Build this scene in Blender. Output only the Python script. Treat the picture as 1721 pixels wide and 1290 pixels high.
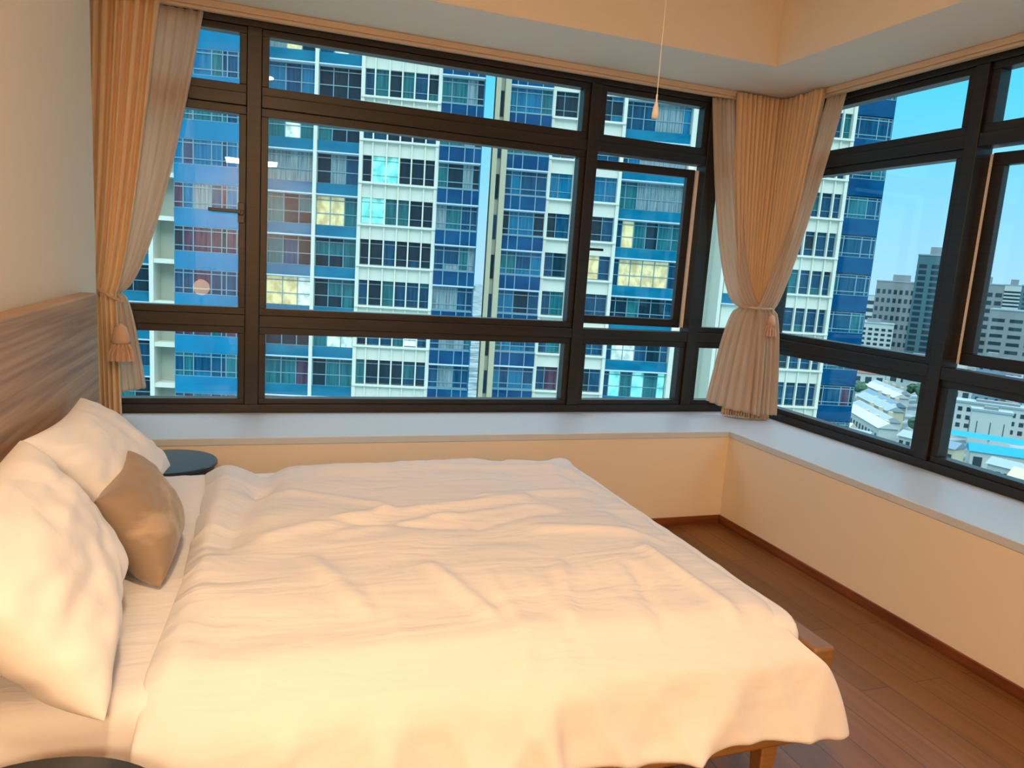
import bpy, bmesh, math, random
import numpy as np
from mathutils import Vector, Matrix, noise
for o in list(bpy.data.objects): bpy.data.objects.remove(o)
SC = bpy.context.scene
COL = SC.collection
PI = math.pi
FZ = -.542            # floor level while building (window ledge top = 0); everything is lifted by -FZ at the end
# ---------------------------------------------------------------- camera
cd = bpy.data.cameras.new('camera'); cam = bpy.data.objects.new('camera', cd); COL.objects.link(cam)
cd.sensor_width = 36; cd.lens = 1220.32*36/1721; cd.clip_end = 3000; cd.clip_start = .02
def cam_matrix(pos, yaw, pit, rol):
    y, p, r = map(math.radians, (yaw, pit, rol))
    fw = Vector((math.sin(y)*math.cos(p), math.cos(y)*math.cos(p), math.sin(p)))
    rt = Vector((math.cos(y), -math.sin(y), 0)); up = rt.cross(fw)
    a = rt*math.cos(r)+up*math.sin(r); b = up*math.cos(r)-rt*math.sin(r)
    return Matrix(((a.x, b.x, -fw.x, pos[0]), (a.y, b.y, -fw.y, pos[1]), (a.z, b.z, -fw.z, pos[2]), (0, 0, 0, 1)))
cam.matrix_world = cam_matrix((-3.1464, -3.9801, .8432-FZ), 19.8314, -9.1646, 3.9256)
SC.camera = cam
# ---------------------------------------------------------------- colour management, sky, lights
SC.view_settings.view_transform = 'Standard'; SC.view_settings.look = 'None'
SC.view_settings.exposure = 0.0; SC.view_settings.gamma = 1.0; SC.view_settings.use_curve_mapping = False
def lin(c):
    return tuple((v/255/12.92 if v/255 <= .04045 else ((v/255+.055)/1.055)**2.4) for v in c)
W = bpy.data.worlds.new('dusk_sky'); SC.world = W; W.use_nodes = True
nt = W.node_tree; nt.nodes.clear()
def N(nt, t, **k):
    n = nt.nodes.new(t)
    for a, b in k.items(): setattr(n, a, b)
    return n
tc = N(nt, 'ShaderNodeTexCoord'); sx = N(nt, 'ShaderNodeSeparateXYZ'); rp = N(nt, 'ShaderNodeValToRGB')
nt.links.new(tc.outputs['Generated'], sx.inputs[0]); nt.links.new(sx.outputs['Z'], rp.inputs[0])
els = rp.color_ramp.elements
els[0].position = 0.0; els[0].color = (*lin((178, 218, 246)), 1)
els[1].position = .40; els[1].color = (*lin((60, 190, 232)), 1)
e = els.new(.10); e.color = (*lin((150, 215, 250)), 1)
e = els.new(.22); e.color = (*lin((95, 212, 240)), 1)
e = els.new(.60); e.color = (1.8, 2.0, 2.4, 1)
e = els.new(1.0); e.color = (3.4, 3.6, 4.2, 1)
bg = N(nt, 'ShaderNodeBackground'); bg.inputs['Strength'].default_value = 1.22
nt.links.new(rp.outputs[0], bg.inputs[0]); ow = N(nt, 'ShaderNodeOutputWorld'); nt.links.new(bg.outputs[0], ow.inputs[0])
def light(name, kind, loc, energy, col, rot=(0, 0, 0), **k):
    l = bpy.data.lights.new(name, kind); l.energy = energy; l.color = col
    for a, b in k.items(): setattr(l, a, b)
    o = bpy.data.objects.new(name, l); o.location = loc; o.rotation_euler = rot; COL.objects.link(o); return o
# evening sun glow behind the building, falling on the towers opposite
light('evening_sun', 'SUN', (0, -20, 60), 1.1, (1.0, 1.0, .86), (math.radians(52), 0, math.radians(-8)), angle=math.radians(25))
WARM = (1.0, .67, .39)
light('ceiling_light', 'AREA', (-3.10, -3.6, 2.43), 44, WARM, (0, 0, 0), shape='DISK', size=.2)
light('bedside_light', 'POINT', (-3.60, -3.15, .47), 2.2, (1.0, .62, .29), shadow_soft_size=.07)
light('corridor_light', 'AREA', (-3.2, -5.95, 1.9), 140, (1.0, .66, .38), (math.radians(0), 0, 0), size=.6)
# ---------------------------------------------------------------- helpers
def mat(name, col, rough=.6, spec=.4, metal=0, emit=None, es=0, bump=None, var=None, trans=0, alpha=1, sheen=0):
    m = bpy.data.materials.new(name); m.use_nodes = True; t = m.node_tree; b = t.nodes['Principled BSDF']
    c = lin(col); b.inputs['Base Color'].default_value = (*c, 1); b.inputs['Roughness'].default_value = rough
    b.inputs['Specular IOR Level'].default_value = spec; b.inputs['Metallic'].default_value = metal
    if sheen: b.inputs['Sheen Weight'].default_value = sheen
    if emit: b.inputs['Emission Color'].default_value = (*lin(emit), 1); b.inputs['Emission Strength'].default_value = es
    cr = t.nodes.new('ShaderNodeTexCoord')
    if var:      # (scale xyz, second colour, contrast lo, hi)
        mp = t.nodes.new('ShaderNodeMapping'); mp.inputs['Scale'].default_value = var[0]
        nz = t.nodes.new('ShaderNodeTexNoise'); nz.inputs['Scale'].default_value = 1; nz.inputs['Detail'].default_value = 4
        r = t.nodes.new('ShaderNodeValToRGB'); r.color_ramp.elements[0].position = var[2]; r.color_ramp.elements[1].position = var[3]
        r.color_ramp.elements[0].color = (*c, 1); r.color_ramp.elements[1].color = (*lin(var[1]), 1)
        t.links.new(cr.outputs['Object'], mp.inputs[0]); t.links.new(mp.outputs[0], nz.inputs['Vector'])
        t.links.new(nz.outputs['Fac'], r.inputs[0]); t.links.new(r.outputs[0], b.inputs['Base Color'])
    if bump:     # list of (scale xyz, strength, distance)
        last = None
        for sc, st, di in bump:
            mp = t.nodes.new('ShaderNodeMapping'); mp.inputs['Scale'].default_value = sc
            nz = t.nodes.new('ShaderNodeTexNoise'); nz.inputs['Scale'].default_value = 1; nz.inputs['Detail'].default_value = 3
            nz.inputs['Distortion'].default_value = .6
            bp = t.nodes.new('ShaderNodeBump'); bp.inputs['Strength'].default_value = st; bp.inputs['Distance'].default_value = di
            t.links.new(cr.outputs['Object'], mp.inputs[0]); t.links.new(mp.outputs[0], nz.inputs['Vector'])
            t.links.new(nz.outputs['Fac'], bp.inputs['Height'])
            if last: t.links.new(last.outputs[0], bp.inputs['Normal'])
            last = bp
        t.links.new(last.outputs[0], b.inputs['Normal'])
    return m
def link(o, parent=None):
    COL.objects.link(o)
    if parent: o.parent = parent
    return o
def tag(o, label=None, cat=None, group=None, kind=None):
    if label: o['label'] = label
    if cat: o['category'] = cat
    if group: o['group'] = group
    if kind: o['kind'] = kind
    return o
class Thing:
    "an Empty at the base of a thing; parts are given in world coordinates and stored relative to it"
    def __init__(s, name, loc, label=None, cat=None, group=None, kind=None, rz=0):
        s.o = bpy.data.objects.new(name, None); s.o.location = loc; s.o.rotation_euler[2] = rz; s.o.empty_display_size = .1
        link(s.o); tag(s.o, label, cat, group, kind)
        s.inv = (Matrix.Translation(loc) @ Matrix.Rotation(rz, 4, 'Z')).inverted() if rz == 0 else None
        s.loc = Vector(loc)
class MB:
    def __init__(s): s.v = []; s.f = []; s.m = []
    def box(s, x0, x1, y0, y1, z0, z1, m=0):
        n = len(s.v)
        s.v += [(x0, y0, z0), (x1, y0, z0), (x1, y1, z0), (x0, y1, z0), (x0, y0, z1), (x1, y0, z1), (x1, y1, z1), (x0, y1, z1)]
        s.f += [(n, n+3, n+2, n+1), (n+4, n+5, n+6, n+7), (n, n+1, n+5, n+4), (n+1, n+2, n+6, n+5), (n+2, n+3, n+7, n+6), (n+3, n, n+4, n+7)]
        s.m += [m]*6; return s
    def poly(s, pts, faces, m=0):
        n = len(s.v); s.v += [tuple(p) for p in pts]; s.f += [tuple(n+i for i in f) for f in faces]; s.m += [m]*len(faces); return s
    def prism(s, prof, axis, a, b, m=0):
        "extrude a closed 2-D profile along an axis from a to b"
        n = len(prof); mk = {'x': lambda p, t: (t, p[0], p[1]), 'y': lambda p, t: (p[0], t, p[1]), 'z': lambda p, t: (p[0], p[1], t)}[axis]
        pts = [mk(p, a) for p in prof]+[mk(p, b) for p in prof]
        fs = [tuple(range(n))[::-1], tuple(range(n, 2*n))]+[(i, (i+1) % n, n+(i+1) % n, n+i) for i in range(n)]
        return s.poly(pts, fs, m)
    def tube(s, pts, r, m=0, seg=8, cap=True):
        pts = [Vector(p) for p in pts]; n0 = len(s.v); n = len(pts)
        rr = r if isinstance(r, (list, tuple)) else [r]*n
        up = Vector((0, 0, 1))
        for i, p in enumerate(pts):
            d = (pts[min(i+1, n-1)]-pts[max(i-1, 0)]).normalized()
            a = d.cross(up if abs(d.z) < .95 else Vector((0, 1, 0))).normalized(); b = d.cross(a)
            for k in range(seg):
                q = 2*PI*k/seg; s.v.append(tuple(p+(a*math.cos(q)+b*math.sin(q))*rr[i]))
        for i in range(n-1):
            for k in range(seg):
                k2 = (k+1) % seg; s.f.append((n0+i*seg+k, n0+i*seg+k2, n0+(i+1)*seg+k2, n0+(i+1)*seg+k)); s.m.append(m)
        if cap:
            s.f.append(tuple(n0+k for k in range(seg))[::-1]); s.m.append(m)
            s.f.append(tuple(n0+(n-1)*seg+k for k in range(seg))); s.m.append(m)
        return s
    def lathe(s, c, prof, m=0, seg=32):
        "prof: list of (radius, z)"
        n0 = len(s.v); n = len(prof)
        for r, z in prof:
            for k in range(seg): q = 2*PI*k/seg; s.v.append((c[0]+r*math.cos(q), c[1]+r*math.sin(q), c[2]+z))
        for i in range(n-1):
            for k in range(seg):
                k2 = (k+1) % seg; s.f.append((n0+i*seg+k, n0+i*seg+k2, n0+(i+1)*seg+k2, n0+(i+1)*seg+k)); s.m.append(m)
        s.f.append(tuple(n0+k for k in range(seg))[::-1]); s.m.append(m)
        s.f.append(tuple(n0+(n-1)*seg+k for k in range(seg))); s.m.append(m)
        return s
    def build(s, name, mats, parent=None, smooth=False, bevel=0, subs=0, solid=0, fix=False):
        me = bpy.data.meshes.new(name)
        off = parent.loc if isinstance(parent, Thing) and parent.inv is not None else Vector((0, 0, 0))
        me.from_pydata([tuple(Vector(v)-off) for v in s.v], [], s.f)
        for mm in (mats if isinstance(mats, (list, tuple)) else [mats]): me.materials.append(mm)
        if any(s.m): me.polygons.foreach_set('material_index', s.m)
        if smooth: me.polygons.foreach_set('use_smooth', [True]*len(s.f))
        if fix:
            bm = bmesh.new(); bm.from_mesh(me); bmesh.ops.recalc_face_normals(bm, faces=bm.faces); bm.to_mesh(me); bm.free()
        o = bpy.data.objects.new(name, me); link(o, parent.o if isinstance(parent, Thing) else parent)
        if solid: q = o.modifiers.new('thickness', 'SOLIDIFY'); q.thickness = solid; q.offset = 0
        if bevel:
            q = o.modifiers.new('bevel', 'BEVEL'); q.width = bevel; q.segments = 3; q.limit_method = 'ANGLE'; q.angle_limit = math.radians(40)
            me.polygons.foreach_set('use_smooth', [True]*len(me.polygons)); q.harden_normals = True
        if subs: q = o.modifiers.new('subs', 'SUBSURF'); q.levels = subs; q.render_levels = subs
        return o
def sub(parent_obj, mb, name, mats, **k):
    "a sub-part: same local frame as its parent part (parents' transforms are identity inside the thing)"
    return mb.build(name, mats, parent_obj, **k)
random.seed(7)
# ---------------------------------------------------------------- materials of the room
M_WALL = mat('wall_paint', (238, 223, 200), .75, .25, bump=[((90, 90, 90), .05, .002)])
M_CEIL = mat('ceiling_paint', (238, 224, 202), .8, .2)
M_LEDGE = mat('ledge_paint', (206, 212, 216), .38, .45)
M_FRAME = mat('bronze_aluminium', (44, 38, 32), .40, .5, .2, var=((1, 1, 60), (36, 32, 27), .4, .6))
M_BASE = mat('baseboard_wood', (132, 74, 38), .4, .4, var=((3, 3, 40), (104, 56, 28), .4, .6))
M_RAIL = mat('track_cream', (226, 196, 160), .45, .4)
M_LEDGE2 = mat('white_seal', (246, 242, 236), .6, .3)
M_BLACK = mat('black_plastic', (20, 18, 17), .35, .5)
def glass_mat():
    m = bpy.data.materials.new('window_glass'); m.use_nodes = True; t = m.node_tree; t.nodes.clear()
    tr = t.nodes.new('ShaderNodeBsdfTransparent'); tr.inputs[0].default_value = (.90, .98, .985, 1)
    gl = t.nodes.new('ShaderNodeBsdfGlossy'); gl.inputs['Roughness'].default_value = .01
    fr = t.nodes.new('ShaderNodeFresnel'); ge = t.nodes.new('ShaderNodeNewGeometry'); mr = t.nodes.new('ShaderNodeMapRange')
    mr.inputs['To Min'].default_value = 1.36; mr.inputs['To Max'].default_value = 1/1.36      # both faces of the pane reflect alike
    t.links.new(ge.outputs['Backfacing'], mr.inputs['Value']); t.links.new(mr.outputs[0], fr.inputs['IOR'])
    mx = t.nodes.new('ShaderNodeMixShader'); o = t.nodes.new('ShaderNodeOutputMaterial')
    t.links.new(fr.outputs[0], mx.inputs[0]); t.links.new(tr.outputs[0], mx.inputs[1]); t.links.new(gl.outputs[0], mx.inputs[2]); t.links.new(mx.outputs[0], o.inputs[0])
    return m
M_GLASS = glass_mat()
def floor_mat():
    m = bpy.data.materials.new('floor_planks'); m.use_nodes = True; t = m.node_tree; b = t.nodes['Principled BSDF']
    tc = t.nodes.new('ShaderNodeTexCoord'); mp = t.nodes.new('ShaderNodeMapping'); mp.inputs['Rotation'].default_value = (0, 0, PI/2)
    br = t.nodes.new('ShaderNodeTexBrick'); br.offset = .37; br.inputs['Scale'].default_value = 1
    br.inputs['Brick Width'].default_value = 1.1; br.inputs['Row Height'].default_value = .125
    br.inputs['Mortar Size'].default_value = .0016; br.inputs['Bias'].default_value = -.1
    br.inputs['Color1'].default_value = (*lin((134, 88, 42)), 1); br.inputs['Color2'].default_value = (*lin((110, 70, 32)), 1); br.inputs['Mortar'].default_value = (*lin((70, 36, 18)), 1)
    mp2 = t.nodes.new('ShaderNodeMapping'); mp2.inputs['Scale'].default_value = (28, 1.6, 1)
    nz = t.nodes.new('ShaderNodeTexNoise'); nz.inputs['Scale'].default_value = 1; nz.inputs['Detail'].default_value = 6; nz.inputs['Distortion'].default_value = .8
    mx = t.nodes.new('ShaderNodeMixRGB'); mx.blend_type = 'MULTIPLY'; mx.inputs[0].default_value = .55
    rr = t.nodes.new('ShaderNodeValToRGB'); rr.color_ramp.elements[0].position = .3; rr.color_ramp.elements[0].color = (.5, .45, .4, 1); rr.color_ramp.elements[1].position = .65
    L = t.links.new
    L(tc.outputs['Object'], mp.inputs[0]); L(mp.outputs[0], br.inputs['Vector']); L(tc.outputs['Object'], mp2.inputs[0]); L(mp2.outputs[0], nz.inputs['Vector'])
    L(nz.outputs['Fac'], rr.inputs[0]); L(br.outputs['Color'], mx.inputs[1]); L(rr.outputs[0], mx.inputs[2]); L(mx.outputs[0], b.inputs['Base Color'])
    b.inputs['Roughness'].default_value = .34; b.inputs['Specular IOR Level'].default_value = .5
    return m
# ---------------------------------------------------------------- room shell
def struct(name, mb, m, **k): o = mb.build(name, m, **k); o['kind'] = 'structure'; return o
XB = -.5785; YA = -.576      # front faces of the two low walls under the ledge
XL = -3.762; YBK = -5.2
ZS, ZC = 1.962, 2.46         # soffit over the bay, main ceiling
struct('floor', MB().box(-5.2, -.45, -7.0, -.45, FZ-.12, FZ), floor_mat())
struct('wall_left', MB().box(XL-.2, XL, -4.7, YA, FZ, ZC+.1), M_WALL)
struct('wall_bay_left', MB().box(-4.1, -3.95, YA, .12, -.12, ZS), M_WALL)
struct('wall_under_window_back', MB().box(-4.1, XB, YA, .12, FZ-.12, -.035), M_WALL)
struct('wall_under_window_right', MB().box(XB, .12, -5.4, .12, FZ-.12, -.035), M_WALL)
led = MB().prism([(-4.1, YA-.004), (XB-.004, YA-.004), (XB-.004, -5.2), (-.02, -5.2), (-.02, -.02), (-4.1, -.02)], 'z', -.035, 0)
struct('trim_window_ledge', led, M_LEDGE, bevel=.004)
struct('wall_right_rear', MB().box(-.02, .12, -5.4, -3.62, -.035, ZC), M_WALL)
# back wall with a lit doorway behind the camera
struct('wall_back', MB().box(-2.50, .12, YBK-.15, YBK, FZ, ZC+.1).box(-5.2, -4.1, YBK-.15, YBK, FZ, ZC+.1).box(-4.1, -2.50, YBK-.15, YBK, 1.95, ZC+.1), M_WALL)
struct('wall_corridor', MB().box(-5.2, -1.6, -6.6, -6.45, FZ, ZC).box(-1.75, -1.6, -6.45, YBK-.15, FZ, ZC), M_WALL)
struct('wall_left_rear', MB().box(-5.3, -5.2, -7.0, -4.5, FZ, ZC+.1).box(-5.2, XL-.2, -4.7, -4.55, FZ, ZC+.1), M_WALL)
# ceilings: low soffit over the bay, raised ceiling with an upstand between
struct('ceiling_soffit', MB().box(-4.1, .12, YA-.055, .12, ZS, ZC+.1).box(XB-.02, .12, -5.4, YA-.055, ZS, ZC+.1), M_CEIL)
struct('ceiling', MB().box(-5.2, XB-.02, -7.0, YA-.055, ZC, ZC+.1), M_CEIL)
struct('baseboard_back', MB().box(XL, XB-.012, YA-.012, YA, FZ, FZ+.045), M_BASE, bevel=.003)
struct('baseboard_right', MB().box(XB-.012, XB, -5.2, YA, FZ, FZ+.045), M_BASE, bevel=.003)
# ---------------------------------------------------------------- windows
RX = [0.0, .0745, .4123, .5448, 1.4859, 1.6264, 1.86, ZS-.002]
def ring(mb, a0, a1, z0, z1, w, d0, d1, ax):
    def bx(p0, p1, q0, q1):
        if ax == 'x': mb.box(p0, p1, d0, d1, q0, q1)
        else: mb.box(d0, d1, p0, p1, q0, q1)
    bx(a0, a1, z0, z0+w); bx(a0, a1, z1-w, z1); bx(a0, a0+w, z0+w, z1-w); bx(a1-w, a1, z0+w, z1-w)
def bar(a0, a1, z0, z1, d0, d1, ax):
    return MB().box(a0, a1, d0, d1, z0, z1) if ax == 'x' else MB().box(d0, d1, a0, a1, z0, z1)
def window(name, ax, cells, members, label=None):
    """cells: (a0, a1) openings along the wall; members: vertical members (a0, a1)"""
    T = Thing(name, (-2.0, 0, 0) if ax == 'x' else (0, -1.7, 0), kind='structure')
    A0, A1 = cells[0][0], cells[-1][1]
    if A0 > A1: A0, A1 = A1, A0
    lo = min(c[0] for c in cells)-.03; hi = max(c[1] for c in cells)+.03
    fr = MB()
    for z0, z1 in ((0.0, .045), (ZS-.07, ZS-.001)): bx = bar(lo, hi, z0, z1, -.045, .05, ax); fr.v_ = 0; fr.poly(bx.v, bx.f)
    for a0, a1 in ((lo-.03, lo), (hi, hi+.03)): bx = bar(a0, a1, 0, ZS-.001, -.045, .05, ax); fr.poly(bx.v, bx.f)
    fr.build('window_frame', M_FRAME, T, bevel=.004)
    for a0, a1 in members:
        c = (a0+a1)/2
        bar(c-.034, c+.034, .045, ZS-.07, -.05, .055, ax).build('mullion', M_FRAME, T, bevel=.004)
    for z0, z1 in ((RX[2], RX[3]), (RX[4], RX[5])):
        c = (z0+z1)/2; xs = [lo]+sum([[(m[0]+m[1])/2-.034, (m[0]+m[1])/2+.034] for m in sorted(members)], [])+[hi]
        for i in range(0, len(xs), 2): bar(xs[i], xs[i+1], c-.03, c+.03, -.046, .05, ax).build('transom', M_FRAME, T, bevel=.004)
    return T, lo, hi
cellsA = [(-3.95, -3.2273), (-3.0916, -1.4072), (-1.2661, -.6143), (-.4715, -.10)]
memA = [(-3.2273, -3.0916), (-1.4072, -1.2661), (-.6143, -.4715)]
def fill(T, ax, cells, lo, hi, members, skip=()):
    cs = sorted((m[0]+m[1])/2 for m in members)
    for i, (a0, a1) in enumerate(cells):
        o0 = lo if i == 0 else cs[i-1]+.034; o1 = hi if i == len(cells)-1 else cs[i]-.034
        for r, (z0, z1) in enumerate(((RX[1], RX[2]), (RX[3], RX[4]), (RX[5], RX[6]))):
            if (i, r) in skip: continue
            q0 = .045 if r == 0 else (RX[2*r]+RX[2*r+1])/2+.03
            q1 = ZS-.07 if r == 2 else (RX[2*r+2]+RX[2*r+3])/2-.03
            s = MB()
            for b in ((o0, o1, q0, z0), (o0, o1, z1, q1), (o0, a0, z0, z1), (a1, o1, z0, z1)):
                bx = bar(*b, -.032, .035, ax); s.poly(bx.v, bx.f)
            so = s.build('sash', M_FRAME, T, bevel=.003)
            bar(a0-.004, a1+.004, z0-.004, z1+.004, -.004, .004, ax).build('window_pane', M_GLASS, so).location = (0, 0, 0)
def lever(T, ax, a, z, side, d=-.05):
    "espagnolette handle: back plate with a lever"
    s = MB()
    def bb(p0, p1, q0, q1, e0, e1):
        b = bar(p0, p1, q0, q1, e0, e1, ax); s.poly(b.v, b.f)
    bb(a-.016, a+.016, z-.05, z+.05, d-.012, d); bb(a-.01, a+.01, z-.012, z+.012, d-.045, d-.012)
    bb(min(a, a+side*.15), max(a, a+side*.15), z-.009+.004, z+.009+.004, d-.052, d-.038)
    return s.build('window_handle', M_BLACK, T, bevel=.003)
def open_sash(T, ax, hinge, far, z0, z1, ang, w, name='casement_sash', out=.055):
    L = abs(far-hinge); sg = 1 if far > hinge else -1
    s = MB(); ring(s, 0, L, 0, z1-z0, w, -.02, .02, 'x'); s.v = [(x*sg, y, z) for x, y, z in s.v]
    if sg < 0: s.f = [f[::-1] for f in s.f]
    o = s.build(name, M_FRAME, T.o, bevel=.003)
    g = MB().box(w-.004, L-w+.004, -.004, .004, w-.004, z1-z0-w+.004); g.v = [(x*sg, y, z) for x, y, z in g.v]
    if sg < 0: g.f = [f[::-1] for f in g.f]
    g.build('window_pane', M_GLASS, o)
    e = MB().box(-.018, -.001, -.034, .012, .004, z1-z0-.004); e.v = [(x*sg, y, z) for x, y, z in e.v]
    if sg < 0: e.f = [f[::-1] for f in e.f]
    e.build('sash_edge', M_LEDGE2, o)
    if ax == 'x':
        o.location = Vector((hinge, out, z0))-T.loc; o.rotation_euler[2] = ang
    else:
        o.location = Vector((out, hinge, z0))-T.loc; o.rotation_euler[2] = PI/2+ang
    return o
_old = MB.build
def _build(s, name, mats, parent=None, **k):
    if parent is not None and not isinstance(parent, Thing) and 'off' in parent.keys():
        off = Vector(parent['off']); s.v = [tuple(Vector(v)-off) for v in s.v]
        return _old(s, name, mats, parent, **k)
    o = _old(s, name, mats, parent, **k)
    if isinstance(parent, Thing) and parent.inv is not None: o['off'] = tuple(parent.loc)
    return o
MB.build = _build
TA, lo, hi = window('window_1', 'x', cellsA, memA)
fill(TA, 'x', cellsA, lo, hi, memA, skip={(2, 1)})
lever(TA, 'x', -3.215, 1.015, -1, -.034)
sa = open_sash(TA, 'x', -.592, -1.285, .53, 1.505, -math.radians(5.5), .05)
MB().box(-.66, -.64, -.075, -.02, .44, .455).box(-.72, -.58, -.085, -.073, .44, .455).build('window_handle', M_BLACK, sa, bevel=.002)
cellsB = [(-3.50, -2.98), (-2.84, -2.20), (-2.08, -1.4555), (-1.2999, -.10)]
memB = [(-2.98, -2.84), (-2.20, -2.08), (-1.4555, -1.2999)]
TB, lo, hi = window('window_2', 'y', cellsB, memB)
fill(TB, 'y', cellsB, lo, hi, memB, skip={(2, 1)})
sb = open_sash(TB, 'y', -1.432, -2.11, .525, 1.505, math.radians(5), .058)
struct('trim_corner_post', MB().box(-.10, .10, -.10, .10, 0, ZS), M_FRAME, bevel=.004)
# ---------------------------------------------------------------- curtain tracks
def track(name, pts, label, g):
    T = Thing(name, pts[0], label, 'curtain track', g)
    s = MB()
    (x0, y0, z0), (x1, y1, z1) = pts
    if y0 == y1: s.box(x0, x1, y0-.055, y0-.004, ZS-.03, ZS-.0005).box(x0, x1, y0-.045, y0-.012, ZS-.045, ZS-.03)
    else: s.box(x0-.055, x0-.004, y0, y1, ZS-.03, ZS-.0005).box(x0-.045, x0-.012, y0, y1, ZS-.045, ZS-.03)
    s.build('rail', M_RAIL, T, bevel=.004)
track('curtain_track', ((-3.94, -.05, ZS), (-.14, -.05, ZS)), 'cream curtain rail under the soffit above the wide window facing the bed side', 'curtain tracks')
track('curtain_track', ((-.05, -3.5, ZS), (-.05, -.14, ZS)), 'cream curtain rail under the soffit above the window with the open sky view', 'curtain tracks')
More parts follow.
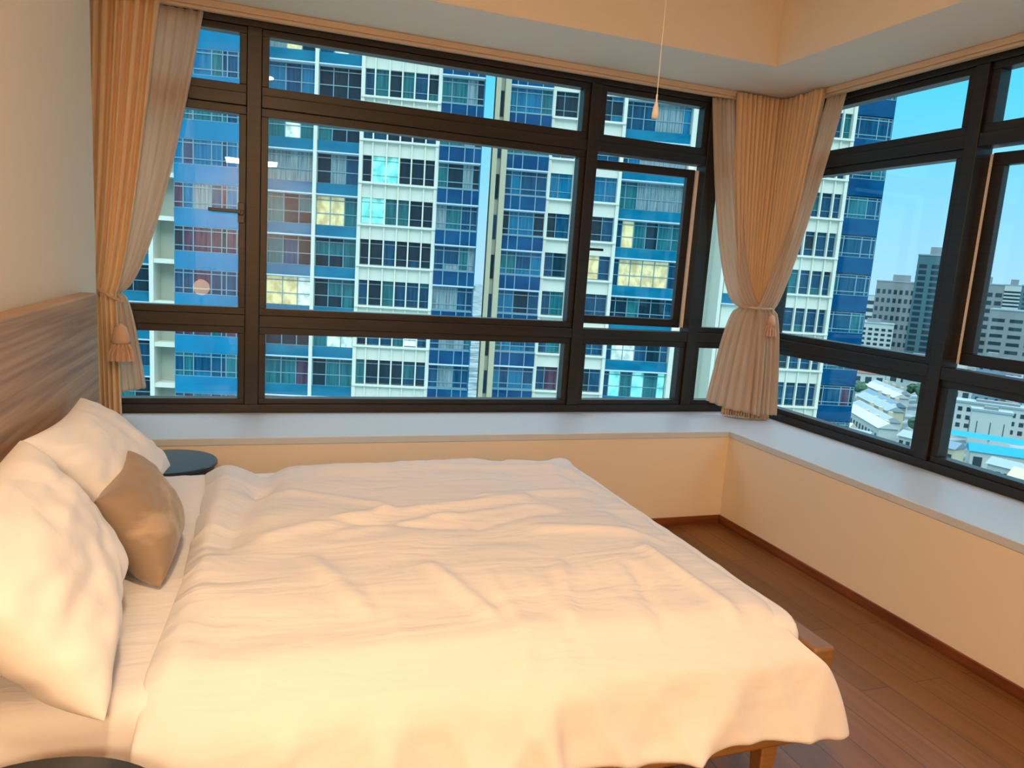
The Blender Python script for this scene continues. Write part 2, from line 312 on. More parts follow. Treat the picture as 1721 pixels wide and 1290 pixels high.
# duvet cloth shape: second differences in half millimetres, x then y then z, row by row
DUVET_SHAPE = (92, 78)
DUVET = [
-6640,40,40,41,40,40,41,40,40,41,40,40,41,40,41,40,41,40,41,40,41,40,40,41,40,41,40,41,40,41,40,40,40,39,38,40,39,35,19,27,33,36,38,39,40,40,40,40,41,40,41,40,41,40,41,40,41,40,41,40,41,40,
41,40,40,41,40,40,41,40,41,40,40,41,40,40,41,40,-1,1,0,-1,0,1,-1,1,0,-1,1,0,-1,1,-1,1,-1,1,-1,0,0,0,1,-1,1,-1,0,0,0,-1,1,0,0,1,0,-5,0,2,4,1,-1,-1,0,1,0,0,0,0,-1,1,-1,1,-1,1,-1,1,-1,1,-1,1,-1,
0,0,0,0,0,0,1,-1,0,0,0,0,0,0,0,0,0,0,-1,0,1,0,-1,1,-1,1,0,-1,1,0,-1,1,-1,1,-1,0,1,-1,1,-1,0,0,0,0,0,0,0,-1,1,0,0,1,-4,-1,2,5,0,1,-2,1,-1,1,-1,0,0,0,0,0,-1,1,-1,1,-1,0,0,0,0,0,1,-1,0,1,-1,0,0,
0,0,0,0,0,0,0,0,0,0,-1,1,0,-1,1,0,-1,1,-1,1,0,-1,1,0,-1,1,-1,0,1,-1,0,0,0,0,0,0,0,0,0,0,0,-1,0,1,0,7,-10,0,5,2,3,-4,1,-1,-1,0,-1,1,0,-1,1,0,-1,1,-1,0,1,-1,1,-1,0,0,0,0,0,0,0,0,0,0,0,0,0,0,0,
0,0,0,0,-1,0,1,-1,0,1,-1,1,-1,0,1,-1,0,1,-1,0,1,-1,0,1,-1,0,1,-1,0,1,-1,0,0,0,-1,1,-1,1,1,10,-15,5,7,-11,7,0,-2,-1,0,1,-1,1,0,-1,1,0,-1,1,0,-1,1,-1,0,1,-1,0,1,-1,0,0,0,0,0,0,0,0,0,0,0,0,0,-1,
1,0,-1,1,0,-1,1,-1,1,0,-1,1,0,-1,0,1,-1,0,1,-1,0,1,-1,0,0,0,0,0,1,-1,1,-2,0,-1,1,2,15,-14,-14,11,4,1,-1,-2,1,0,0,0,0,0,-1,1,0,-1,0,1,-1,0,1,-1,0,0,0,0,0,1,-1,0,1,-1,0,0,0,0,0,0,0,0,-1,0,1,-1,
1,0,-1,1,-1,1,0,-1,0,1,0,-1,1,0,-1,0,1,-1,0,0,0,0,0,0,-1,1,0,0,-1,-1,1,0,0,2,1,3,-1,-1,-1,0,0,0,0,-1,1,0,0,-1,0,0,1,-1,0,1,-1,0,0,1,-1,0,0,0,0,0,0,0,0,1,-1,0,0,0,0,-1,1,0,0,0,-1,1,0,0,0,-1,1,
0,0,-1,1,0,-1,0,1,0,-1,0,0,0,0,-1,0,1,0,-1,0,1,0,1,-1,-1,-1,2,2,-1,0,-2,3,1,0,0,0,0,-2,1,0,0,0,0,-1,0,1,-1,0,0,0,0,0,0,0,0,0,0,0,0,0,0,0,0,1,-1,0,0,0,0,-1,1,0,-1,1,-1,1,0,-1,0,1,0,-1,0,1,0,
-1,0,0,1,0,0,0,0,0,-1,-1,1,0,0,0,-1,-1,1,0,2,2,-1,0,-5,3,2,0,0,-1,0,1,-1,0,0,0,0,0,0,0,0,0,0,1,-1,0,0,1,-1,0,0,0,0,0,0,0,0,0,0,0,0,0,0,1,-1,0,1,-1,0,0,0,0,1,-1,0,0,0,0,0,-1,1,0,-1,1,0,0,0,-1,
0,1,-1,1,0,-1,0,1,-1,0,-2,4,2,-1,-1,0,0,0,0,1,-1,-1,1,-1,-1,1,0,0,0,-1,0,1,0,-1,0,1,0,-1,0,1,0,-1,1,0,-1,1,0,-1,1,-1,1,-1,0,0,0,1,-1,0,1,-1,0,0,-1,1,0,0,0,-1,0,1,-1,1,0,-1,1,0,1,-1,-1,0,0,-1,
-2,3,0,0,-1,0,0,3,-2,3,1,-1,-1,0,0,0,0,1,-2,0,0,0,-1,0,0,1,0,-1,1,0,0,-1,1,0,0,-1,1,0,-1,1,0,-1,1,0,-4,-2,0,0,1,-1,0,0,0,0,-1,1,0,0,0,0,0,0,0,0,0,0,0,-1,0,1,-1,0,-1,1,0,-1,1,0,0,-2,2,0,-1,-1,
2,5,-2,-5,7,-3,1,0,-1,0,1,-1,0,-1,0,-1,1,0,0,-1,1,0,-1,0,1,0,-1,0,1,0,-1,1,0,-1,1,0,0,-2,3,-13,1,0,-1,1,0,-1,0,0,1,-1,0,0,0,-1,1,0,0,0,0,0,0,0,0,-1,1,0,-1,0,0,1,-1,-1,1,0,-2,-2,3,-1,3,-6,5,2,
-3,4,-1,-1,0,1,-1,0,0,0,0,0,-1,1,0,0,-1,1,0,0,-1,0,1,0,-1,1,0,-1,1,0,0,0,0,2,-5,6,1,0,0,0,0,0,0,0,-1,0,0,0,1,-1,-1,0,0,1,0,0,0,0,0,0,-1,0,1,0,1,0,-2,-1,1,1,0,1,-4,2,2,0,0,0,0,-2,0,1,1,-1,0,0,
0,0,0,0,1,-1,0,0,0,0,0,0,0,0,0,0,0,0,0,0,0,0,-1,0,1,0,-1,-1,2,0,0,-1,1,0,-1,0,0,0,0,0,0,0,0,0,0,-1,0,0,0,0,0,0,0,0,0,0,-2,0,1,-1,1,0,1,-2,-2,2,4,-1,0,0,0,0,-1,0,0,1,0,-1,0,1,-1,-1,0,0,0,0,1,
-1,0,0,0,1,-1,0,0,0,0,1,-1,0,0,0,-1,0,4,8,3,0,-1,-1,0,0,1,0,-1,1,0,-1,-1,1,0,-1,1,-1,0,1,-1,0,0,-1,0,0,0,0,0,0,0,0,-1,0,1,0,1,-1,-3,6,0,0,-1,-1,1,-1,1,-1,0,0,0,-1,1,-1,0,0,1,-1,0,0,0,0,0,0,0,
0,0,0,0,-1,0,0,0,0,-1,0,-4,-2,3,1,1,-2,-2,0,1,-1,1,-1,0,1,-1,0,0,1,-2,0,1,-2,1,0,-1,1,0,0,0,-1,-1,0,2,-1,0,-1,1,1,-1,1,0,0,0,1,-1,0,1,1,-2,-1,2,0,-1,0,0,0,0,0,-1,1,-1,0,0,0,1,-1,0,0,1,-1,0,
-1,0,0,-1,0,0,0,1,-1,3,-1,1,3,-4,0,-1,1,-1,1,-1,0,1,-1,-1,1,1,0,-2,0,-1,1,0,-1,0,0,0,0,0,-1,1,0,-1,1,-1,1,0,1,-1,0,1,1,0,0,0,0,-1,0,0,0,0,0,0,0,0,0,0,-1,0,0,0,0,0,0,0,0,-1,1,-2,1,0,-3,2,0,1,
-1,1,-1,3,0,0,-1,5,-5,0,-1,1,-2,2,0,-1,1,1,-3,0,0,0,1,1,-3,0,1,0,0,-1,1,-1,0,-1,1,0,0,-3,-1,6,-3,2,1,-1,0,1,0,-1,-1,1,0,0,0,-1,1,-1,1,0,-1,-1,2,0,-1,0,0,-1,0,1,0,0,-3,2,1,-4,3,-1,0,0,1,0,2,3,
0,-1,-1,-1,6,-4,1,-1,1,-2,-1,1,0,-1,1,-1,1,1,-1,-2,0,2,-1,-1,0,1,-1,0,0,0,1,0,0,0,0,-1,0,1,0,0,-1,1,1,-1,0,0,1,-2,1,0,0,0,1,-1,0,0,-2,0,1,0,0,0,0,-1,1,-2,2,0,-5,5,-2,0,1,-1,0,1,3,2,1,-1,3,-4,
-1,4,-3,1,-1,1,0,-1,0,-1,0,2,-1,-2,-1,3,0,-3,0,1,0,-2,1,3,-1,-1,2,0,-2,0,1,-1,2,1,-3,-1,1,1,0,0,0,1,0,-1,-1,1,-1,1,0,0,1,-1,0,-1,0,-1,1,0,0,0,-2,1,0,-2,5,-5,1,1,-1,1,-1,1,-14,4,-1,1,-1,3,-5,
0,3,-2,0,-1,1,0,-1,1,0,-2,-1,1,0,-2,1,2,-1,-2,-1,1,1,0,0,-1,-1,0,1,1,-1,2,0,-1,2,-1,0,1,0,0,-1,-1,0,1,0,0,0,1,-2,0,-1,2,0,0,0,0,-1,0,0,-1,0,0,0,3,-5,1,1,-1,1,-1,0,-17,-4,3,0,1,-9,1,5,-2,0,2,
0,0,0,-1,1,-1,0,0,1,-1,1,-1,-1,-1,2,1,0,-1,-1,1,1,0,-1,0,-1,1,0,-1,0,0,0,2,-1,-1,0,1,1,0,-2,0,0,2,1,-2,0,-1,1,0,-1,0,-1,0,1,0,-1,0,0,2,0,-2,1,-1,-1,1,-1,1,-12,11,8,1,0,0,5,-7,1,1,-2,1,0,0,-1,
1,-2,2,-1,0,0,1,-1,1,1,0,-2,1,0,0,-1,0,1,-1,1,-1,1,0,1,0,-2,1,0,-2,-1,1,2,0,0,-1,1,-1,0,1,-1,0,1,1,-2,-1,2,0,0,0,-1,-1,0,1,1,-1,0,1,0,-1,2,-5,0,-1,11,-8,7,-1,1,-1,-4,8,-5,1,2,-3,2,0,0,-1,2,
-3,2,-1,1,-1,1,-1,1,-1,0,0,0,0,2,-1,-2,2,-1,1,0,0,0,0,1,-2,0,1,1,0,-2,1,-1,1,-1,1,0,-2,2,2,-1,0,0,-1,-1,1,0,1,-1,-1,1,-1,0,0,1,-1,-2,5,-2,4,-9,0,2,16,-8,-2,-1,-3,5,0,4,-4,1,1,-1,0,-1,1,-2,3,
-2,1,-2,2,-1,1,-2,1,0,1,-1,0,1,-2,2,-1,1,-1,1,-1,0,-1,-1,3,1,-1,1,0,1,-3,2,-1,1,-1,1,0,-2,0,1,-1,1,1,-1,-1,0,0,-1,1,-1,1,0,0,-2,0,5,0,-8,-3,9,1,0,0,11,-2,0,3,2,-1,-3,2,0,-2,0,0,1,-1,1,-2,2,
-1,1,-1,1,-1,1,0,2,-2,-1,1,-1,1,-1,1,-1,2,-2,1,-2,1,2,-1,-1,0,0,0,-1,3,-2,1,-1,1,-1,0,1,0,-1,1,0,0,1,-1,0,-2,1,0,1,-1,1,0,1,1,0,-8,5,3,0,0,0,0,-3,-1,0,-3,-1,0,4,2,-3,2,1,-2,0,1,-1,2,-3,2,-1,
1,-1,1,-1,0,0,-1,2,-1,0,1,0,0,1,-2,1,-1,2,-1,0,-1,-1,1,1,-1,2,-2,1,-1,1,-1,0,0,0,0,1,-1,1,0,0,1,-1,1,-1,1,-2,1,-1,0,-2,1,-6,5,4,1,0,0,0,-1,-1,-2,1,1,-1,1,0,-3,2,-1,0,1,0,0,1,-2,3,-3,2,-2,2,
-1,1,-1,0,1,0,1,-2,2,-1,0,-1,1,-1,1,-1,1,0,1,0,1,-3,1,-1,1,-2,2,0,2,0,-1,-1,-1,1,2,-2,0,0,0,0,-1,1,-2,2,0,0,1,2,-6,4,1,0,0,0,0,0,0,-1,-1,0,-1,1,0,-1,2,-2,2,-1,0,0,1,0,1,-3,3,-2,1,-1,1,-1,0,0,
2,-2,-1,3,-1,0,-2,1,0,1,-1,2,-2,-2,1,1,0,0,-1,0,0,2,1,-1,-2,2,1,0,0,-2,0,1,-1,0,0,0,1,0,0,0,0,1,-1,1,5,-1,-3,0,0,1,-1,0,-1,1,-1,-1,3,1,0,-1,-1,2,-3,-1,1,0,-1,0,1,3,-3,1,-1,0,0,0,1,0,-1,1,-1,
-1,1,-1,2,1,-1,0,-1,-1,3,1,0,-2,-1,2,0,-1,1,0,-2,0,0,0,0,1,-1,0,0,0,0,-1,0,3,-1,0,1,-2,1,-1,1,-1,0,3,1,0,-1,0,0,0,1,-2,-1,-2,-2,0,-1,1,3,0,3,0,1,0,-2,0,-2,0,3,0,0,-1,-1,1,1,-2,1,-1,1,0,0,1,
-2,1,1,-2,2,-2,-1,1,0,2,-1,-2,2,1,0,-1,-1,0,1,0,0,0,0,0,1,-1,1,0,1,-3,1,-1,0,-1,0,0,-1,1,0,0,4,0,1,-1,1,0,-3,1,2,2,0,-6,2,0,0,0,1,-2,-1,1,2,-1,1,-3,0,1,0,1,0,-1,1,-1,-1,2,-1,1,-1,-1,2,0,-2,2,
-1,2,-1,0,1,-1,0,-1,1,-2,-1,2,1,1,1,-1,-1,-1,1,0,-1,1,-1,1,0,1,-1,1,-2,2,0,0,1,-1,1,0,1,0,0,0,0,-5,2,1,2,1,-6,3,-1,1,-1,0,-1,2,-1,1,-2,2,-1,2,-3,1,0,0,0,1,-1,1,0,-1,1,-1,0,2,1,-3,2,-2,1,-1,0,
0,-2,3,-1,2,-1,2,-1,-2,1,0,-1,-1,0,1,0,2,0,-1,0,-1,1,-1,1,-1,2,-1,-1,1,-1,0,-1,1,-1,1,-1,1,0,5,-3,0,2,0,6,1,-9,-1,1,-1,0,0,0,-1,3,-2,1,-1,1,0,0,0,0,0,0,0,-2,1,2,-1,-2,1,-2,1,0,2,-1,1,1,0,-1,
-1,2,-2,0,1,1,0,-2,0,-1,0,2,0,1,-1,-2,1,0,1,-2,2,-1,1,1,1,0,-1,1,0,0,-1,-1,-1,1,0,-1,0,3,-2,3,-1,-12,3,9,0,0,-3,1,-1,1,-2,1,1,-1,0,1,-1,1,-1,1,-1,0,2,1,0,-2,0,1,-2,1,-1,1,-1,1,0,-1,1,0,-2,2,
1,-2,-1,1,0,1,-1,0,3,-1,0,-1,-1,1,0,1,0,-2,-1,3,1,-2,0,-1,0,0,0,1,-1,1,0,0,0,0,0,-1,2,16,-33,14,0,0,1,-1,2,0,1,0,1,-1,0,-1,1,-2,0,1,1,0,1,-2,-1,0,1,1,-1,0,0,0,1,-1,1,0,-1,1,0,0,0,-1,1,0,0,0,
1,-1,1,0,-1,0,-1,0,0,0,1,0,0,2,-2,-1,-1,1,-1,2,0,0,0,-1,1,0,0,0,0,0,0,0,0,-31,33,-1,-1,0,-1,1,1,-3,1,0,-1,-1,1,2,0,2,-2,1,-1,0,-1,2,-1,0,0,-1,1,-1,0,1,0,0,-1,0,1,-1,0,1,-1,0,1,1,-2,-1,2,0,-1,
1,0,-1,1,-1,2,0,-1,0,0,0,2,-2,0,-1,1,0,1,-1,1,0,0,0,0,-1,0,0,0,0,0,-1,0,1,1,0,0,-1,1,1,0,-1,1,-1,-2,0,-1,0,2,0,0,0,1,-2,0,-2,0,3,0,1,1,-2,0,0,0,0,0,1,-1,0,2,-2,-2,1,2,-1,-1,0,1,-1,1,1,-2,1,
-1,0,0,0,0,1,-1,0,-1,1,1,-1,0,0,-1,1,0,0,0,1,0,0,0,0,0,3,-4,-2,0,0,0,1,0,-1,1,1,0,1,0,0,1,-2,0,-2,1,2,-1,1,0,3,-3,-2,0,0,2,0,-1,0,1,-1,0,0,0,0,0,1,-1,1,0,-1,1,0,-1,1,-2,1,2,-1,0,0,0,0,1,-1,0,
0,0,2,-1,0,-1,1,0,-1,0,-1,1,-1,0,1,0,0,0,0,4,-1,-4,0,1,-1,0,1,-1,0,0,0,1,0,-1,1,1,-1,-1,0,1,-1,2,-2,2,-1,0,-1,0,0,1,0,0,0,0,1,0,-2,0,-1,2,-2,1,1,-2,3,1,-1,-1,-1,1,1,0,-1,0,0,-1,-1,1,2,0,0,-1,
0,0,-1,-1,0,0,1,0,1,0,-1,0,1,0,0,-3,-1,5,0,-1,1,-2,0,0,0,0,0,0,-1,1,3,-2,0,0,-1,0,1,-2,2,-2,1,0,1,-1,1,-1,0,0,1,-1,1,-2,2,-1,2,-1,1,0,1,-1,-3,1,1,1,-1,-2,2,-1,0,0,0,0,1,1,-1,1,-2,0,0,1,0,2,
-1,-1,0,-1,0,0,1,0,-1,2,1,3,0,-7,1,0,-1,1,1,0,0,1,0,-1,1,1,-3,-1,2,2,0,-1,0,1,-3,2,-1,0,0,-1,2,1,0,-1,-1,1,-1,1,0,1,-2,2,-3,0,2,-1,0,1,0,-1,1,0,-1,1,0,0,0,0,1,0,-1,-1,-1,1,0,0,1,-1,2,0,-2,1,
0,-1,0,0,1,3,1,0,-5,7,-1,0,0,0,-2,0,0,-1,-1,1,1,-1,0,2,-1,-1,-2,1,-1,0,4,0,2,-2,0,-1,-2,2,-1,1,1,-2,0,0,1,0,1,-2,2,-2,-1,2,1,-1,-1,1,-1,0,-1,2,1,-1,0,0,0,-2,1,1,0,-1,0,0,-1,0,-1,1,3,-1,-1,1,
0,0,2,1,1,1,4,-10,1,1,0,1,1,0,-1,0,1,1,-2,0,2,-1,-1,0,1,-1,1,1,-2,-1,1,2,-1,1,-1,-1,1,0,0,2,-2,-1,-1,2,-1,1,-1,1,-1,1,1,-1,1,-1,1,0,0,-2,1,1,-1,-2,0,2,1,-1,1,1,-3,0,1,0,1,1,-1,1,0,0,0,1,0,
-30,2,-13,1,9,0,-1,1,1,-1,0,1,-1,-1,1,0,2,-2,-1,1,1,-1,1,0,0,-1,1,-1,-1,2,-1,0,1,0,-1,1,0,1,-1,-1,0,1,0,1,0,0,-2,-1,0,-1,2,-1,2,0,-1,-1,2,-1,2,1,0,-2,0,-2,-1,3,-1,0,0,-1,0,0,0,0,0,0,0,-1,24,
-15,12,4,0,-1,1,-1,0,2,-1,-2,1,0,-1,3,-3,0,1,0,-1,1,0,1,-1,0,-1,0,2,-2,1,0,-1,0,1,-2,0,0,2,1,0,-1,0,0,1,-1,1,-1,-1,1,-1,2,0,-1,1,-2,0,2,-2,0,0,1,0,1,1,1,-1,0,1,0,-2,-1,-1,1,0,-1,0,-1,5,4,0,0,
-5,-1,-1,1,0,1,-2,3,0,0,0,-2,0,1,0,0,-1,0,2,-1,-1,1,2,0,-2,0,0,1,0,0,-1,1,1,0,0,0,-2,0,0,0,-1,1,-1,1,1,0,1,-1,1,0,-1,1,-3,2,2,-2,0,-1,1,2,-1,-1,2,-1,-1,1,-2,0,1,0,-1,1,-1,0,-1,0,0,0,3,0,-3,0,
-1,-1,2,-1,0,1,-1,0,1,-1,1,-1,1,2,-3,-2,1,1,0,-2,0,2,1,1,-1,-1,0,0,1,0,-1,-1,-1,1,1,0,-1,1,2,0,0,0,-1,-1,0,0,1,1,1,-3,-1,-1,1,0,2,-2,3,0,0,0,1,-4,2,0,0,-1,1,0,0,0,-3,-1,1,-3,0,-1,4,0,-1,1,0,
0,0,0,-1,0,0,2,-2,1,-1,0,0,1,2,-1,-1,0,1,0,-2,-1,-1,2,1,1,-1,0,-1,1,1,1,-1,-1,1,1,-2,0,-1,-1,-1,2,-1,2,-1,1,-1,1,0,0,-1,3,-2,0,-1,0,0,1,-1,2,0,-1,-1,1,0,0,0,0,-1,0,0,1,0,2,-4,0,1,-1,0,0,0,-1,
2,-1,1,-2,2,-1,1,0,0,1,-1,-1,-1,1,0,0,2,-2,2,-2,0,0,-1,-2,3,1,0,1,-1,0,-1,0,0,-1,2,1,1,0,-1,-2,2,-2,2,-1,1,2,-2,-1,-1,2,-2,1,-1,-3,0,1,1,2,1,-1,0,0,0,0,0,-1,0,1,0,-4,3,0,1,-2,1,0,1,2,-2,1,-2,
2,-2,1,-1,-1,1,2,-1,0,1,-1,0,1,-3,3,-2,1,0,1,-2,2,1,-3,0,0,0,0,0,0,0,2,-1,-1,1,0,-1,1,-1,1,-1,1,0,-1,1,-2,2,-2,1,0,1,2,0,-1,0,0,-1,1,-1,0,0,2,-4,-1,-3,0,0,3,0,0,0,2,-1,-1,-1,0,2,-1,2,-3,2,0,
2,-2,0,-2,0,1,-1,2,-1,-1,3,-2,1,-1,0,0,2,-2,0,2,-2,0,1,0,0,-1,2,-1,-1,0,0,1,1,-1,0,0,0,0,0,0,0,1,-1,1,-1,0,-1,1,0,2,0,0,0,0,0,0,-1,-6,4,1,2,-3,1,2,0,0,-3,0,-1,1,0,-2,1,2,-3,3,-2,1,-1,1,0,-1,
1,-1,2,-2,3,0,-3,1,-1,1,0,-1,-1,3,-1,-1,2,-1,-1,1,1,-1,-1,-1,1,1,0,-2,0,2,0,0,0,0,0,-1,0,0,0,-1,0,0,0,-1,0,-1,0,0,1,0,0,0,2,0,0,1,1,4,0,-2,-2,-3,1,-2,1,0,-1,2,-3,0,3,-2,2,-2,1,0,-1,1,-1,2,1,
0,-2,-2,3,-1,1,0,-1,0,1,0,-1,1,-2,0,2,1,1,-1,-1,1,-1,0,1,0,-1,1,0,0,-1,0,0,1,-1,1,-1,1,1,0,1,0,1,-1,-1,-4,0,-1,1,-1,-2,6,-1,3,0,-2,-7,0,2,2,1,1,0,-1,2,-2,2,0,-1,2,-2,1,-1,0,1,-2,2,-1,-4,2,2,
0,1,1,-1,-1,2,-2,0,-1,0,0,3,-2,-1,-1,1,0,1,-1,1,0,-2,1,1,-2,1,0,1,-1,0,0,1,-1,1,0,0,0,-1,0,0,-1,-2,3,0,-1,-2,0,2,0,7,3,-1,-7,3,1,0,0,1,0,-1,1,-1,2,-3,1,-1,0,2,-1,0,0,-1,2,0,-2,3,1,-4,1,-1,0,
1,1,-1,1,-1,0,1,0,0,1,-1,-1,0,1,0,0,1,-1,0,0,0,-1,1,0,-1,1,0,1,0,0,-1,1,0,-2,1,0,-5,1,2,1,-1,1,2,1,0,0,-33,4,-1,-6,3,0,-2,1,0,0,1,-1,1,-1,3,-4,2,0,-1,1,-1,0,1,2,-3,2,-2,-1,2,-1,-1,1,0,1,1,-1,
0,0,-1,1,-1,0,0,1,0,0,-1,1,-1,1,-1,1,-1,1,-1,-1,1,2,-1,-1,1,0,1,-1,0,0,0,-1,5,1,1,-6,1,0,0,0,0,-1,27,-6,1,16,0,-11,1,-2,-1,1,-1,2,-2,2,-2,3,-3,1,0,0,1,-1,0,0,0,-1,2,1,-1,1,0,-2,0,-1,0,2,1,-1,
0,-1,0,0,2,1,-2,-1,1,0,0,-1,1,0,0,0,-1,2,0,-2,0,0,-1,2,0,0,0,0,0,1,-2,-1,0,6,0,0,0,-1,-1,-1,5,1,0,-2,-8,11,-1,0,-2,0,1,-1,2,-3,2,-2,4,-2,-1,1,-1,1,0,0,0,1,-2,0,1,0,-1,1,0,0,-1,-1,2,2,-2,0,-2,
1,1,-2,0,2,-1,1,-1,1,2,-2,1,0,0,-2,0,0,2,0,-1,-1,1,1,0,0,0,0,2,0,-3,0,0,1,-1,1,1,-1,-2,-8,-4,-1,8,0,3,1,0,0,0,0,-1,2,-2,2,0,-2,2,-1,2,-1,0,-3,3,-1,1,-2,1,0,2,-1,0,0,0,0,-3,1,2,-2,3,0,-2,2,0,
-2,1,0,1,0,-3,0,1,0,-1,1,1,0,-1,2,1,-2,-1,1,1,0,-1,1,0,0,2,-2,0,0,1,-1,0,0,-2,-4,5,1,1,0,-2,0,1,-2,0,0,0,-1,1,-1,-1,3,-2,1,-1,1,0,1,-1,2,0,-1,-2,0,-1,3,0,-1,0,0,1,-2,1,1,0,-3,1,0,0,0,1,-2,0,
0,3,-1,-1,1,0,2,-1,-1,-1,-1,2,0,1,-1,0,2,-1,0,-2,1,0,1,0,0,0,1,-1,1,-1,-3,0,-2,-1,-1,1,1,0,2,1,1,0,1,-1,1,1,-2,1,-2,0,0,2,0,-2,0,1,1,0,0,-1,0,0,1,-1,1,-1,1,-2,2,-2,2,-1,1,-1,2,-2,2,-1,0,0,0,
0,-1,1,-1,-1,1,2,-1,0,2,-1,0,0,-1,2,-2,2,-1,0,1,0,0,-1,0,1,-1,-1,-3,0,3,-2,-1,1,-1,1,0,0,0,1,-1,1,-1,0,1,-1,2,-1,2,-1,-1,1,-1,0,0,0,0,1,0,0,0,0,-1,2,-2,2,-2,2,-1,0,-2,3,-1,2,-3,1,0,-1,1,1,-1,
0,-2,2,1,-1,1,-2,1,2,-1,0,0,0,1,-2,1,0,0,0,0,1,0,-1,-1,1,-3,0,1,1,-1,-2,1,0,1,0,0,0,1,1,1,-3,1,2,-1,2,-3,-1,1,0,0,0,0,1,0,0,-3,1,0,1,1,-2,3,-2,3,-3,2,-1,0,-1,1,-2,3,-1,1,-2,1,-1,0,1,0,0,1,1,
-1,1,-1,-1,2,-1,0,-1,1,1,-2,1,1,0,-1,0,0,0,0,0,-3,0,0,2,0,-1,-1,1,0,0,0,-1,0,1,1,1,-1,-3,1,0,3,0,0,-1,0,-1,1,2,-2,1,0,0,0,1,0,3,-5,1,-2,3,-2,-1,2,0,0,0,0,0,-1,0,0,1,3,-2,1,-1,-1,0,0,0,0,1,0,
1,-1,1,-2,0,3,-2,0,0,1,0,0,0,-1,0,-3,0,0,1,0,1,0,0,-2,0,0,1,0,0,0,1,1,-1,0,0,-2,1,2,-1,0,0,0,0,1,-1,1,0,0,0,0,0,0,1,-1,-1,1,-1,-1,1,1,0,0,-1,-1,1,1,0,-1,0,1,0,0,0,2,0,0,-1,-1,1,2,-3,2,-1,-1,
3,-1,-1,0,0,0,0,0,0,-3,0,-1,1,2,-1,1,-3,1,0,0,1,1,-1,-1,0,0,3,-2,1,0,0,0,1,-2,1,0,0,0,0,1,0,0,0,0,0,1,-1,0,0,-2,1,1,-1,-1,2,0,-1,0,1,0,0,0,0,-1,0,1,1,-1,1,0,1,-1,0,-1,3,-3,2,-1,-1,1,1,0,0,0,
0,-1,0,-4,0,1,0,0,2,-4,2,0,1,0,0,-1,0,0,1,0,1,0,-2,2,0,-1,1,0,0,0,-1,1,1,-1,1,0,0,1,-1,0,0,1,-2,0,1,0,-1,-1,1,1,-2,1,0,0,1,0,0,0,1,-1,0,1,-1,1,0,1,-1,0,-1,2,-2,2,-1,0,0,0,0,0,0,1,-2,-3,0,0,0,
1,-4,3,0,1,-1,1,-1,-1,1,1,-1,-1,0,3,-1,-1,1,1,0,0,1,0,-3,2,0,1,0,0,0,0,0,1,0,1,-2,-1,1,0,0,0,-1,0,0,0,1,0,0,0,-1,0,1,1,-1,0,1,0,-1,1,1,-1,0,-1,2,-1,2,-1,0,0,-1,0,1,-1,-1,-4,0,0,0,-3,4,0,1,0,
1,-2,-1,2,0,-1,0,2,-1,-1,1,1,0,0,0,0,0,1,-1,0,0,1,-1,1,1,-1,1,0,0,0,-2,0,1,0,0,2,-3,-1,1,1,-1,0,0,1,0,0,0,0,1,0,-1,0,1,0,-1,2,0,1,-3,1,0,0,0,0,1,0,-1,0,0,-3,-1,0,-2,3,1,0,0,0,-2,0,2,0,-1,1,0,
0,0,-1,2,-1,0,0,2,1,-2,-2,2,0,0,0,0,1,0,1,0,-1,1,0,-2,0,1,-1,2,-1,-2,-1,2,0,1,0,0,-1,1,1,-1,0,0,0,1,0,-1,0,1,0,0,1,1,-2,0,1,0,0,-1,0,1,0,-1,-4,1,-2,1,1,0,1,0,-2,0,2,0,0,1,-1,1,-1,1,0,0,1,0,0,
0,2,-2,-2,2,0,1,0,1,0,0,0,0,1,-1,1,-1,0,0,0,0,1,-1,-3,2,1,0,0,0,1,1,0,-1,0,0,0,0,0,1,0,0,0,0,0,2,1,-2,0,0,0,1,0,-1,0,2,-4,-1,2,1,0,0,0,-2,1,2,0,0,0,0,1,0,-1,0,1,0,0,0,0,1,1,-1,0,1,0,0,0,0,0,
0,0,1,0,1,0,-1,0,0,0,1,-1,0,-1,1,0,0,1,0,0,2,-1,0,0,0,0,0,0,0,0,0,0,1,0,0,1,1,-1,0,0,0,0,0,1,-7,-4,1,0,1,0,0,-1,0,2,0,0,0,0,0,0,0,1,0,1,0,0,0,0,-1,1,1,0,0,0,1,0,0,0,0,0,-1,2,0,0,0,0,-1,1,-1,
2,-1,-1,1,1,0,-1,0,0,0,1,0,0,1,0,0,0,0,0,0,1,0,0,0,0,1,1,-1,1,0,-1,0,-1,5,-3,1,0,-1,0,0,0,2,-1,1,0,0,0,0,0,0,1,0,1,0,0,0,0,0,-1,2,1,0,0,-1,1,0,0,0,0,1,0,1,-1,0,1,0,-1,0,-1,1,1,0,-1,0,1,0,0,0,
0,1,1,-1,0,0,0,1,0,0,-1,1,0,0,0,1,0,1,-1,1,1,-3,0,-7,-3,0,0,0,1,0,1,0,0,0,0,0,0,1,0,0,0,1,-1,0,1,0,0,0,0,1,1,0,0,0,0,0,0,0,1,-1,1,0,1,0,4,-3,-1,-2,0,1,1,0,0,0,0,0,0,0,1,1,-1,0,1,0,0,-1,1,0,1,
-1,0,1,0,0,0,1,-1,1,0,0,-2,1,-2,-1,1,0,0,0,1,0,1,-1,0,1,0,-1,1,0,0,1,0,0,-1,1,0,0,0,1,2,-1,1,0,-1,0,1,0,-1,0,1,0,0,2,-8,5,0,-1,-3,4,4,-1,0,0,-1,0,1,0,0,0,1,0,-1,1,0,1,-1,1,-1,1,0,0,0,0,1,-1,
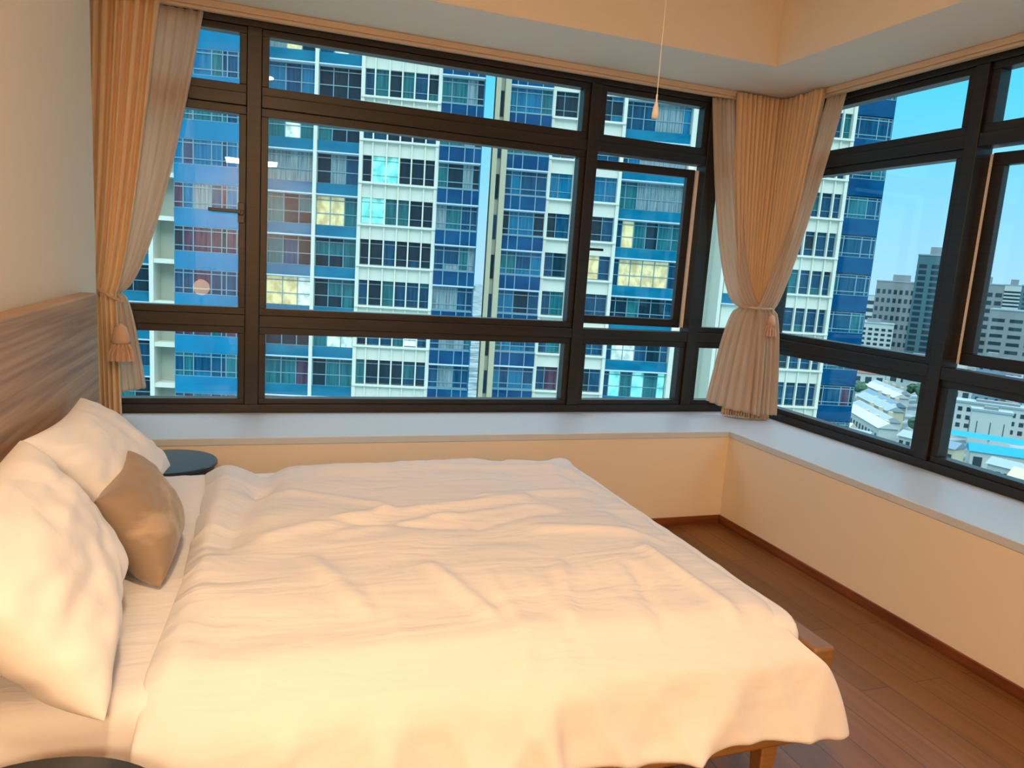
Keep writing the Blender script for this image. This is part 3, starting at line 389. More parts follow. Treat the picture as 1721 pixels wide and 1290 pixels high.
1,1,-1,-4,2,-8,-2,1,-1,1,0,0,0,0,0,0,1,0,0,1,-1,1,0,-1,1,0,1,-1,0,1,0,0,1,1,-1,0,0,1,-1,1,0,0,-1,-2,-6,10,0,-3,1,-1,-1,3,0,1,0,0,1,0,-1,1,0,1,-1,1,0,0,0,0,0,0,1,-1,1,0,0,0,0,1,1,-3,2,8,-15,5,
-2,0,1,0,0,0,0,1,0,0,0,0,1,-1,1,0,0,1,-1,0,0,1,1,-1,1,0,0,0,-1,1,1,0,0,-1,0,0,0,3,-1,-1,3,-2,-1,0,1,-1,1,0,0,1,-1,1,0,0,1,-1,1,-1,1,0,1,-1,1,0,0,0,0,0,1,0,0,-1,0,1,0,0,21,-1,-1,0,0,0,0,1,-1,
0,0,1,0,0,0,1,0,-1,1,0,1,0,0,0,0,1,-1,1,0,0,1,0,0,0,1,-1,0,1,1,-9,8,0,3,-3,-2,2,-1,1,0,0,1,0,0,0,1,0,0,0,-1,1,0,0,0,1,0,0,0,1,0,0,0,0,0,1,0,-1,0,1,2,16,-2,0,0,1,0,0,1,0,0,0,0,0,0,0,0,1,0,0,0,
1,0,0,0,0,1,-1,1,0,0,1,-1,1,0,1,1,-1,-4,5,-1,-2,3,-1,0,0,0,0,0,1,0,0,1,0,0,0,0,1,0,0,0,0,0,0,0,0,0,0,0,0,1,0,0,0,0,1,0,0,1,6,-1,0,0,-1,1,0,0,1,0,0,0,0,0,1,0,0,0,0,1,0,0,0,0,0,0,1,-1,1,1,-1,1,
-1,0,1,0,1,-3,2,0,0,0,1,-1,1,1,0,1,0,-1,0,0,0,0,0,1,0,1,0,0,0,0,0,1,0,0,0,0,1,-1,0,1,0,0,0,0,0,0,0,-2,1,0,1,-1,0,1,-1,1,0,0,1,0,0,0,0,1,0,0,0,0,0,1,0,0,1,0,0,0,1,0,0,0,0,-1,-4,4,2,-2,0,-5,4,
3,-1,2,-1,0,-1,2,0,0,0,0,0,0,0,1,0,0,0,1,0,-1,1,0,0,1,-1,1,0,-1,1,0,0,1,0,0,0,-1,0,0,0,0,1,0,0,0,0,1,0,0,0,0,1,-1,1,0,0,1,0,0,0,0,0,0,1,0,0,1,0,0,1,-3,-1,3,1,2,-4,-7,5,1,2,3,-2,-1,1,0,0,0,1,
0,1,-1,1,-1,1,0,1,-1,1,0,0,0,1,-1,1,0,0,0,0,0,1,0,0,0,0,-1,0,0,0,1,0,-1,1,0,1,-1,0,1,0,0,0,1,0,0,0,0,1,-1,1,1,-1,1,0,1,-1,0,1,0,-5,4,3,1,-1,1,0,-5,0,1,1,-1,2,0,0,0,1,0,0,0,0,0,0,1,0,0,0,1,-1,
1,0,0,0,1,0,-1,1,1,-1,1,0,-1,1,0,0,-1,0,1,-1,0,0,1,0,0,0,1,0,0,0,1,0,0,0,0,1,0,-1,1,0,0,1,0,0,0,1,0,0,-4,5,0,1,0,1,-2,2,-4,0,0,1,0,0,1,0,0,0,1,0,0,0,1,0,0,0,1,0,-1,1,0,0,1,0,0,0,1,-1,0,1,0,0,
1,-1,0,0,-2,1,0,1,0,0,0,0,0,1,0,0,0,0,0,0,0,1,0,0,0,1,0,0,0,1,0,0,0,0,0,-3,5,0,0,1,0,0,-3,5,-5,0,1,-1,1,1,0,1,0,0,0,0,1,0,0,0,0,0,0,0,1,1,0,0,0,0,0,1,-1,1,0,0,0,0,0,0,0,-1,-1,0,0,0,1,0,0,0,1,
-1,0,1,0,0,1,0,0,0,0,0,1,0,0,1,0,-1,1,0,0,0,-2,4,0,0,1,1,0,-2,0,2,-4,0,0,1,0,0,2,-1,0,1,0,0,0,1,0,0,1,0,0,0,1,-1,0,1,0,1,0,-1,1,-1,1,0,0,0,0,1,0,-2,-1,0,0,1,-1,1,0,1,-1,1,0,0,0,1,-1,1,0,0,0,
1,-1,1,0,0,1,0,0,0,0,0,2,0,0,0,1,0,0,0,1,0,-4,0,1,0,0,1,0,1,0,0,0,1,0,0,0,1,-1,1,0,1,-1,1,0,0,0,0,1,0,0,0,0,0,1,0,0,0,-1,-1,-1,0,0,0,1,-1,1,0,0,0,1,-1,1,0,1,-1,1,0,1,-1,1,0,1,-1,0,1,0,0,1,0,
1,0,0,1,0,0,0,0,1,0,-4,0,1,0,1,0,0,1,0,0,0,0,1,0,1,-1,1,0,0,0,1,0,0,0,1,0,-1,0,1,0,0,1,-1,1,0,0,-1,0,-1,0,0,0,0,1,0,0,1,0,-1,1,0,0,0,1,0,0,0,1,0,0,0,1,0,0,0,1,0,1,0,0,1,0,0,0,0,0,1,0,-3,0,0,
1,-1,1,0,0,1,0,1,0,0,0,0,1,0,0,1,0,0,0,1,0,0,0,0,1,-1,1,0,-1,1,0,0,0,-1,-1,-2046,0,0,0,0,1,0,0,0,0,0,1,0,0,0,1,0,0,1,0,1,1,0,1,1,1,2,1,2,2,4,5,7,9,12,6,10,18,34,-28,-22,-17,-13,-9,-6,-4,-5,
-3,-3,-3,-1,-1,-1,-1,-1,0,-1,0,0,-1,0,0,0,0,0,0,0,0,0,0,0,-1,0,0,0,0,0,0,0,0,0,0,0,-1,1,0,0,0,0,-1,0,0,1,-1,0,0,0,0,-1,0,0,0,-1,0,-1,0,-2,-2,-2,-2,-2,-2,0,13,-5,-3,-2,0,0,-2,-1,6,9,-3,-1,-1,
0,2,0,0,1,1,1,0,1,-1,0,1,0,0,0,0,0,0,0,0,0,0,0,1,0,-1,0,0,0,0,0,0,0,0,0,0,-1,0,0,1,0,0,0,0,-1,0,0,1,-1,0,0,-1,1,-1,0,-1,0,2,3,-2,-4,-3,-3,-2,-4,5,8,-7,-4,2,-1,-1,4,12,-5,-1,-2,0,2,1,1,1,0,0,
0,0,0,1,0,0,0,0,0,0,0,0,0,1,-2,0,1,0,0,0,0,0,0,0,0,0,0,0,0,0,0,0,0,-1,0,0,0,0,0,1,0,-1,0,0,0,0,-1,1,1,-1,-2,-3,2,8,-2,-4,-3,-5,-1,-11,14,0,-5,1,6,-6,6,5,-3,-3,1,4,1,0,1,0,0,0,0,0,0,0,-1,0,0,
0,0,0,1,0,-1,1,0,0,0,0,0,0,0,0,0,0,0,0,0,0,0,0,0,0,0,0,0,0,0,0,0,-1,0,1,-1,1,-1,1,-1,-1,2,1,-2,0,-5,1,10,-4,-3,6,-11,-6,-12,21,-10,9,-13,9,3,4,-4,-1,7,0,0,1,-2,1,-1,1,-1,1,-1,2,-1,0,0,0,0,0,
-1,1,0,0,0,0,-1,1,0,0,0,0,0,0,0,0,0,0,0,0,0,0,0,0,0,0,0,0,0,0,0,-1,1,-1,1,-1,1,0,-3,3,0,0,0,-7,2,12,-6,4,-4,-6,-9,-17,15,-13,13,12,0,1,-7,10,0,0,0,-1,1,-1,1,-1,1,-1,1,-2,2,0,0,0,0,0,0,-1,1,
-2,2,0,1,-1,0,1,-1,0,0,0,-2,1,0,0,1,0,0,0,0,0,0,0,0,0,0,0,0,0,0,0,0,0,0,0,0,-2,2,0,0,0,-4,-8,16,-17,18,-1,-4,-20,-4,4,24,-3,-2,-2,0,3,3,-1,-2,0,0,0,0,0,0,0,0,0,0,0,0,0,0,0,0,0,0,0,0,0,-1,0,0,
0,1,0,0,0,-12,-1,1,0,-1,0,0,1,0,0,0,0,0,0,0,0,0,0,0,0,0,0,0,0,0,-1,1,0,-1,3,-7,4,-3,2,-4,-5,3,1,-5,6,-1,1,15,-24,22,-2,-5,-2,4,-2,0,0,0,0,1,0,0,0,0,0,0,0,0,0,0,0,0,0,0,0,0,0,0,0,0,0,0,0,-32,
1,-1,1,0,1,0,0,0,0,0,0,1,0,0,0,0,0,0,0,0,0,0,0,0,0,3,-5,6,-8,3,0,-4,12,-14,10,-5,-1,-2,1,5,14,-24,10,-3,-4,3,8,-7,3,0,2,-1,0,0,0,1,0,0,0,0,0,0,0,0,1,0,0,0,0,0,0,0,0,0,0,0,-1,-37,-1,0,-1,0,0,
1,-1,2,-1,0,0,2,-3,1,2,-3,1,3,-4,0,-1,2,-2,0,0,1,11,-10,5,-7,1,2,1,-2,-1,5,-2,2,0,-2,2,-3,-4,-1,8,-6,0,9,-7,-1,4,-3,0,0,4,-5,1,-1,1,-1,3,-2,0,2,-3,2,-2,1,0,0,0,0,0,0,1,1,-5,-36,0,0,0,0,0,-1,
2,-3,4,-2,0,0,1,-1,1,-1,0,1,-1,-1,2,-4,2,0,2,-3,2,-1,2,0,-1,8,-9,1,-2,3,0,-1,4,3,-7,2,-2,5,-8,4,-4,3,6,-6,2,-2,-1,5,-7,3,-2,2,-1,1,0,-1,1,0,0,-1,1,0,-1,0,1,0,-1,1,1,-9,-1,-34,1,1,1,0,-1,1,-2,
1,-3,2,0,-2,2,0,-2,3,-1,-2,3,1,-1,3,0,-1,-2,-1,-3,1,0,3,0,-1,-5,7,-4,-1,2,-5,12,-17,6,11,-5,-3,8,-5,1,-8,5,2,-3,1,2,-3,1,1,1,-1,0,0,-3,3,-1,-2,2,-1,2,-1,1,0,-1,0,1,-1,-8,5,-5,-37,0,0,-1,1,0,
0,0,0,0,0,1,-1,0,0,-1,1,0,-2,2,0,0,-1,0,1,0,1,-3,2,0,0,5,-10,7,-3,8,-8,1,-4,-2,5,-3,-1,6,1,-6,8,-1,-3,1,-1,1,0,3,-7,2,0,0,0,0,0,0,0,0,0,1,0,-1,0,0,0,0,0,1,-2,2,-5,1,-44,1,0,1,0,2,-3,1,0,0,0,
-1,1,0,0,0,0,0,0,1,0,0,0,0,-1,1,-1,1,0,-2,7,-8,2,-2,8,-8,3,-1,0,-1,1,0,0,5,-7,3,-1,-2,7,-7,7,-7,6,-6,4,0,0,0,0,0,0,0,0,0,1,-1,0,0,0,0,0,0,0,-1,0,0,-1,0,-45,1,0,-1,1,-1,3,-3,1,1,-1,0,0,1,-2,0,
2,-1,1,-2,2,-2,0,2,-1,0,-1,0,0,0,0,0,0,1,-1,-1,2,3,-3,0,0,-1,1,0,-1,1,-1,1,-1,0,0,0,0,0,1,-1,0,1,0,0,0,0,0,0,-1,0,0,0,0,1,0,0,-1,0,0,1,4,8,-45,0,1,-1,-1,0,1,4,-4,0,3,-3,0,1,3,-3,-1,2,-1,0,0,
1,-1,0,0,0,0,0,0,0,0,-1,0,1,-1,1,-1,7,-7,1,-1,1,-1,0,1,-2,0,1,0,-1,1,-1,1,0,0,0,0,0,0,-1,1,1,-1,0,0,1,-1,0,0,0,0,-1,2,-2,0,1,2,1,-46,0,2,2,-3,2,-2,0,4,-3,0,3,-4,0,1,2,-3,1,0,0,0,1,-1,0,0,1,
-1,0,-1,2,-2,1,0,1,-2,0,1,-1,-1,5,-2,-2,0,0,2,-1,-1,1,-1,0,0,0,0,0,1,0,0,0,0,0,1,-1,0,0,1,-2,1,-1,2,-2,0,2,-2,0,0,-1,1,0,-45,0,-1,2,2,-4,3,-2,0,3,-3,1,3,-4,0,2,1,-3,2,-1,0,0,0,0,1,-2,1,-1,1,
0,-1,0,2,-1,-1,0,0,-1,1,0,2,-2,0,0,0,2,-1,0,-1,1,0,0,-1,1,-1,1,-1,1,-1,2,-1,-1,1,1,-2,1,-1,3,-3,1,1,-1,-1,0,0,0,0,0,-46,0,1,0,2,1,-3,2,-2,0,1,-1,1,2,-3,0,1,-1,-1,3,-2,0,0,0,0,0,0,0,1,-1,0,0,
0,0,1,3,-4,0,0,0,0,-1,1,-1,0,1,0,-1,1,0,-1,1,0,0,0,-1,3,-2,0,1,-1,0,2,-2,1,-1,3,-3,2,-1,0,-1,0,-1,0,1,0,-1,-45,0,-1,1,1,1,0,-2,2,-2,1,-1,0,0,0,0,0,1,-1,-1,0,1,1,0,-1,0,0,0,0,0,0,1,-1,0,0,0,0,
0,0,-1,1,0,1,-1,0,0,0,0,0,0,0,0,0,0,0,0,0,0,1,-1,-1,3,-3,2,-1,2,-2,3,-2,1,-2,-1,0,1,0,0,-1,2,-46,1,1,-1,0,1,0,0,-1,1,-1,1,-1,0,0,0,0,2,-2,2,-2,-1,3,-2,0,0,1,1,0,-1,-1,1,-1,-1,1,0,0,1,0,0,0,
-1,-1,1,0,-1,3,-2,0,0,0,0,0,0,0,0,0,-1,2,-2,2,-2,1,-1,2,-1,3,-3,0,1,-1,0,0,0,0,-1,1,24,-45,0,0,0,1,0,1,-1,0,0,0,0,0,0,0,0,-1,-1,1,-1,1,2,-2,-1,2,-1,2,-3,1,0,0,1,1,0,0,-1,0,0,0,2,-2,0,2,-2,1,
-1,-2,3,-2,2,-1,1,-2,1,-1,2,-2,0,-1,1,0,0,0,1,-1,3,-3,0,2,-2,0,0,0,0,0,0,28,-16,-45,0,0,5,-2,-2,-1,1,0,0,0,0,0,0,1,-2,2,-1,1,-1,1,-2,-1,3,-1,1,-3,2,1,-2,2,0,-1,0,0,1,-1,-1,3,-3,0,2,-2,2,-2,2,
-2,0,0,0,2,-2,2,-1,1,-2,1,1,-1,0,0,-1,1,-1,2,-2,1,1,-2,-1,1,0,-1,0,0,23,-21,0,-31,-3,-3,-5,-4,2,0,-1,1,0,0,0,0,0,0,1,-1,1,-1,1,-1,0,0,-1,2,-1,2,-3,0,3,-2,1,-1,1,0,-1,0,0,-2,1,2,-1,1,-2,2,-2,
4,-4,3,-2,-1,3,-3,2,-1,0,-1,1,0,0,-1,1,-1,2,-1,0,-1,0,0,0,0,1,10,6,-3,-13,1,-2,-31,-2,-6,-2,-1,-3,2,-1,-1,1,0,0,0,0,0,0,0,0,1,-1,1,0,0,0,-1,1,-1,0,1,-1,1,-1,1,-1,0,0,0,0,1,0,-1,1,-1,1,-2,2,
-2,4,-3,1,-2,0,2,-1,0,1,-1,-1,2,0,-1,0,1,-2,1,-1,0,-1,0,1,2,7,-9,8,8,-6,-8,-2,-45,-1,3,-2,3,-2,-1,2,-1,0,1,-1,1,-1,1,-1,1,-1,0,0,0,0,1,-1,0,1,-1,1,-1,0,0,0,0,0,0,0,1,1,-2,-1,1,0,1,-1,2,-2,2,
-3,2,-1,0,0,0,1,0,0,1,-2,-1,0,1,1,-1,1,-2,0,0,0,0,1,2,2,6,-10,-2,1,3,-1,-45,1,0,0,0,2,-1,0,0,0,-1,2,-2,2,-2,1,-1,1,-1,1,-1,1,-1,0,1,-1,1,0,0,-1,1,0,0,0,0,0,0,-2,0,2,0,-1,1,0,-1,1,-1,1,0,0,0,
-1,1,0,-1,0,0,2,-2,0,1,0,-1,0,-1,0,1,0,1,-1,4,-3,-2,-1,1,0,0,0,-45,0,1,1,-1,1,-2,2,1,-2,1,-1,1,-1,1,-1,1,-1,1,-1,1,-1,2,-1,0,1,-2,1,0,-1,0,1,0,0,0,0,-1,1,0,-1,1,-1,0,0,1,0,0,1,-2,0,1,0,0,-1,
0,0,0,0,1,0,0,-2,2,-1,0,0,-1,2,-1,6,-5,-2,-1,1,0,0,0,0,-45,0,0,0,0,0,3,-2,1,1,-1,0,0,0,-1,1,-1,1,0,0,-1,1,-1,1,0,-2,3,-3,1,1,-1,1,0,-1,1,0,0,0,0,0,-1,0,1,-1,2,-2,1,-2,2,-1,1,-1,-1,2,0,0,0,-1,
1,1,-2,1,-1,1,-2,0,0,0,2,-3,1,-1,1,0,0,-1,1,0,-46,1,0,0,0,0,2,-1,0,1,0,-1,0,0,1,0,0,-1,0,0,1,-1,1,0,-2,0,0,2,-1,1,0,-1,0,1,0,-1,2,-3,3,-1,-1,2,-3,2,-2,3,-3,0,1,2,-2,2,-2,-1,1,0,0,0,2,-2,1,0,
1,-3,3,0,0,-2,0,0,-1,0,0,0,0,0,0,0,-45,-1,2,0,1,-1,1,-1,2,-3,1,-1,0,1,1,0,1,-2,1,0,0,0,0,-1,1,1,-1,0,0,0,1,-2,-1,0,0,0,1,2,-1,-1,0,1,1,-1,-1,-1,1,2,-2,0,2,-2,2,-1,0,0,0,0,-1,0,0,-1,0,2,-1,-1,
0,0,0,-1,0,0,0,1,-1,1,0,-1,-45,2,1,2,0,0,-5,3,-3,2,-1,1,1,-2,-1,0,1,1,0,0,0,0,-2,1,1,1,-1,0,0,0,-1,1,0,0,0,0,-2,2,0,1,-2,-1,2,0,0,-1,2,-1,1,0,-2,1,0,1,-1,0,0,1,-2,0,0,1,-1,2,0,1,-1,1,-1,-1,
-2,0,0,-1,1,1,-1,0,-45,1,-1,0,0,1,1,-1,0,-1,0,2,-1,2,-2,1,-2,2,-1,1,0,0,0,1,0,-2,2,-1,1,-1,0,0,0,0,-1,2,-1,-1,0,1,1,-1,0,0,-2,3,-1,0,-2,1,1,-1,2,-2,1,0,0,-1,0,2,-1,0,1,-2,1,0,1,1,0,1,1,-1,-1,
-1,-1,-2,0,0,-46,1,0,0,0,1,0,1,0,0,0,0,0,-1,2,-1,-1,1,1,-2,1,-1,2,-1,0,1,-2,1,0,0,-1,1,1,-1,0,-1,1,0,-1,1,0,0,0,1,-2,-1,0,0,1,2,-1,1,-2,0,1,0,0,0,1,-1,-1,2,-1,1,0,0,1,0,1,0,0,0,-1,-1,-1,-2,0,
-1,-45,0,3,0,-3,0,1,1,0,0,1,0,-1,0,0,0,1,0,-2,2,-2,2,-1,0,-1,-1,1,0,-1,1,0,1,0,0,0,0,0,0,0,0,0,0,-1,0,2,-1,-1,1,0,-1,1,-1,-1,2,-1,1,-1,2,-3,1,2,-2,-1,0,2,0,0,-1,0,-1,0,0,0,0,-1,1,-1,1,-45,0,
8,-7,3,0,-1,-2,1,0,-1,-1,2,-1,1,0,0,-1,2,-3,3,-3,0,2,-1,1,-2,3,-2,0,1,0,-1,1,0,0,0,0,-1,-1,3,-1,-1,-1,3,-2,2,-1,1,-3,0,1,1,0,1,-2,2,-2,2,-3,2,-1,2,-2,1,0,-1,0,-1,1,-1,-1,0,0,1,0,0,-1,-42,11,
-13,4,0,-1,-1,0,-1,0,1,-2,1,1,-1,0,0,-1,-1,3,-3,3,-2,0,-1,1,2,-2,2,-2,2,-3,2,-1,1,0,-1,1,1,-1,-1,2,-1,0,0,1,-1,0,-1,1,0,-1,1,0,-2,2,-2,3,-2,2,-3,1,1,0,-2,-1,1,0,0,-1,1,0,0,0,0,0,-1,1,-29,-14,
0,-1,-1,0,3,-2,-1,2,-1,2,-3,1,1,0,0,-1,2,-1,0,-1,2,-3,3,0,-1,0,0,1,-3,2,-1,1,-1,0,1,-1,1,0,-2,1,1,0,-2,2,0,0,0,1,-1,0,0,-1,2,-2,2,-3,3,-2,1,-1,2,-1,-2,1,-1,0,0,1,-1,0,0,0,-1,0,1,-1,-45,0,0,2,
0,0,-2,2,0,0,0,1,-2,0,-1,0,0,3,-1,0,0,0,-1,2,-1,-2,2,-1,1,-1,2,-2,1,-1,1,-1,2,0,-2,2,-2,-1,2,0,0,0,1,-2,1,0,0,1,-2,1,-2,2,-2,2,-1,3,-2,1,-3,3,0,0,0,0,-1,-1,0,-1,0,-1,1,0,-1,0,-44,-1,1,1,1,0,
-1,0,1,-2,1,-1,2,-2,1,0,1,-1,-2,0,2,-1,2,-2,2,-3,1,-1,0,3,-2,1,-1,1,-1,2,-2,0,1,-1,2,-1,0,0,0,0,-1,2,-2,-1,2,0,0,-1,1,-1,1,-1,1,-1,2,-1,-1,-1,2,0,0,-1,0,-1,0,0,-1,1,0,-1,1,0,-45,1,0,-2,0,0,1,
1,1,0,-1,1,0,1,-2,3,-2,0,0,0,-1,2,-2,2,-2,3,-3,2,-1,-1,2,-1,0,0,0,-1,0,1,0,0,0,1,-2,2,-1,-2,2,-1,2,-2,-1,2,0,0,0,0,0,-1,1,0,0,1,-1,-1,1,-1,-1,0,1,0,-1,0,0,0,-1,1,0,-1,-46,1,1,0,0,0,0,1,-1,1,
0,-2,2,-1,2,-2,-1,2,0,0,0,-1,1,-1,1,0,0,-1,1,0,0,-1,1,0,0,0,0,0,0,-1,1,-1,0,0,1,0,-1,1,-1,2,-1,-2,2,0,-1,1,-1,1,-1,-1,0,0,2,0,-2,0,0,1,-1,-1,1,0,0,0,0,0,0,0,-45,1,0,1,0,1,0,-2,1,0,-1,1,-1,2,
-1,-2,2,0,0,-1,1,0,-1,2,-2,2,-1,0,0,-1,0,1,-1,1,0,0,0,0,0,-1,0,1,0,-2,2,1,-1,0,0,0,0,1,-1,0,1,-2,1,0,-2,2,0,0,0,1,-2,0,0,-1,0,1,-2,1,0,-1,1,0,-1,2,-45,0,0,3,0,0,0,-2,0,0,1,0,0,0,-2,2,1,-3,0,
1,1,0,0,-1,1,-1,1,0,-1,0,-1,2,0,-1,1,0,-1,-1,1,1,0,-1,2,-2,1,1,-1,-1,1,-1,2,-2,0,1,-1,1,-1,1,0,0,1,-1,0,0,0,0,0,-1,0,-1,0,0,0,0,0,0,1,3,-45,0,1,3,-1,-1,-1,1,0,0,0,-1,1,-2,2,1,-3,1,2,-1,0,-1,
2,-2,-1,1,1,0,0,0,0,0,0,0,-1,1,-1,1,-1,1,0,0,-1,2,-3,0,0,3,-2,3,-2,1,-3,0,3,-2,2,-1,0,0,-2,1,-1,0,5,0,0,1,1,1,2,0,1,1,0,1,-1,-1,-45,7,-1,-7,1,0,0,1,2,0,-2,2,-2,1,1,-3,1,3,-3,2,-2,2,-2,0,1,0,
0,0,0,1,0,-1,-1,0,0,1,1,-1,-1,1,0,-1,1,0,0,-1,2,-2,1,-2,3,-3,3,-1,-2,3,-1,0,0,-1,1,1,-1,0,-1,2,2,2,1,2,1,0,0,0,0,-1,-7,2,-36,-9,4,0,0,-1,1,0,-4,1,2,-1,1,0,-3,1,3,-4,2,-2,3,-3,0,4,-2,0,0,-1,1,
0,0,-1,1,-1,2,-2,1,0,1,-1,-1,2,-2,0,0,2,-2,2,-2,2,-3,3,-2,1,0,0,0,0,0,-1,2,-1,2,-3,-1,2,0,0,0,-1,-1,0,0,0,0,0,7,-6,-38,0,-6,0,0,1,0,-1,0,1,0,0,0,-2,2,1,-2,1,-1,2,-3,1,1,-1,2,-2,0,1,0,0,0,0,0,
1,-2,-1,0,0,0,2,0,-1,1,-1,3,-3,2,-3,3,-3,0,1,2,-1,0,-2,0,0,2,1,-2,1,-2,4,-1,-3,0,0,0,0,0,0,0,0,0,-1,1,1,-45,0,0,2,0,-2,0,2,1,-1,-1,1,-1,1,0,0,0,0,1,-2,0,1,0,0,-1,-1,3,-2,1,-2,0,2,0,-1,1,0,0,
0,1,-1,0,-1,0,1,-1,0,0,0,-1,1,3,-2,0,0,0,0,0,0,0,0,1,-2,0,0,0,0,-1,1,-1,-1,0,0,0,0,1,0,0,0,-45,0,1,0,0,0,0,1,1,-2,2,-2,2,-2,1,-1,0,0,0,2,0,-1,1,-2,-1,4,-3,2,-3,2,-1,1,-1,2,-2,1,-1,2,-1,-1,0,
1,0,0,-2,1,1,0,0,-1,0,1,-1,1,0,0,0,0,0,-1,-1,1,2,-3,2,0,0,-2,0,0,0,0,0,0,-1,1,0,-1,-46,1,0,-1,1,2,-1,-1,1,2,-3,3,-2,2,-2,1,0,0,0,-1,0,2,-2,0,2,-2,1,0,0,0,1,-2,2,-2,0,1,0,0,-2,1,1,-1,1,-1,1,2,
-3,2,-1,1,-2,0,2,-2,0,1,0,1,-2,0,0,2,-3,2,-2,0,2,-1,-1,1,-1,0,0,0,0,0,0,0,-45,-1,1,0,2,-1,1,-1,0,0,1,-2,2,0,0,0,0,0,0,0,-1,-1,1,2,-1,0,0,0,0,0,-1,1,-1,1,1,-1,0,-2,2,-1,1,2,-2,1,1,-3,-1,0,0,1,
0,2,-2,1,0,0,0,-1,2,-1,1,-2,2,-1,-1,0,0,0,0,-1,0,0,0,0,0,0,0,0,-45,2,-1,1,-2,2,1,0,-2,-1,1,0,-1,2,0,-1,1,-1,1,0,0,-1,0,0,1,0,0,0,1,-2,2,-2,1,0,0,0,1,-1,0,1,0,-2,2,-2,-1,0,4,-3,3,-1,1,-3,1,-1,
0,1,-1,1,-2,3,-2,1,-1,2,0,-1,-2,1,1,1,1,0,-1,0,-1,-1,-1,-1,-45,0,0,0,3,1,0,-3,1,-1,1,-1,2,-1,-1,2,-3,3,-2,1,-1,1,-1,2,-1,0,0,-2,2,0,-1,1,0,-1,1,1,-1,0,0,-1,0,2,-1,0,-2,2,-1,3,-3,1,-2,1,1,0,0,
-1,2,-2,2,-2,1,-1,1,0,1,2,0,1,0,1,1,-1,-1,-3,-2,-1,0,0,-45,0,4,0,-4,0,3,-2,1,1,-2,2,-2,0,3,-3,2,-3,2,-2,3,-1,1,-3,0,0,0,2,-1,1,0,1,-2,2,-3,0,0,3,0,0,-2,0,0,1,0,0,0,-1,1,0,-1,0,0,0,1,0,0,0,0,
0,0,0,1,-2,1,0,0,0,0,-2,0,0,0,0,1,0,-1,0,-46,1,0,5,1,-2,-4,3,-2,0,1,-1,1,-2,0,3,-2,1,-1,1,-1,1,1,-2,1,-1,1,-2,1,0,2,-2,2,-3,2,-2,2,-1,0,0,-1,0,0,1,2,-1,0,0,0,-2,3,-1,-1,1,-1,1,-1,2,-2,1,-1,1,
-1,1,-1,-1,2,-2,0,1,-1,0,2,-2,0,0,-1,8,-45,0,3,-2,-1,1,-1,2,0,0,0,0,-1,2,-2,-1,2,0,0,0,0,0,0,0,0,1,-3,1,1,1,-3,3,-2,2,-2,2,-2,1,-1,0,2,-1,1,0,-1,1,-2,1,-1,1,-1,1,-1,1,0,0,0,-1,1,-1,1,-1,1,-1,
-1,1,0,0,0,-1,0,1,0,4,4,4,5,-5,-45,1,0,-1,1,1,0,0,0,0,0,0,0,-1,0,1,0,-1,1,-1,0,1,-2,1,1,-1,1,2,-4,0,1,-1,2,-2,4,-3,1,-2,2,0,-1,2,-2,0,2,-2,1,-1,1,0,0,0,0,0,1,-1,-1,-1,0,2,0,0,-2,2,0,-1,0,1,1,
2,-5,2,3,5,1,0,-9,7,-27,-7,-10,6,-5,-1,-1,1,0,0,0,0,0,1,1,-2,0,2,-2,1,0,-1,1,1,-2,2,0,-2,2,-2,2,-3,0,3,-2,2,-1,0,-1,0,2,-3,1,2,-3,2,-1,1,0,1,-1,0,0,-2,0,0,1,2,-1,-2,1,1,0,-1,1,0,-2,1,1,-1,2,
0,0,-2,-1,0,9,-9,-24,-5,-5,-9,1,-1,0,-1,1,0,0,0,-1,1,-1,0,1,-2,2,-1,2,-2,2,-2,1,-2,1,2,-2,3,-4,3,-3,0,0,1,1,0,0,0,-1,0,1,-2,2,-1,1,-1,0,-1,2,0,0,-1,0,1,0,0,0,-1,0,0,1,-1,-1,1,0,-1,-1,1,5,-1,
-2,0,-1,-1,0,2,-44,2,3,-5,0,-1,2,0,-1,0,0,0,1,-1,2,-1,-1,2,-2,1,-1,2,-3,2,-1,1,-2,1,1,-1,2,-2,2,-2,1,-2,2,0,0,0,-2,2,-2,1,0,-1,0,0,1,0,0,0,1,0,0,-2,0,0,2,0,-1,-1,1,0,1,-3,1,0,0,1,-1,0,0,-1,0,
1,-1,1,-45,3,2,2,0,-2,-2,-2,1,-1,0,0,0,1,-2,1,1,-2,2,-1,1,-1,0,0,1,1,-2,-1,0,0,1,0,0,1,0,-1,-1,0,0,0,1,1,0,-1,0,0,1,-1,1,-2,0,0,2,1,-3,2,0,-1,-1,3,-1,-1,-1,1,-1,2,-2,0,0,0,0,0,0,0,0,0,0,0,
-45,0,0,1,0,1,-1,1,-1,0,0,0,1,-2,2,0,-1,1,-2,2,-2,0,1,0,1,-2,3,-2,2,-1,-1,1,0,0,-1,1,-1,0,0,0,1,-2,2,0,-1,1,-1,2,-3,2,1,-2,-1,0,1,1,-1,0,-1,0,1,0,-1,0,1,-1,1,-1,0,-1,1,0,0,0,0,-1,1,-1,-45,0,
1,-1,0,0,1,0,-1,1,0,1,-1,1,-1,0,1,-1,1,-1,0,1,-1,1,-2,2,-1,1,-1,1,-1,0,1,-1,0,1,-1,1,0,0,0,-1,-1,1,1,-1,1,0,0,1,-2,1,-1,0,1,-1,1,-1,0,-1,0,1,0,-1,-1,1,0,1,-1,0,-1,0,1,0,0,0,0,0,-46,1,0,0,0,0,
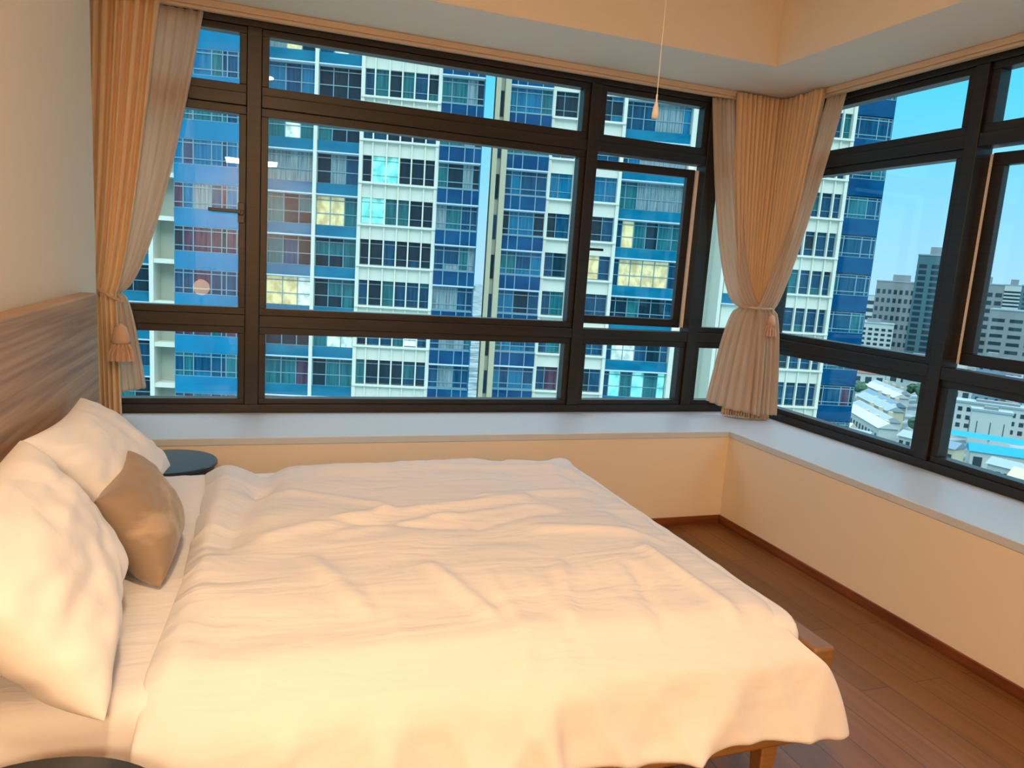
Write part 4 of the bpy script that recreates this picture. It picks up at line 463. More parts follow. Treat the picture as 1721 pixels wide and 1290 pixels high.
0,0,1,-1,1,-1,1,0,0,-1,0,1,0,0,-1,0,0,-1,1,-1,1,0,0,-1,2,0,0,1,0,-1,0,0,0,1,0,0,-1,-1,1,1,0,-1,0,-1,0,0,0,0,0,0,0,1,0,-1,0,0,1,0,0,-1,0,0,0,0,0,0,-1,1,0,0,-1,1,-45,0,0,0,0,0,0,0,0,1,0,0,-1,0,
-1,1,-1,2,0,-1,1,0,1,0,-1,0,-1,0,0,0,0,0,0,0,0,1,0,1,-1,-2,1,-1,1,0,0,0,-1,1,0,-1,0,2,0,0,1,-2,0,-1,1,0,0,0,0,0,1,-1,0,1,0,-1,0,0,0,-1,0,1,0,-1,-45,0,0,0,0,0,0,1,-1,1,-1,0,0,0,0,0,0,0,-1,1,1,
-1,0,0,0,0,0,0,0,0,0,0,0,-1,1,0,0,0,0,0,0,0,0,1,-1,0,0,0,-1,1,0,0,0,0,0,-1,1,0,0,1,-1,0,0,0,0,1,-1,-1,1,0,0,0,0,0,0,0,0,0,-45,0,0,0,1,-1,1,-1,3,-3,1,-1,0,-1,2,-1,0,0,0,0,0,0,-1,1,-1,0,1,0,0,
0,0,0,0,0,-1,1,0,0,0,0,-1,1,0,1,-2,0,0,1,0,0,0,-1,1,0,-1,1,-1,1,0,0,1,-1,0,0,0,0,2,-2,0,0,0,0,0,0,0,-1,1,0,-45,0,0,0,0,1,-1,4,-4,2,-2,1,-1,3,-3,0,1,-1,0,1,-1,0,0,0,0,0,-1,1,0,0,0,-1,1,0,0,0,
0,-1,1,-1,1,0,0,0,0,0,0,0,0,0,0,0,0,-1,1,0,0,1,-1,0,0,0,0,2,-2,1,-2,3,-2,0,-1,0,0,0,1,0,-1,1,-45,0,0,0,0,1,4,-6,3,-2,1,-2,4,-3,1,0,1,-2,0,1,-1,0,1,-1,0,0,0,1,-1,0,0,1,-1,0,0,0,0,0,0,0,0,0,0,
1,0,-1,0,0,0,0,0,0,0,0,0,1,-1,0,1,-1,0,1,-1,0,2,-3,1,-1,1,0,0,0,0,0,-1,1,0,-1,-45,0,-1,1,1,3,-4,2,-2,1,-1,5,-5,1,-1,2,-2,0,1,-1,0,1,-1,0,0,-1,1,0,0,0,-1,1,0,1,-1,0,0,0,0,0,0,0,1,-1,1,-1,0,0,
0,1,0,0,0,-1,0,1,0,-1,0,1,-1,1,1,-2,0,4,-4,0,0,0,0,0,0,0,0,0,0,0,-45,0,0,1,2,-3,0,0,0,0,4,-4,1,-1,1,0,-1,0,1,-1,0,0,1,-1,1,-1,0,0,0,1,-1,0,0,0,0,0,0,0,0,-1,1,0,1,-1,1,-1,0,0,1,0,0,0,-1,0,0,0,
0,1,0,0,0,-1,0,0,0,-1,4,-3,0,0,0,0,0,0,0,-1,1,0,-45,0,1,1,-2,0,0,0,1,3,-4,1,0,-1,2,-2,0,0,1,-1,1,-1,0,-1,1,0,1,-1,0,0,1,-1,-1,0,1,-1,0,1,0,0,0,1,0,-1,0,-1,2,-1,1,-1,0,0,0,1,-1,0,1,-1,0,0,0,0,
0,1,-1,0,0,3,-2,-1,0,0,0,0,0,0,0,0,-45,0,1,-1,0,-1,1,1,1,-2,0,0,-1,2,-1,0,0,1,-2,1,-1,1,-1,1,-1,0,1,-1,0,0,0,1,0,0,0,0,0,0,0,-1,0,2,-1,0,-1,1,0,0,0,0,0,0,0,1,-1,0,0,0,0,0,0,0,0,0,1,-1,0,0,1,
0,-1,0,0,-1,1,0,0,0,-45,0,0,0,-1,1,1,1,-2,0,0,-1,1,0,-1,1,-1,1,0,-1,1,-1,1,-1,1,0,-1,1,0,0,0,-1,0,1,0,0,0,-1,1,0,0,0,-1,0,1,0,0,-1,1,0,0,-1,0,1,0,-1,1,0,-1,0,1,0,0,0,-1,1,0,-1,1,1,0,-1,-1,1,
0,0,0,1,-45,0,0,-1,1,0,1,-2,1,-1,1,0,0,0,0,-1,1,-1,0,1,-1,1,0,0,-1,1,0,-1,0,1,0,0,0,-1,0,0,1,0,-1,0,1,1,-1,0,-1,1,-1,1,-1,0,0,1,0,-1,0,1,-1,0,1,0,0,-1,0,0,1,0,-1,1,0,-1,1,0,0,0,0,0,0,1,-46,0,
0,1,0,1,-2,1,-1,1,-1,0,1,-1,0,1,0,0,0,-1,1,-1,0,1,-1,0,0,1,0,-1,0,1,0,0,0,0,0,-2,1,0,1,3,-3,-1,0,0,0,1,0,0,0,0,-1,1,0,-1,1,-1,0,0,0,1,0,-1,0,0,1,-1,0,1,-1,0,0,0,0,1,1,-1,-45,1,-1,0,1,-1,1,-1,
0,0,0,0,0,0,1,-1,1,-1,0,1,-1,1,0,-1,0,5,-5,1,-1,1,0,-1,0,0,0,0,-1,2,-1,0,6,-6,0,0,0,8,-8,2,-1,-1,0,0,1,-1,2,-1,-1,1,0,0,0,0,-1,1,0,0,-1,1,0,0,0,0,-1,1,0,0,0,1,-42,0,2,0,-1,1,0,0,0,0,0,0,0,0,
0,0,0,0,0,0,1,-1,0,0,2,-3,4,-6,4,-1,0,0,1,0,-2,3,-3,2,-5,4,-1,-3,9,-9,10,-7,2,-1,-1,3,-3,2,0,0,-1,0,1,1,-1,0,0,-1,2,-1,0,0,1,-1,0,0,0,0,0,-1,-1,-1,-3,1,-38,0,0,0,1,-1,0,1,0,0,1,0,0,0,0,-1,2,
1,-3,2,0,1,-1,1,-2,2,-1,-1,2,-1,1,0,0,-5,7,-7,7,-6,-4,7,1,-5,2,0,0,1,-1,1,0,0,0,1,-1,1,0,-2,2,-1,1,-1,0,0,0,1,0,0,-1,1,0,0,1,-1,1,-1,0,-4,5,-2,-34,1,-1,1,0,0,-1,0,1,-2,1,-1,1,0,0,-1,1,-1,-1,
2,1,0,1,-2,-2,1,1,0,1,2,0,0,-2,-2,1,5,-5,-10,9,2,0,-6,4,-1,2,1,-2,0,3,-1,-1,1,1,0,-2,-1,1,0,0,1,-1,-2,2,0,-1,0,1,0,-1,0,-1,1,-1,0,-1,3,-9,5,-35,-1,0,-1,0,0,0,0,0,0,0,0,-1,1,0,0,0,0,1,-1,-2,2,
-2,2,1,0,0,0,-1,-2,1,0,1,1,-4,6,-7,3,5,3,-7,0,1,0,0,0,1,-2,2,-1,0,-1,0,-2,2,0,1,-2,1,0,1,0,-1,0,1,0,-1,0,1,-1,1,-1,1,-1,-1,-1,3,-7,-39,1,0,1,-1,0,1,-1,0,1,-1,2,-1,0,0,2,-3,1,2,-3,1,-2,2,0,2,
-3,0,3,-4,2,-2,0,-1,3,2,-6,0,22,-14,-2,-4,3,-2,2,-2,-2,6,-4,-1,0,3,-3,0,1,0,4,-6,3,-2,0,0,3,-3,1,0,-1,1,0,0,1,-1,1,0,1,0,0,-1,1,-27,-1,1,0,0,1,0,0,0,1,-1,0,1,-1,0,1,0,-1,1,0,-1,1,0,0,1,-1,0,
2,-1,-2,0,-1,2,0,0,-11,23,-12,-3,0,-10,26,-23,21,-19,6,-2,6,-3,0,0,1,0,1,0,0,1,-1,1,0,0,0,0,-1,0,1,0,-1,0,0,1,-1,0,0,1,1,2,0,-12,0,0,0,1,0,0,1,0,0,1,0,0,1,0,0,0,1,0,0,1,-1,0,0,0,0,0,0,0,0,1,
1,-7,7,-21,29,-18,-3,19,-35,38,-16,4,-4,11,-18,15,-9,0,6,-3,3,-1,1,0,0,0,0,0,0,0,0,1,0,0,0,0,1,0,0,0,1,0,0,0,0,0,2,-1,1,0,0,0,0,0,0,0,0,0,0,0,0,0,0,0,0,0,0,0,-4,4,0,-3,3,0,0,0,-1,1,-4,7,-23,
25,-4,3,3,-12,-1,5,1,-1,1,0,-1,0,6,-1,-12,9,-7,7,-1,0,-2,2,0,0,0,0,0,0,0,0,0,0,0,-5,5,0,0,0,0,0,-4,3,2,0,0,0,0,0,0,0,0,0,0,0,0,0,0,0,0,-1,1,-1,1,0,0,0,0,0,0,0,0,-1,3,-3,1,-20,24,-1,-4,1,0,
-10,4,5,0,0,-2,2,0,-3,4,1,1,-3,1,0,0,-1,1,0,0,0,-2,2,0,-2,2,0,0,0,0,-2,2,0,0,0,0,0,-3,1,5,0,0,0,0,0,0,0,0,0,0,0,0,0,0,-1,0,1,-1,1,-1,0,2,-2,0,2,-2,1,0,1,-2,-4,-14,22,1,0,-4,0,-6,-7,10,2,1,0,
-4,2,2,-5,4,2,1,-2,1,-1,0,-1,1,0,0,-3,4,-1,-1,1,0,0,0,0,-3,1,2,0,0,0,0,-2,0,1,4,0,0,0,0,0,0,0,0,0,0,0,0,-1,0,1,0,0,0,-1,0,0,2,-2,0,1,0,-1,0,-2,-5,-8,19,2,-1,-1,-4,-3,-6,1,5,3,1,1,-4,1,3,-3,
-2,4,3,-3,1,-2,0,1,1,-1,-2,3,0,-1,-1,2,-1,0,0,0,-3,2,1,0,0,0,0,-2,-1,3,3,0,0,0,0,0,0,0,0,0,0,0,-1,1,0,0,0,-1,0,1,0,-1,0,0,0,0,-1,-1,-3,-5,-1,16,1,-1,-1,-3,-4,-3,-2,0,7,0,2,2,-3,-1,3,-1,-4,1,
3,3,-1,-3,0,1,0,-2,2,1,-1,-2,2,0,0,0,0,-2,0,1,1,0,0,0,0,-4,2,3,3,0,0,0,0,0,0,0,0,0,0,-1,1,0,0,-1,0,1,-1,0,0,0,0,-1,-1,-1,-2,-1,-1,5,9,-1,-1,-2,-2,-3,-3,-2,-1,1,5,1,2,3,0,-7,6,0,-2,-4,1,1,2,
-1,1,0,-1,1,0,0,-1,1,1,-1,0,0,-1,-1,-1,3,0,0,0,0,-2,-1,2,4,2,0,0,0,0,0,0,0,0,-1,0,1,0,0,-1,1,0,-1,1,-1,0,0,-1,1,0,0,1,1,4,2,-2,-2,-1,-3,-3,-2,-1,-2,0,2,6,0,0,3,1,1,-1,0,-1,-2,-2,0,-1,2,-1,1,
0,1,0,-1,0,2,-1,0,-1,0,0,-1,0,2,0,0,0,0,-2,-1,2,4,2,-432,0,0,0,-1,0,0,-1,0,0,-1,0,0,0,-1,0,0,0,0,0,1,0,0,0,1,0,1,1,1,1,2,2,3,3,4,5,5,7,9,-10,-8,-7,-5,-4,-3,-2,-1,-2,-1,-2,-1,-1,-1,0,-1,0,-1,
0,0,0,-1,0,0,0,-1,0,0,0,0,0,0,0,0,0,0,0,0,0,46,-1,0,0,1,-1,0,1,-1,0,1,-1,0,0,1,0,0,0,0,0,-1,0,0,1,-1,1,-1,0,0,0,-1,0,-1,-1,1,2,0,-1,0,0,-1,0,-1,2,1,1,-1,0,0,0,0,0,0,0,0,0,1,-1,0,0,1,-1,0,0,1,
-1,0,0,0,0,0,0,0,0,0,0,0,0,45,1,-1,0,0,1,-1,0,1,-1,0,1,-1,0,0,0,0,0,0,0,0,0,0,0,0,0,0,0,0,0,0,-1,0,0,-2,2,1,-1,-1,0,1,-1,1,1,1,-1,0,0,0,1,0,0,0,-1,1,-1,0,1,-1,0,0,1,-1,0,0,1,0,0,-1,0,0,0,0,0,
0,0,0,0,45,0,1,-1,0,0,0,0,0,0,0,0,1,-1,0,0,0,0,0,0,0,1,0,-1,0,0,0,0,0,0,0,1,-1,-1,0,-6,6,0,-1,1,1,-1,1,1,-1,-1,0,1,0,0,0,0,0,1,-1,1,-1,0,1,-1,0,0,1,-1,0,0,0,0,1,0,0,0,0,0,0,0,0,0,46,-1,0,1,0,
-1,1,-1,0,1,-1,0,0,1,-1,0,0,0,0,0,1,-1,0,0,1,-1,1,-1,0,0,0,0,0,0,-1,0,-8,9,-2,2,-4,3,1,0,0,0,1,-1,0,0,0,0,0,0,0,0,0,0,0,1,-1,0,0,1,-1,0,0,0,0,0,0,0,0,0,0,0,0,0,45,1,0,-1,0,1,-1,1,-1,0,1,-1,0,
0,1,0,0,0,0,0,-1,0,0,1,-1,0,0,0,0,0,0,0,0,0,1,-1,-2,-12,12,-10,10,2,1,-1,-1,1,0,1,-1,0,0,1,0,-1,1,-1,1,-1,0,0,1,-1,0,0,1,0,0,0,0,0,0,0,0,-1,0,0,0,0,46,0,-1,1,0,-1,1,-1,1,0,-1,1,0,0,-1,0,0,0,
0,0,1,0,0,-1,0,1,-1,1,0,-1,1,-3,3,-3,2,0,1,-6,0,0,5,1,0,0,0,0,0,-1,1,0,0,-1,0,1,-1,1,-1,1,0,0,-1,1,0,0,-1,0,0,0,0,0,0,0,0,1,0,0,0,0,44,0,0,0,0,0,0,0,0,0,0,0,0,0,1,0,0,0,0,0,-1,0,0,0,0,0,1,-1,
0,1,-3,2,-1,2,-3,-3,2,0,-2,4,-2,1,2,-9,10,0,-1,0,0,0,0,0,1,-1,1,-1,1,0,-1,0,1,0,-1,0,1,0,0,0,0,0,0,0,0,0,-1,0,0,0,34,0,0,0,0,0,0,1,0,0,1,0,-1,0,0,0,0,0,0,0,0,0,0,0,0,0,2,-2,2,-5,2,1,-4,8,-10,
8,-4,-1,1,-2,5,6,-16,11,-4,-3,1,7,-3,1,0,1,-1,1,0,0,0,0,1,0,0,0,1,0,-1,0,0,0,0,0,0,0,0,0,1,0,0,-1,26,-2,0,0,-1,1,0,-1,3,-2,0,0,4,-4,1,3,-4,1,4,-6,0,-1,3,-3,0,0,1,12,-10,5,-7,-1,5,1,-4,-1,7,
-5,6,-2,-1,2,-4,-4,-3,10,-6,0,9,-7,-2,6,-4,-1,0,6,-6,1,-2,2,-1,3,-3,0,3,-2,1,-1,1,0,-1,1,0,-1,0,1,1,-7,28,0,0,-1,1,0,-1,3,-5,6,-4,0,1,0,-1,1,-1,0,1,0,-1,2,-5,3,0,1,-2,1,-1,3,0,-1,7,-9,1,-1,3,
0,1,2,2,-5,1,-4,7,-10,4,-4,4,6,-5,2,-3,0,6,-11,5,-2,3,-2,1,0,0,0,1,-1,0,0,0,-1,1,-1,0,1,0,2,-16,-4,31,1,1,0,0,-1,1,-2,1,-4,4,0,-4,4,-1,-1,2,-1,-2,3,1,-1,2,0,0,-1,-3,-3,0,2,2,1,-1,-7,10,-6,0,
-1,-3,12,-26,15,12,-5,-2,6,-3,1,-12,9,1,-2,0,1,-2,1,1,1,-1,0,0,-4,3,0,-3,3,-1,1,-1,1,0,0,0,0,0,-13,9,-18,26,0,0,0,0,0,0,0,1,0,0,0,-1,0,1,-3,3,-1,-2,3,-1,0,0,0,0,0,1,-1,1,0,0,6,-19,16,-6,9,-7,
0,-4,-15,18,-4,-6,13,0,-9,13,-3,-1,-1,0,1,1,3,-10,5,-1,0,0,-1,0,1,0,0,0,0,-1,0,0,0,0,0,1,2,-4,3,-13,5,15,1,0,1,0,4,-3,0,0,0,0,0,1,0,0,0,0,1,-1,0,1,0,0,0,0,-1,-1,1,0,-7,16,-18,9,-9,17,-17,9,
-1,-1,1,0,-1,1,9,-15,8,-5,-1,11,-14,16,-15,13,-9,6,0,0,0,0,1,0,0,0,0,0,0,1,0,0,0,0,0,-1,-2,0,-2,0,-2,8,4,-3,0,0,-3,10,-8,2,4,-5,1,-1,7,-7,0,4,-3,2,-4,7,-6,0,5,-5,3,-2,2,-4,3,-1,-2,2,-1,0,-2,
5,8,-7,-4,3,-1,-2,2,-2,1,-1,0,1,-2,0,-1,3,-3,3,-2,1,0,1,-1,0,1,0,-1,0,0,1,-1,0,0,1,-2,0,0,0,4,8,11,1,-5,14,-8,0,1,-1,16,-11,0,10,-10,1,-1,10,-10,-2,11,-5,-1,2,1,-4,4,-2,1,-2,2,-4,2,0,-4,-2,8,
-2,-4,2,16,-26,12,-5,4,-4,4,2,-9,-1,6,1,-4,3,-3,4,-3,4,-4,-1,6,-1,-3,2,3,-4,0,1,2,-7,2,-3,6,-8,1,6,-6,1,-1,-12,-3,0,1,-10,24,-8,4,-7,0,15,-13,2,11,-10,1,1,8,-12,2,5,-3,1,3,-4,1,0,0,-2,0,-1,4,
-4,-1,3,3,-8,2,0,-4,0,15,-6,-4,-2,1,6,-1,-7,6,-4,-1,1,0,-1,1,1,1,-1,3,-4,1,5,-4,-1,2,2,-9,6,-5,9,-18,7,9,-18,6,1,-2,3,-2,0,0,-1,-10,27,-12,10,-11,4,10,-13,6,9,-17,7,3,6,-17,10,0,-1,2,-2,0,2,
-1,-2,0,0,2,-4,0,6,-3,-4,2,1,-5,-1,5,8,-9,0,-1,-5,12,-5,0,-1,0,0,0,0,0,2,0,1,0,-4,8,-3,-4,3,4,-10,8,-6,9,-20,14,5,-25,12,0,0,0,1,-2,0,0,0,-1,-10,27,-15,13,-15,9,5,-13,9,7,-19,12,2,-4,-3,10,
-18,12,0,0,-1,0,0,0,0,1,-2,2,1,-1,-14,25,-27,9,3,-2,-5,6,2,-2,-2,5,0,-1,0,0,1,0,0,1,0,-4,10,-8,2,4,-5,-1,9,-10,8,-6,10,-19,18,-3,-23,11,0,0,0,0,1,2,0,0,0,10,-1,-20,25,-16,15,-16,11,-3,-3,5,
-3,-2,-8,18,-16,7,-3,1,9,-19,16,-8,4,2,0,-1,1,1,-2,-1,1,0,-4,1,3,-3,-4,3,3,0,-2,3,1,-4,3,1,0,0,0,1,-1,1,2,-8,12,-6,-5,12,-11,7,-5,10,-18,21,-9,-17,15,-6,0,0,1,0,1,7,0,0,6,-11,12,6,-24,22,-17,
16,-17,18,-15,7,-2,-4,8,-16,20,-21,13,-3,-12,20,-11,-2,17,-23,27,-23,6,16,-19,8,2,-1,-3,-12,23,-21,20,-9,1,-1,-1,-2,13,-14,5,1,1,1,-1,1,-1,0,1,-2,5,-10,13,-11,7,-5,10,-16,22,-15,-9,18,-15,3,
0,0,3,-3,1,36,0,0,-6,5,-6,14,6,-23,22,-18,16,-18,18,-21,21,-19,10,-4,-2,-1,11,-18,10,2,-12,19,-18,9,0,1,4,-12,22,-24,27,-26,22,-1,-21,27,-25,-1,24,-26,27,-21,8,12,-22,25,-26,23,-20,19,-18,18,
-10,1,0,-1,2,0,-5,10,-15,21,-19,2,16,-17,1,1,0,0,0,0,37,-57,-1,1,4,16,-3,-29,13,10,-21,20,-18,17,-20,20,-21,20,-21,23,-24,23,-25,20,-6,-12,23,-23,18,-11,-7,23,-23,25,-21,23,-24,25,-19,-2,22,
-24,13,10,-23,24,-22,23,-21,10,-1,0,9,-21,22,-23,23,-19,-2,21,-21,18,-17,8,7,-15,20,-20,16,4,-13,0,-2,1,-1,0,0,35,-45,6,32,-1,-5,-42,14,13,-22,11,9,-19,20,-20,21,-21,21,-22,22,-23,22,-22,23,
-24,21,-13,-9,22,-24,23,-3,-19,26,-24,23,-21,24,-23,21,-9,-2,1,14,-24,23,-20,20,-20,24,-25,25,-24,3,20,-26,23,-24,21,-10,-11,21,-21,17,-1,-12,18,-19,18,-6,-3,1,2,-2,6,17,8,-2,-36,-8,8,-32,2,
6,41,-31,14,14,-23,10,10,-21,22,-22,22,-22,22,-22,22,-22,21,-22,22,-24,25,-3,-23,24,-12,-11,23,-24,24,-22,22,-21,21,-21,24,-24,22,-22,24,-20,20,-20,22,-23,26,-26,24,-11,-11,20,-24,22,-25,24,
-12,-11,23,-11,-11,22,-19,18,-14,2,6,-2,-5,19,12,-23,-31,-7,6,33,-9,1,-2,12,-10,16,-27,12,12,-23,0,22,-23,24,-23,22,-22,22,-23,23,-22,22,-23,24,-25,1,24,-24,-2,25,-25,22,-23,23,-22,22,-21,23,
-26,24,-11,-2,-6,22,-22,23,-22,24,-25,24,-24,21,-13,-9,23,-24,23,-26,24,-10,-3,-7,22,-24,22,-16,12,3,-12,0,12,8,-36,-9,20,8,-2,-12,19,0,6,-16,-2,2,26,-30,1,27,-2,-23,25,-24,24,-22,22,-24,23,
-23,23,-23,24,-23,12,12,-26,24,3,-28,22,-21,22,-24,23,-24,25,-24,12,0,-11,26,-5,-22,25,-23,23,-24,25,-24,22,-23,24,0,-25,23,-21,22,-25,24,-21,23,-24,21,-22,17,-6,-7,16,6,-3,-30,6,12,3,-1,0,2,
-10,0,-6,16,1,-2,-22,16,10,-27,3,26,-25,24,-24,23,-23,24,-23,22,-23,24,-23,22,1,-25,26,-25,0,24,-23,20,-24,25,-25,25,-26,23,3,-24,24,-24,0,22,-22,23,-24,25,-26,26,-24,23,-24,0,26,-24,21,-21,
22,-25,26,-26,22,-21,22,-19,0,13,-18,2,-10,7,12,4,0,1,-1,-3,-1,0,0,-5,5,-7,10,11,-24,25,-1,-26,25,-23,24,-24,23,-24,23,-22,23,-23,24,-24,-2,26,-22,22,-13,-12,22,-22,25,-27,25,-25,26,-25,-1,
27,-27,9,14,-22,19,-23,26,-24,21,-21,24,-26,26,-9,-11,21,-23,23,-21,23,-27,25,-24,22,-21,16,1,-10,10,-17,6,4,2,0,0,-1,1,-1,-1,0,0,4,-5,7,3,-24,25,-21,-1,25,-23,21,-21,23,-25,25,-24,22,-22,24,
-25,27,-1,-11,-4,2,12,-1,-24,26,-25,24,-24,24,-24,27,-14,-16,25,0,-27,24,-22,21,-22,10,4,-6,-10,27,-26,24,-13,-8,25,-24,22,-25,26,-24,23,-26,8,-9,0,1,4,22,-3,-7,0,0,0,0,0,-1,0,0,0,-8,-3,-1,1,
25,-22,23,-11,-3,0,0,-1,-12,23,-27,26,-22,23,-25,27,-25,2,-4,28,-27,-2,2,27,-28,13,2,-1,2,0,-12,24,1,-27,10,13,-25,25,-10,-5,13,-26,28,-2,-24,25,-26,28,0,-25,26,-26,23,-11,-1,-1,1,14,-1,-2,
-3,-5,-9,7,1,0,0,0,0,0,1,-1,0,13,5,3,0,-1,-14,10,-25,19,-20,21,-24,23,-12,-1,12,-23,26,-26,27,-27,12,12,2,-29,30,-2,1,-27,27,0,-25,27,-26,25,-14,-12,1,26,-25,14,10,-27,0,25,-27,27,-26,1,25,
-23,26,-29,3,26,-26,27,-11,-15,23,-24,24,-28,0,-1,-1,-1,2,4,12,2,-1,-1,0,6,-8,2,0,-9,3,10,-9,-6,-1,0,10,3,-4,-12,25,-26,26,-22,14,12,-27,27,-27,25,0,-27,-1,28,-29,3,-2,29,-26,-1,27,-27,26,
-26,25,-2,0,-23,28,-28,0,28,-12,-16,25,-24,14,10,-26,25,-25,27,0,-24,26,-25,-1,26,-24,23,-28,26,1,2,1,3,2,2,2,-2,-4,-3,-4,-17,6,-1,0,-3,8,-3,4,3,-1,6,-1,-27,26,0,-26,24,-24,28,-24,-2,27,-25,
25,-26,-3,27,1,-29,27,0,1,-27,17,11,-29,27,-26,25,-26,2,13,13,-28,28,-1,-27,24,-9,-3,2,9,-23,27,-26,24,-12,-11,26,-26,25,1,-26,23,-25,26,-26,-1,-2,0,-2,-1,-1,0,1,3,3,3,17,-6,1,0,-1,-13,-2,22,
-1,4,-22,-2,26,-26,0,26,-23,25,-26,28,2,-27,25,-25,25,0,-27,13,4,-6,-11,11,4,7,-23,26,-26,25,-25,25,0,-25,1,27,-29,11,11,-23,26,-22,22,-26,24,-21,23,-12,-11,24,-26,26,-26,11,12,-25,27,-12,2,
12,0,-1,-1,-2,-3,-7,-1,2,1,1,-7,6,-2,0,7,18,-23,-21,1,0,31,-1,-27,25,-11,-14,26,-24,28,-26,2,26,-26,25,-25,10,12,-22,22,-21,23,-23,20,-24,24,-22,23,-26,24,-24,-1,27,-14,-14,29,-23,13,12,-28,
26,-27,26,-10,-4,-1,-11,25,-25,22,-24,25,-25,12,14,-16,-11,25,-21,1,0,2,6,-3,3,3,0,0,-1,1,-1,0,-1,29,-21,14,0,-2,-1,-33,2,24,-26,24,0,-23,27,-26,28,-10,-15,27,-24,23,-22,13,-3,-14,26,-24,25,
-25,23,-23,21,-24,24,-25,24,0,-26,26,-1,-25,28,-23,-1,24,-26,26,-26,-2,25,-23,24,-26,21,-21,21,-22,26,-26,9,-6,25,-28,14,0,5,1,-10,4,2,-1,0,0,0,0,-1,1,14,-28,1,4,2,0,-8,26,-13,-13,26,-28,14,
15,-24,25,-23,22,3,-27,25,-21,24,-25,24,-1,-25,26,-26,25,-22,21,-22,23,-24,23,-26,2,25,-28,13,12,-24,26,-13,-12,26,-27,26,1,-28,26,-26,22,-22,21,-22,20,-21,26,-23,23,-25,27,-4,0,-4,-2,5,1,0,
-3,-6,1,0,0,0,0,-5,-2,-1,-6,0,1,8,-8,26,-1,-26,28,-24,9,1,2,-4,-12,2,25,-25,25,-24,26,-28,13,15,-24,23,-24,25,-23,22,-23,23,-23,26,-3,-24,25,-24,13,10,-28,25,1,-28,27,-25,1,25,-28,24,-22,22,
-23,23,-21,20,-24,28,-27,22,-22,-1,1,0,1,2,1,1,6,6,-1,0,0,0,0,-8,13,5,3,1,1,1,-4,-27,4,25,-23,26,-26,23,-26,29,-2,-12,0,12,-25,25,-25,27,-23,9,0,2,11,-28,26,-24,23,-23,24,-23,0,23,-24,26,-28,
0,25,-29,0,28,-27,25,-11,-13,27,-25,22,-22,23,-23,21,-22,25,-29,29,-10,1,12,0,-1,-2,-3,-3,-6,0,0,0,0,0,1,0,0,-11,3,9,-1,-1,-2,-9,26,0,-23,21,-22,26,-25,26,-28,1,24,-25,2,24,-24,24,-23,25,-25,
22,-25,-1,27,-26,23,-23,24,-24,12,14,-27,25,-26,27,-13,-17,27,-11,-13,23,-25,24,-10,-10,25,-25,23,-23,22,-22,24,-25,24,-27,1,22,-20,2,10,-7,-1,3,5,0,0,0,0,0,0,1,0,7,3,-18,-1,0,1,22,-25,0,23,
-21,22,-24,27,-24,13,9,-28,28,-1,-24,24,-24,24,-26,27,-25,24,0,-27,25,-23,23,-24,25,1,-26,27,-24,22,-25,23,-1,-23,25,-15,-10,25,-26,28,-14,-12,28,-25,24,-24,24,-23,9,2,2,10,-28,18,-3,-9,17,
-4,-6,1,0,0,0,0,0,0,3,0,-7,0,21,0,1,1,-25,21,1,-23,22,-22,26,-28,12,13,-23,22,-14,-11,25,-23,25,-26,27,-27,25,-25,8,13,-23,25,-25,26,-25,-2,26,-24,24,-21,22,-26,16,10,-29,30,-1,-23,26,-28,27,
1,-25,26,-24,23,-25,12,12,-27,25,-23,27,-7,1,1,-9,6,2,-8,-2,0,0,1,-1,0,8,0,-3,8,-22,0,1,1,26,-23,0,24,-24,25,-25,14,11,-28,12,3,-12,24,-25,25,-23,21,-21,24,-26,24,-22,11,11,-26,27,-26,27,-11,
-2,10,-22,25,-24,26,-25,0,26,-29,3,24,-25,28,-27,11,13,-24,25,-24,23,-3,-23,26,-27,26,-26,-1,0,1,2,2,5,9,-2,-3,-1,-1,2,10,11,0,-1,-7,26,-2,-2,-5,-23,27,-2,-25,26,-28,12,14,-25,13,12,-24,26,
-26,25,-27,12,4,-4,-11,26,-24,26,-26,-1,25,-24,23,-25,26,-23,14,12,-26,25,-24,27,-11,-5,6,10,-25,26,-27,26,-21,9,10,-25,27,-26,-3,25,-10,0,-1,2,16,1,1,1,2,2,2,2,0,-1,-1,2,0,-39,-1,23,-1,-21,
1,-1,2,9,-26,0,25,-27,26,2,-29,12,13,-24,25,-24,25,-26,27,1,-24,26,-1,-25,24,-26,28,-1,-24,22,-20,23,-27,28,-25,0,24,-23,24,-24,23,-21,22,-23,24,-24,25,-23,22,-24,12,12,-29,28,1,-14,-13,27,
-29,27,-25,-5,-4,-3,-3,-1,-1,-1,0,1,2,0,11,18,23,-18,-25,1,0,0,0,2,16,12,-28,29,-27,-2,14,13,-28,25,-22,22,-24,25,-15,-11,29,-25,0,24,-24,27,-27,2,25,-23,24,-23,23,-25,26,-2,-23,24,-22,20,
-23,29,-28,26,-24,21,-17,18,-26,27,-27,-1,26,-27,2,1,25,-29,31,-27,11,13,3,0,-1,-7,-9,-2,3,0,0,-2,-21,16,-23,-1,14,15,6,2,1,-1,-1,-25,27,-27,25,-11,10,-27,27,-24,22,-25,22,-11,-8,23,-28,14,
13,-23,27,-25,25,0,-25,26,-26,12,1,0,-3,-11,26,-23,22,-19,26,-27,26,-26,24,-12,-9,-7,27,-30,29,-14,-4,4,13,1,-26,25,-22,27,-2,-9,-3,-5,4,-6,2,1,0,1,-1,-1,1,-11,1,-8,2,-8,1,12,-4,-9,-2,28,-22,
22,-23,21,-25,26,-24,23,-25,25,-12,-14,25,-24,21,1,-24,27,-22,12,-1,-11,27,-27,23,0,-23,24,-25,25,-24,22,-22,24,-22,12,0,1,-1,-11,25,-5,-26,26,-27,25,-22,24,-25,-1,28,-6,-5,-13,0,1,4,15,-13,
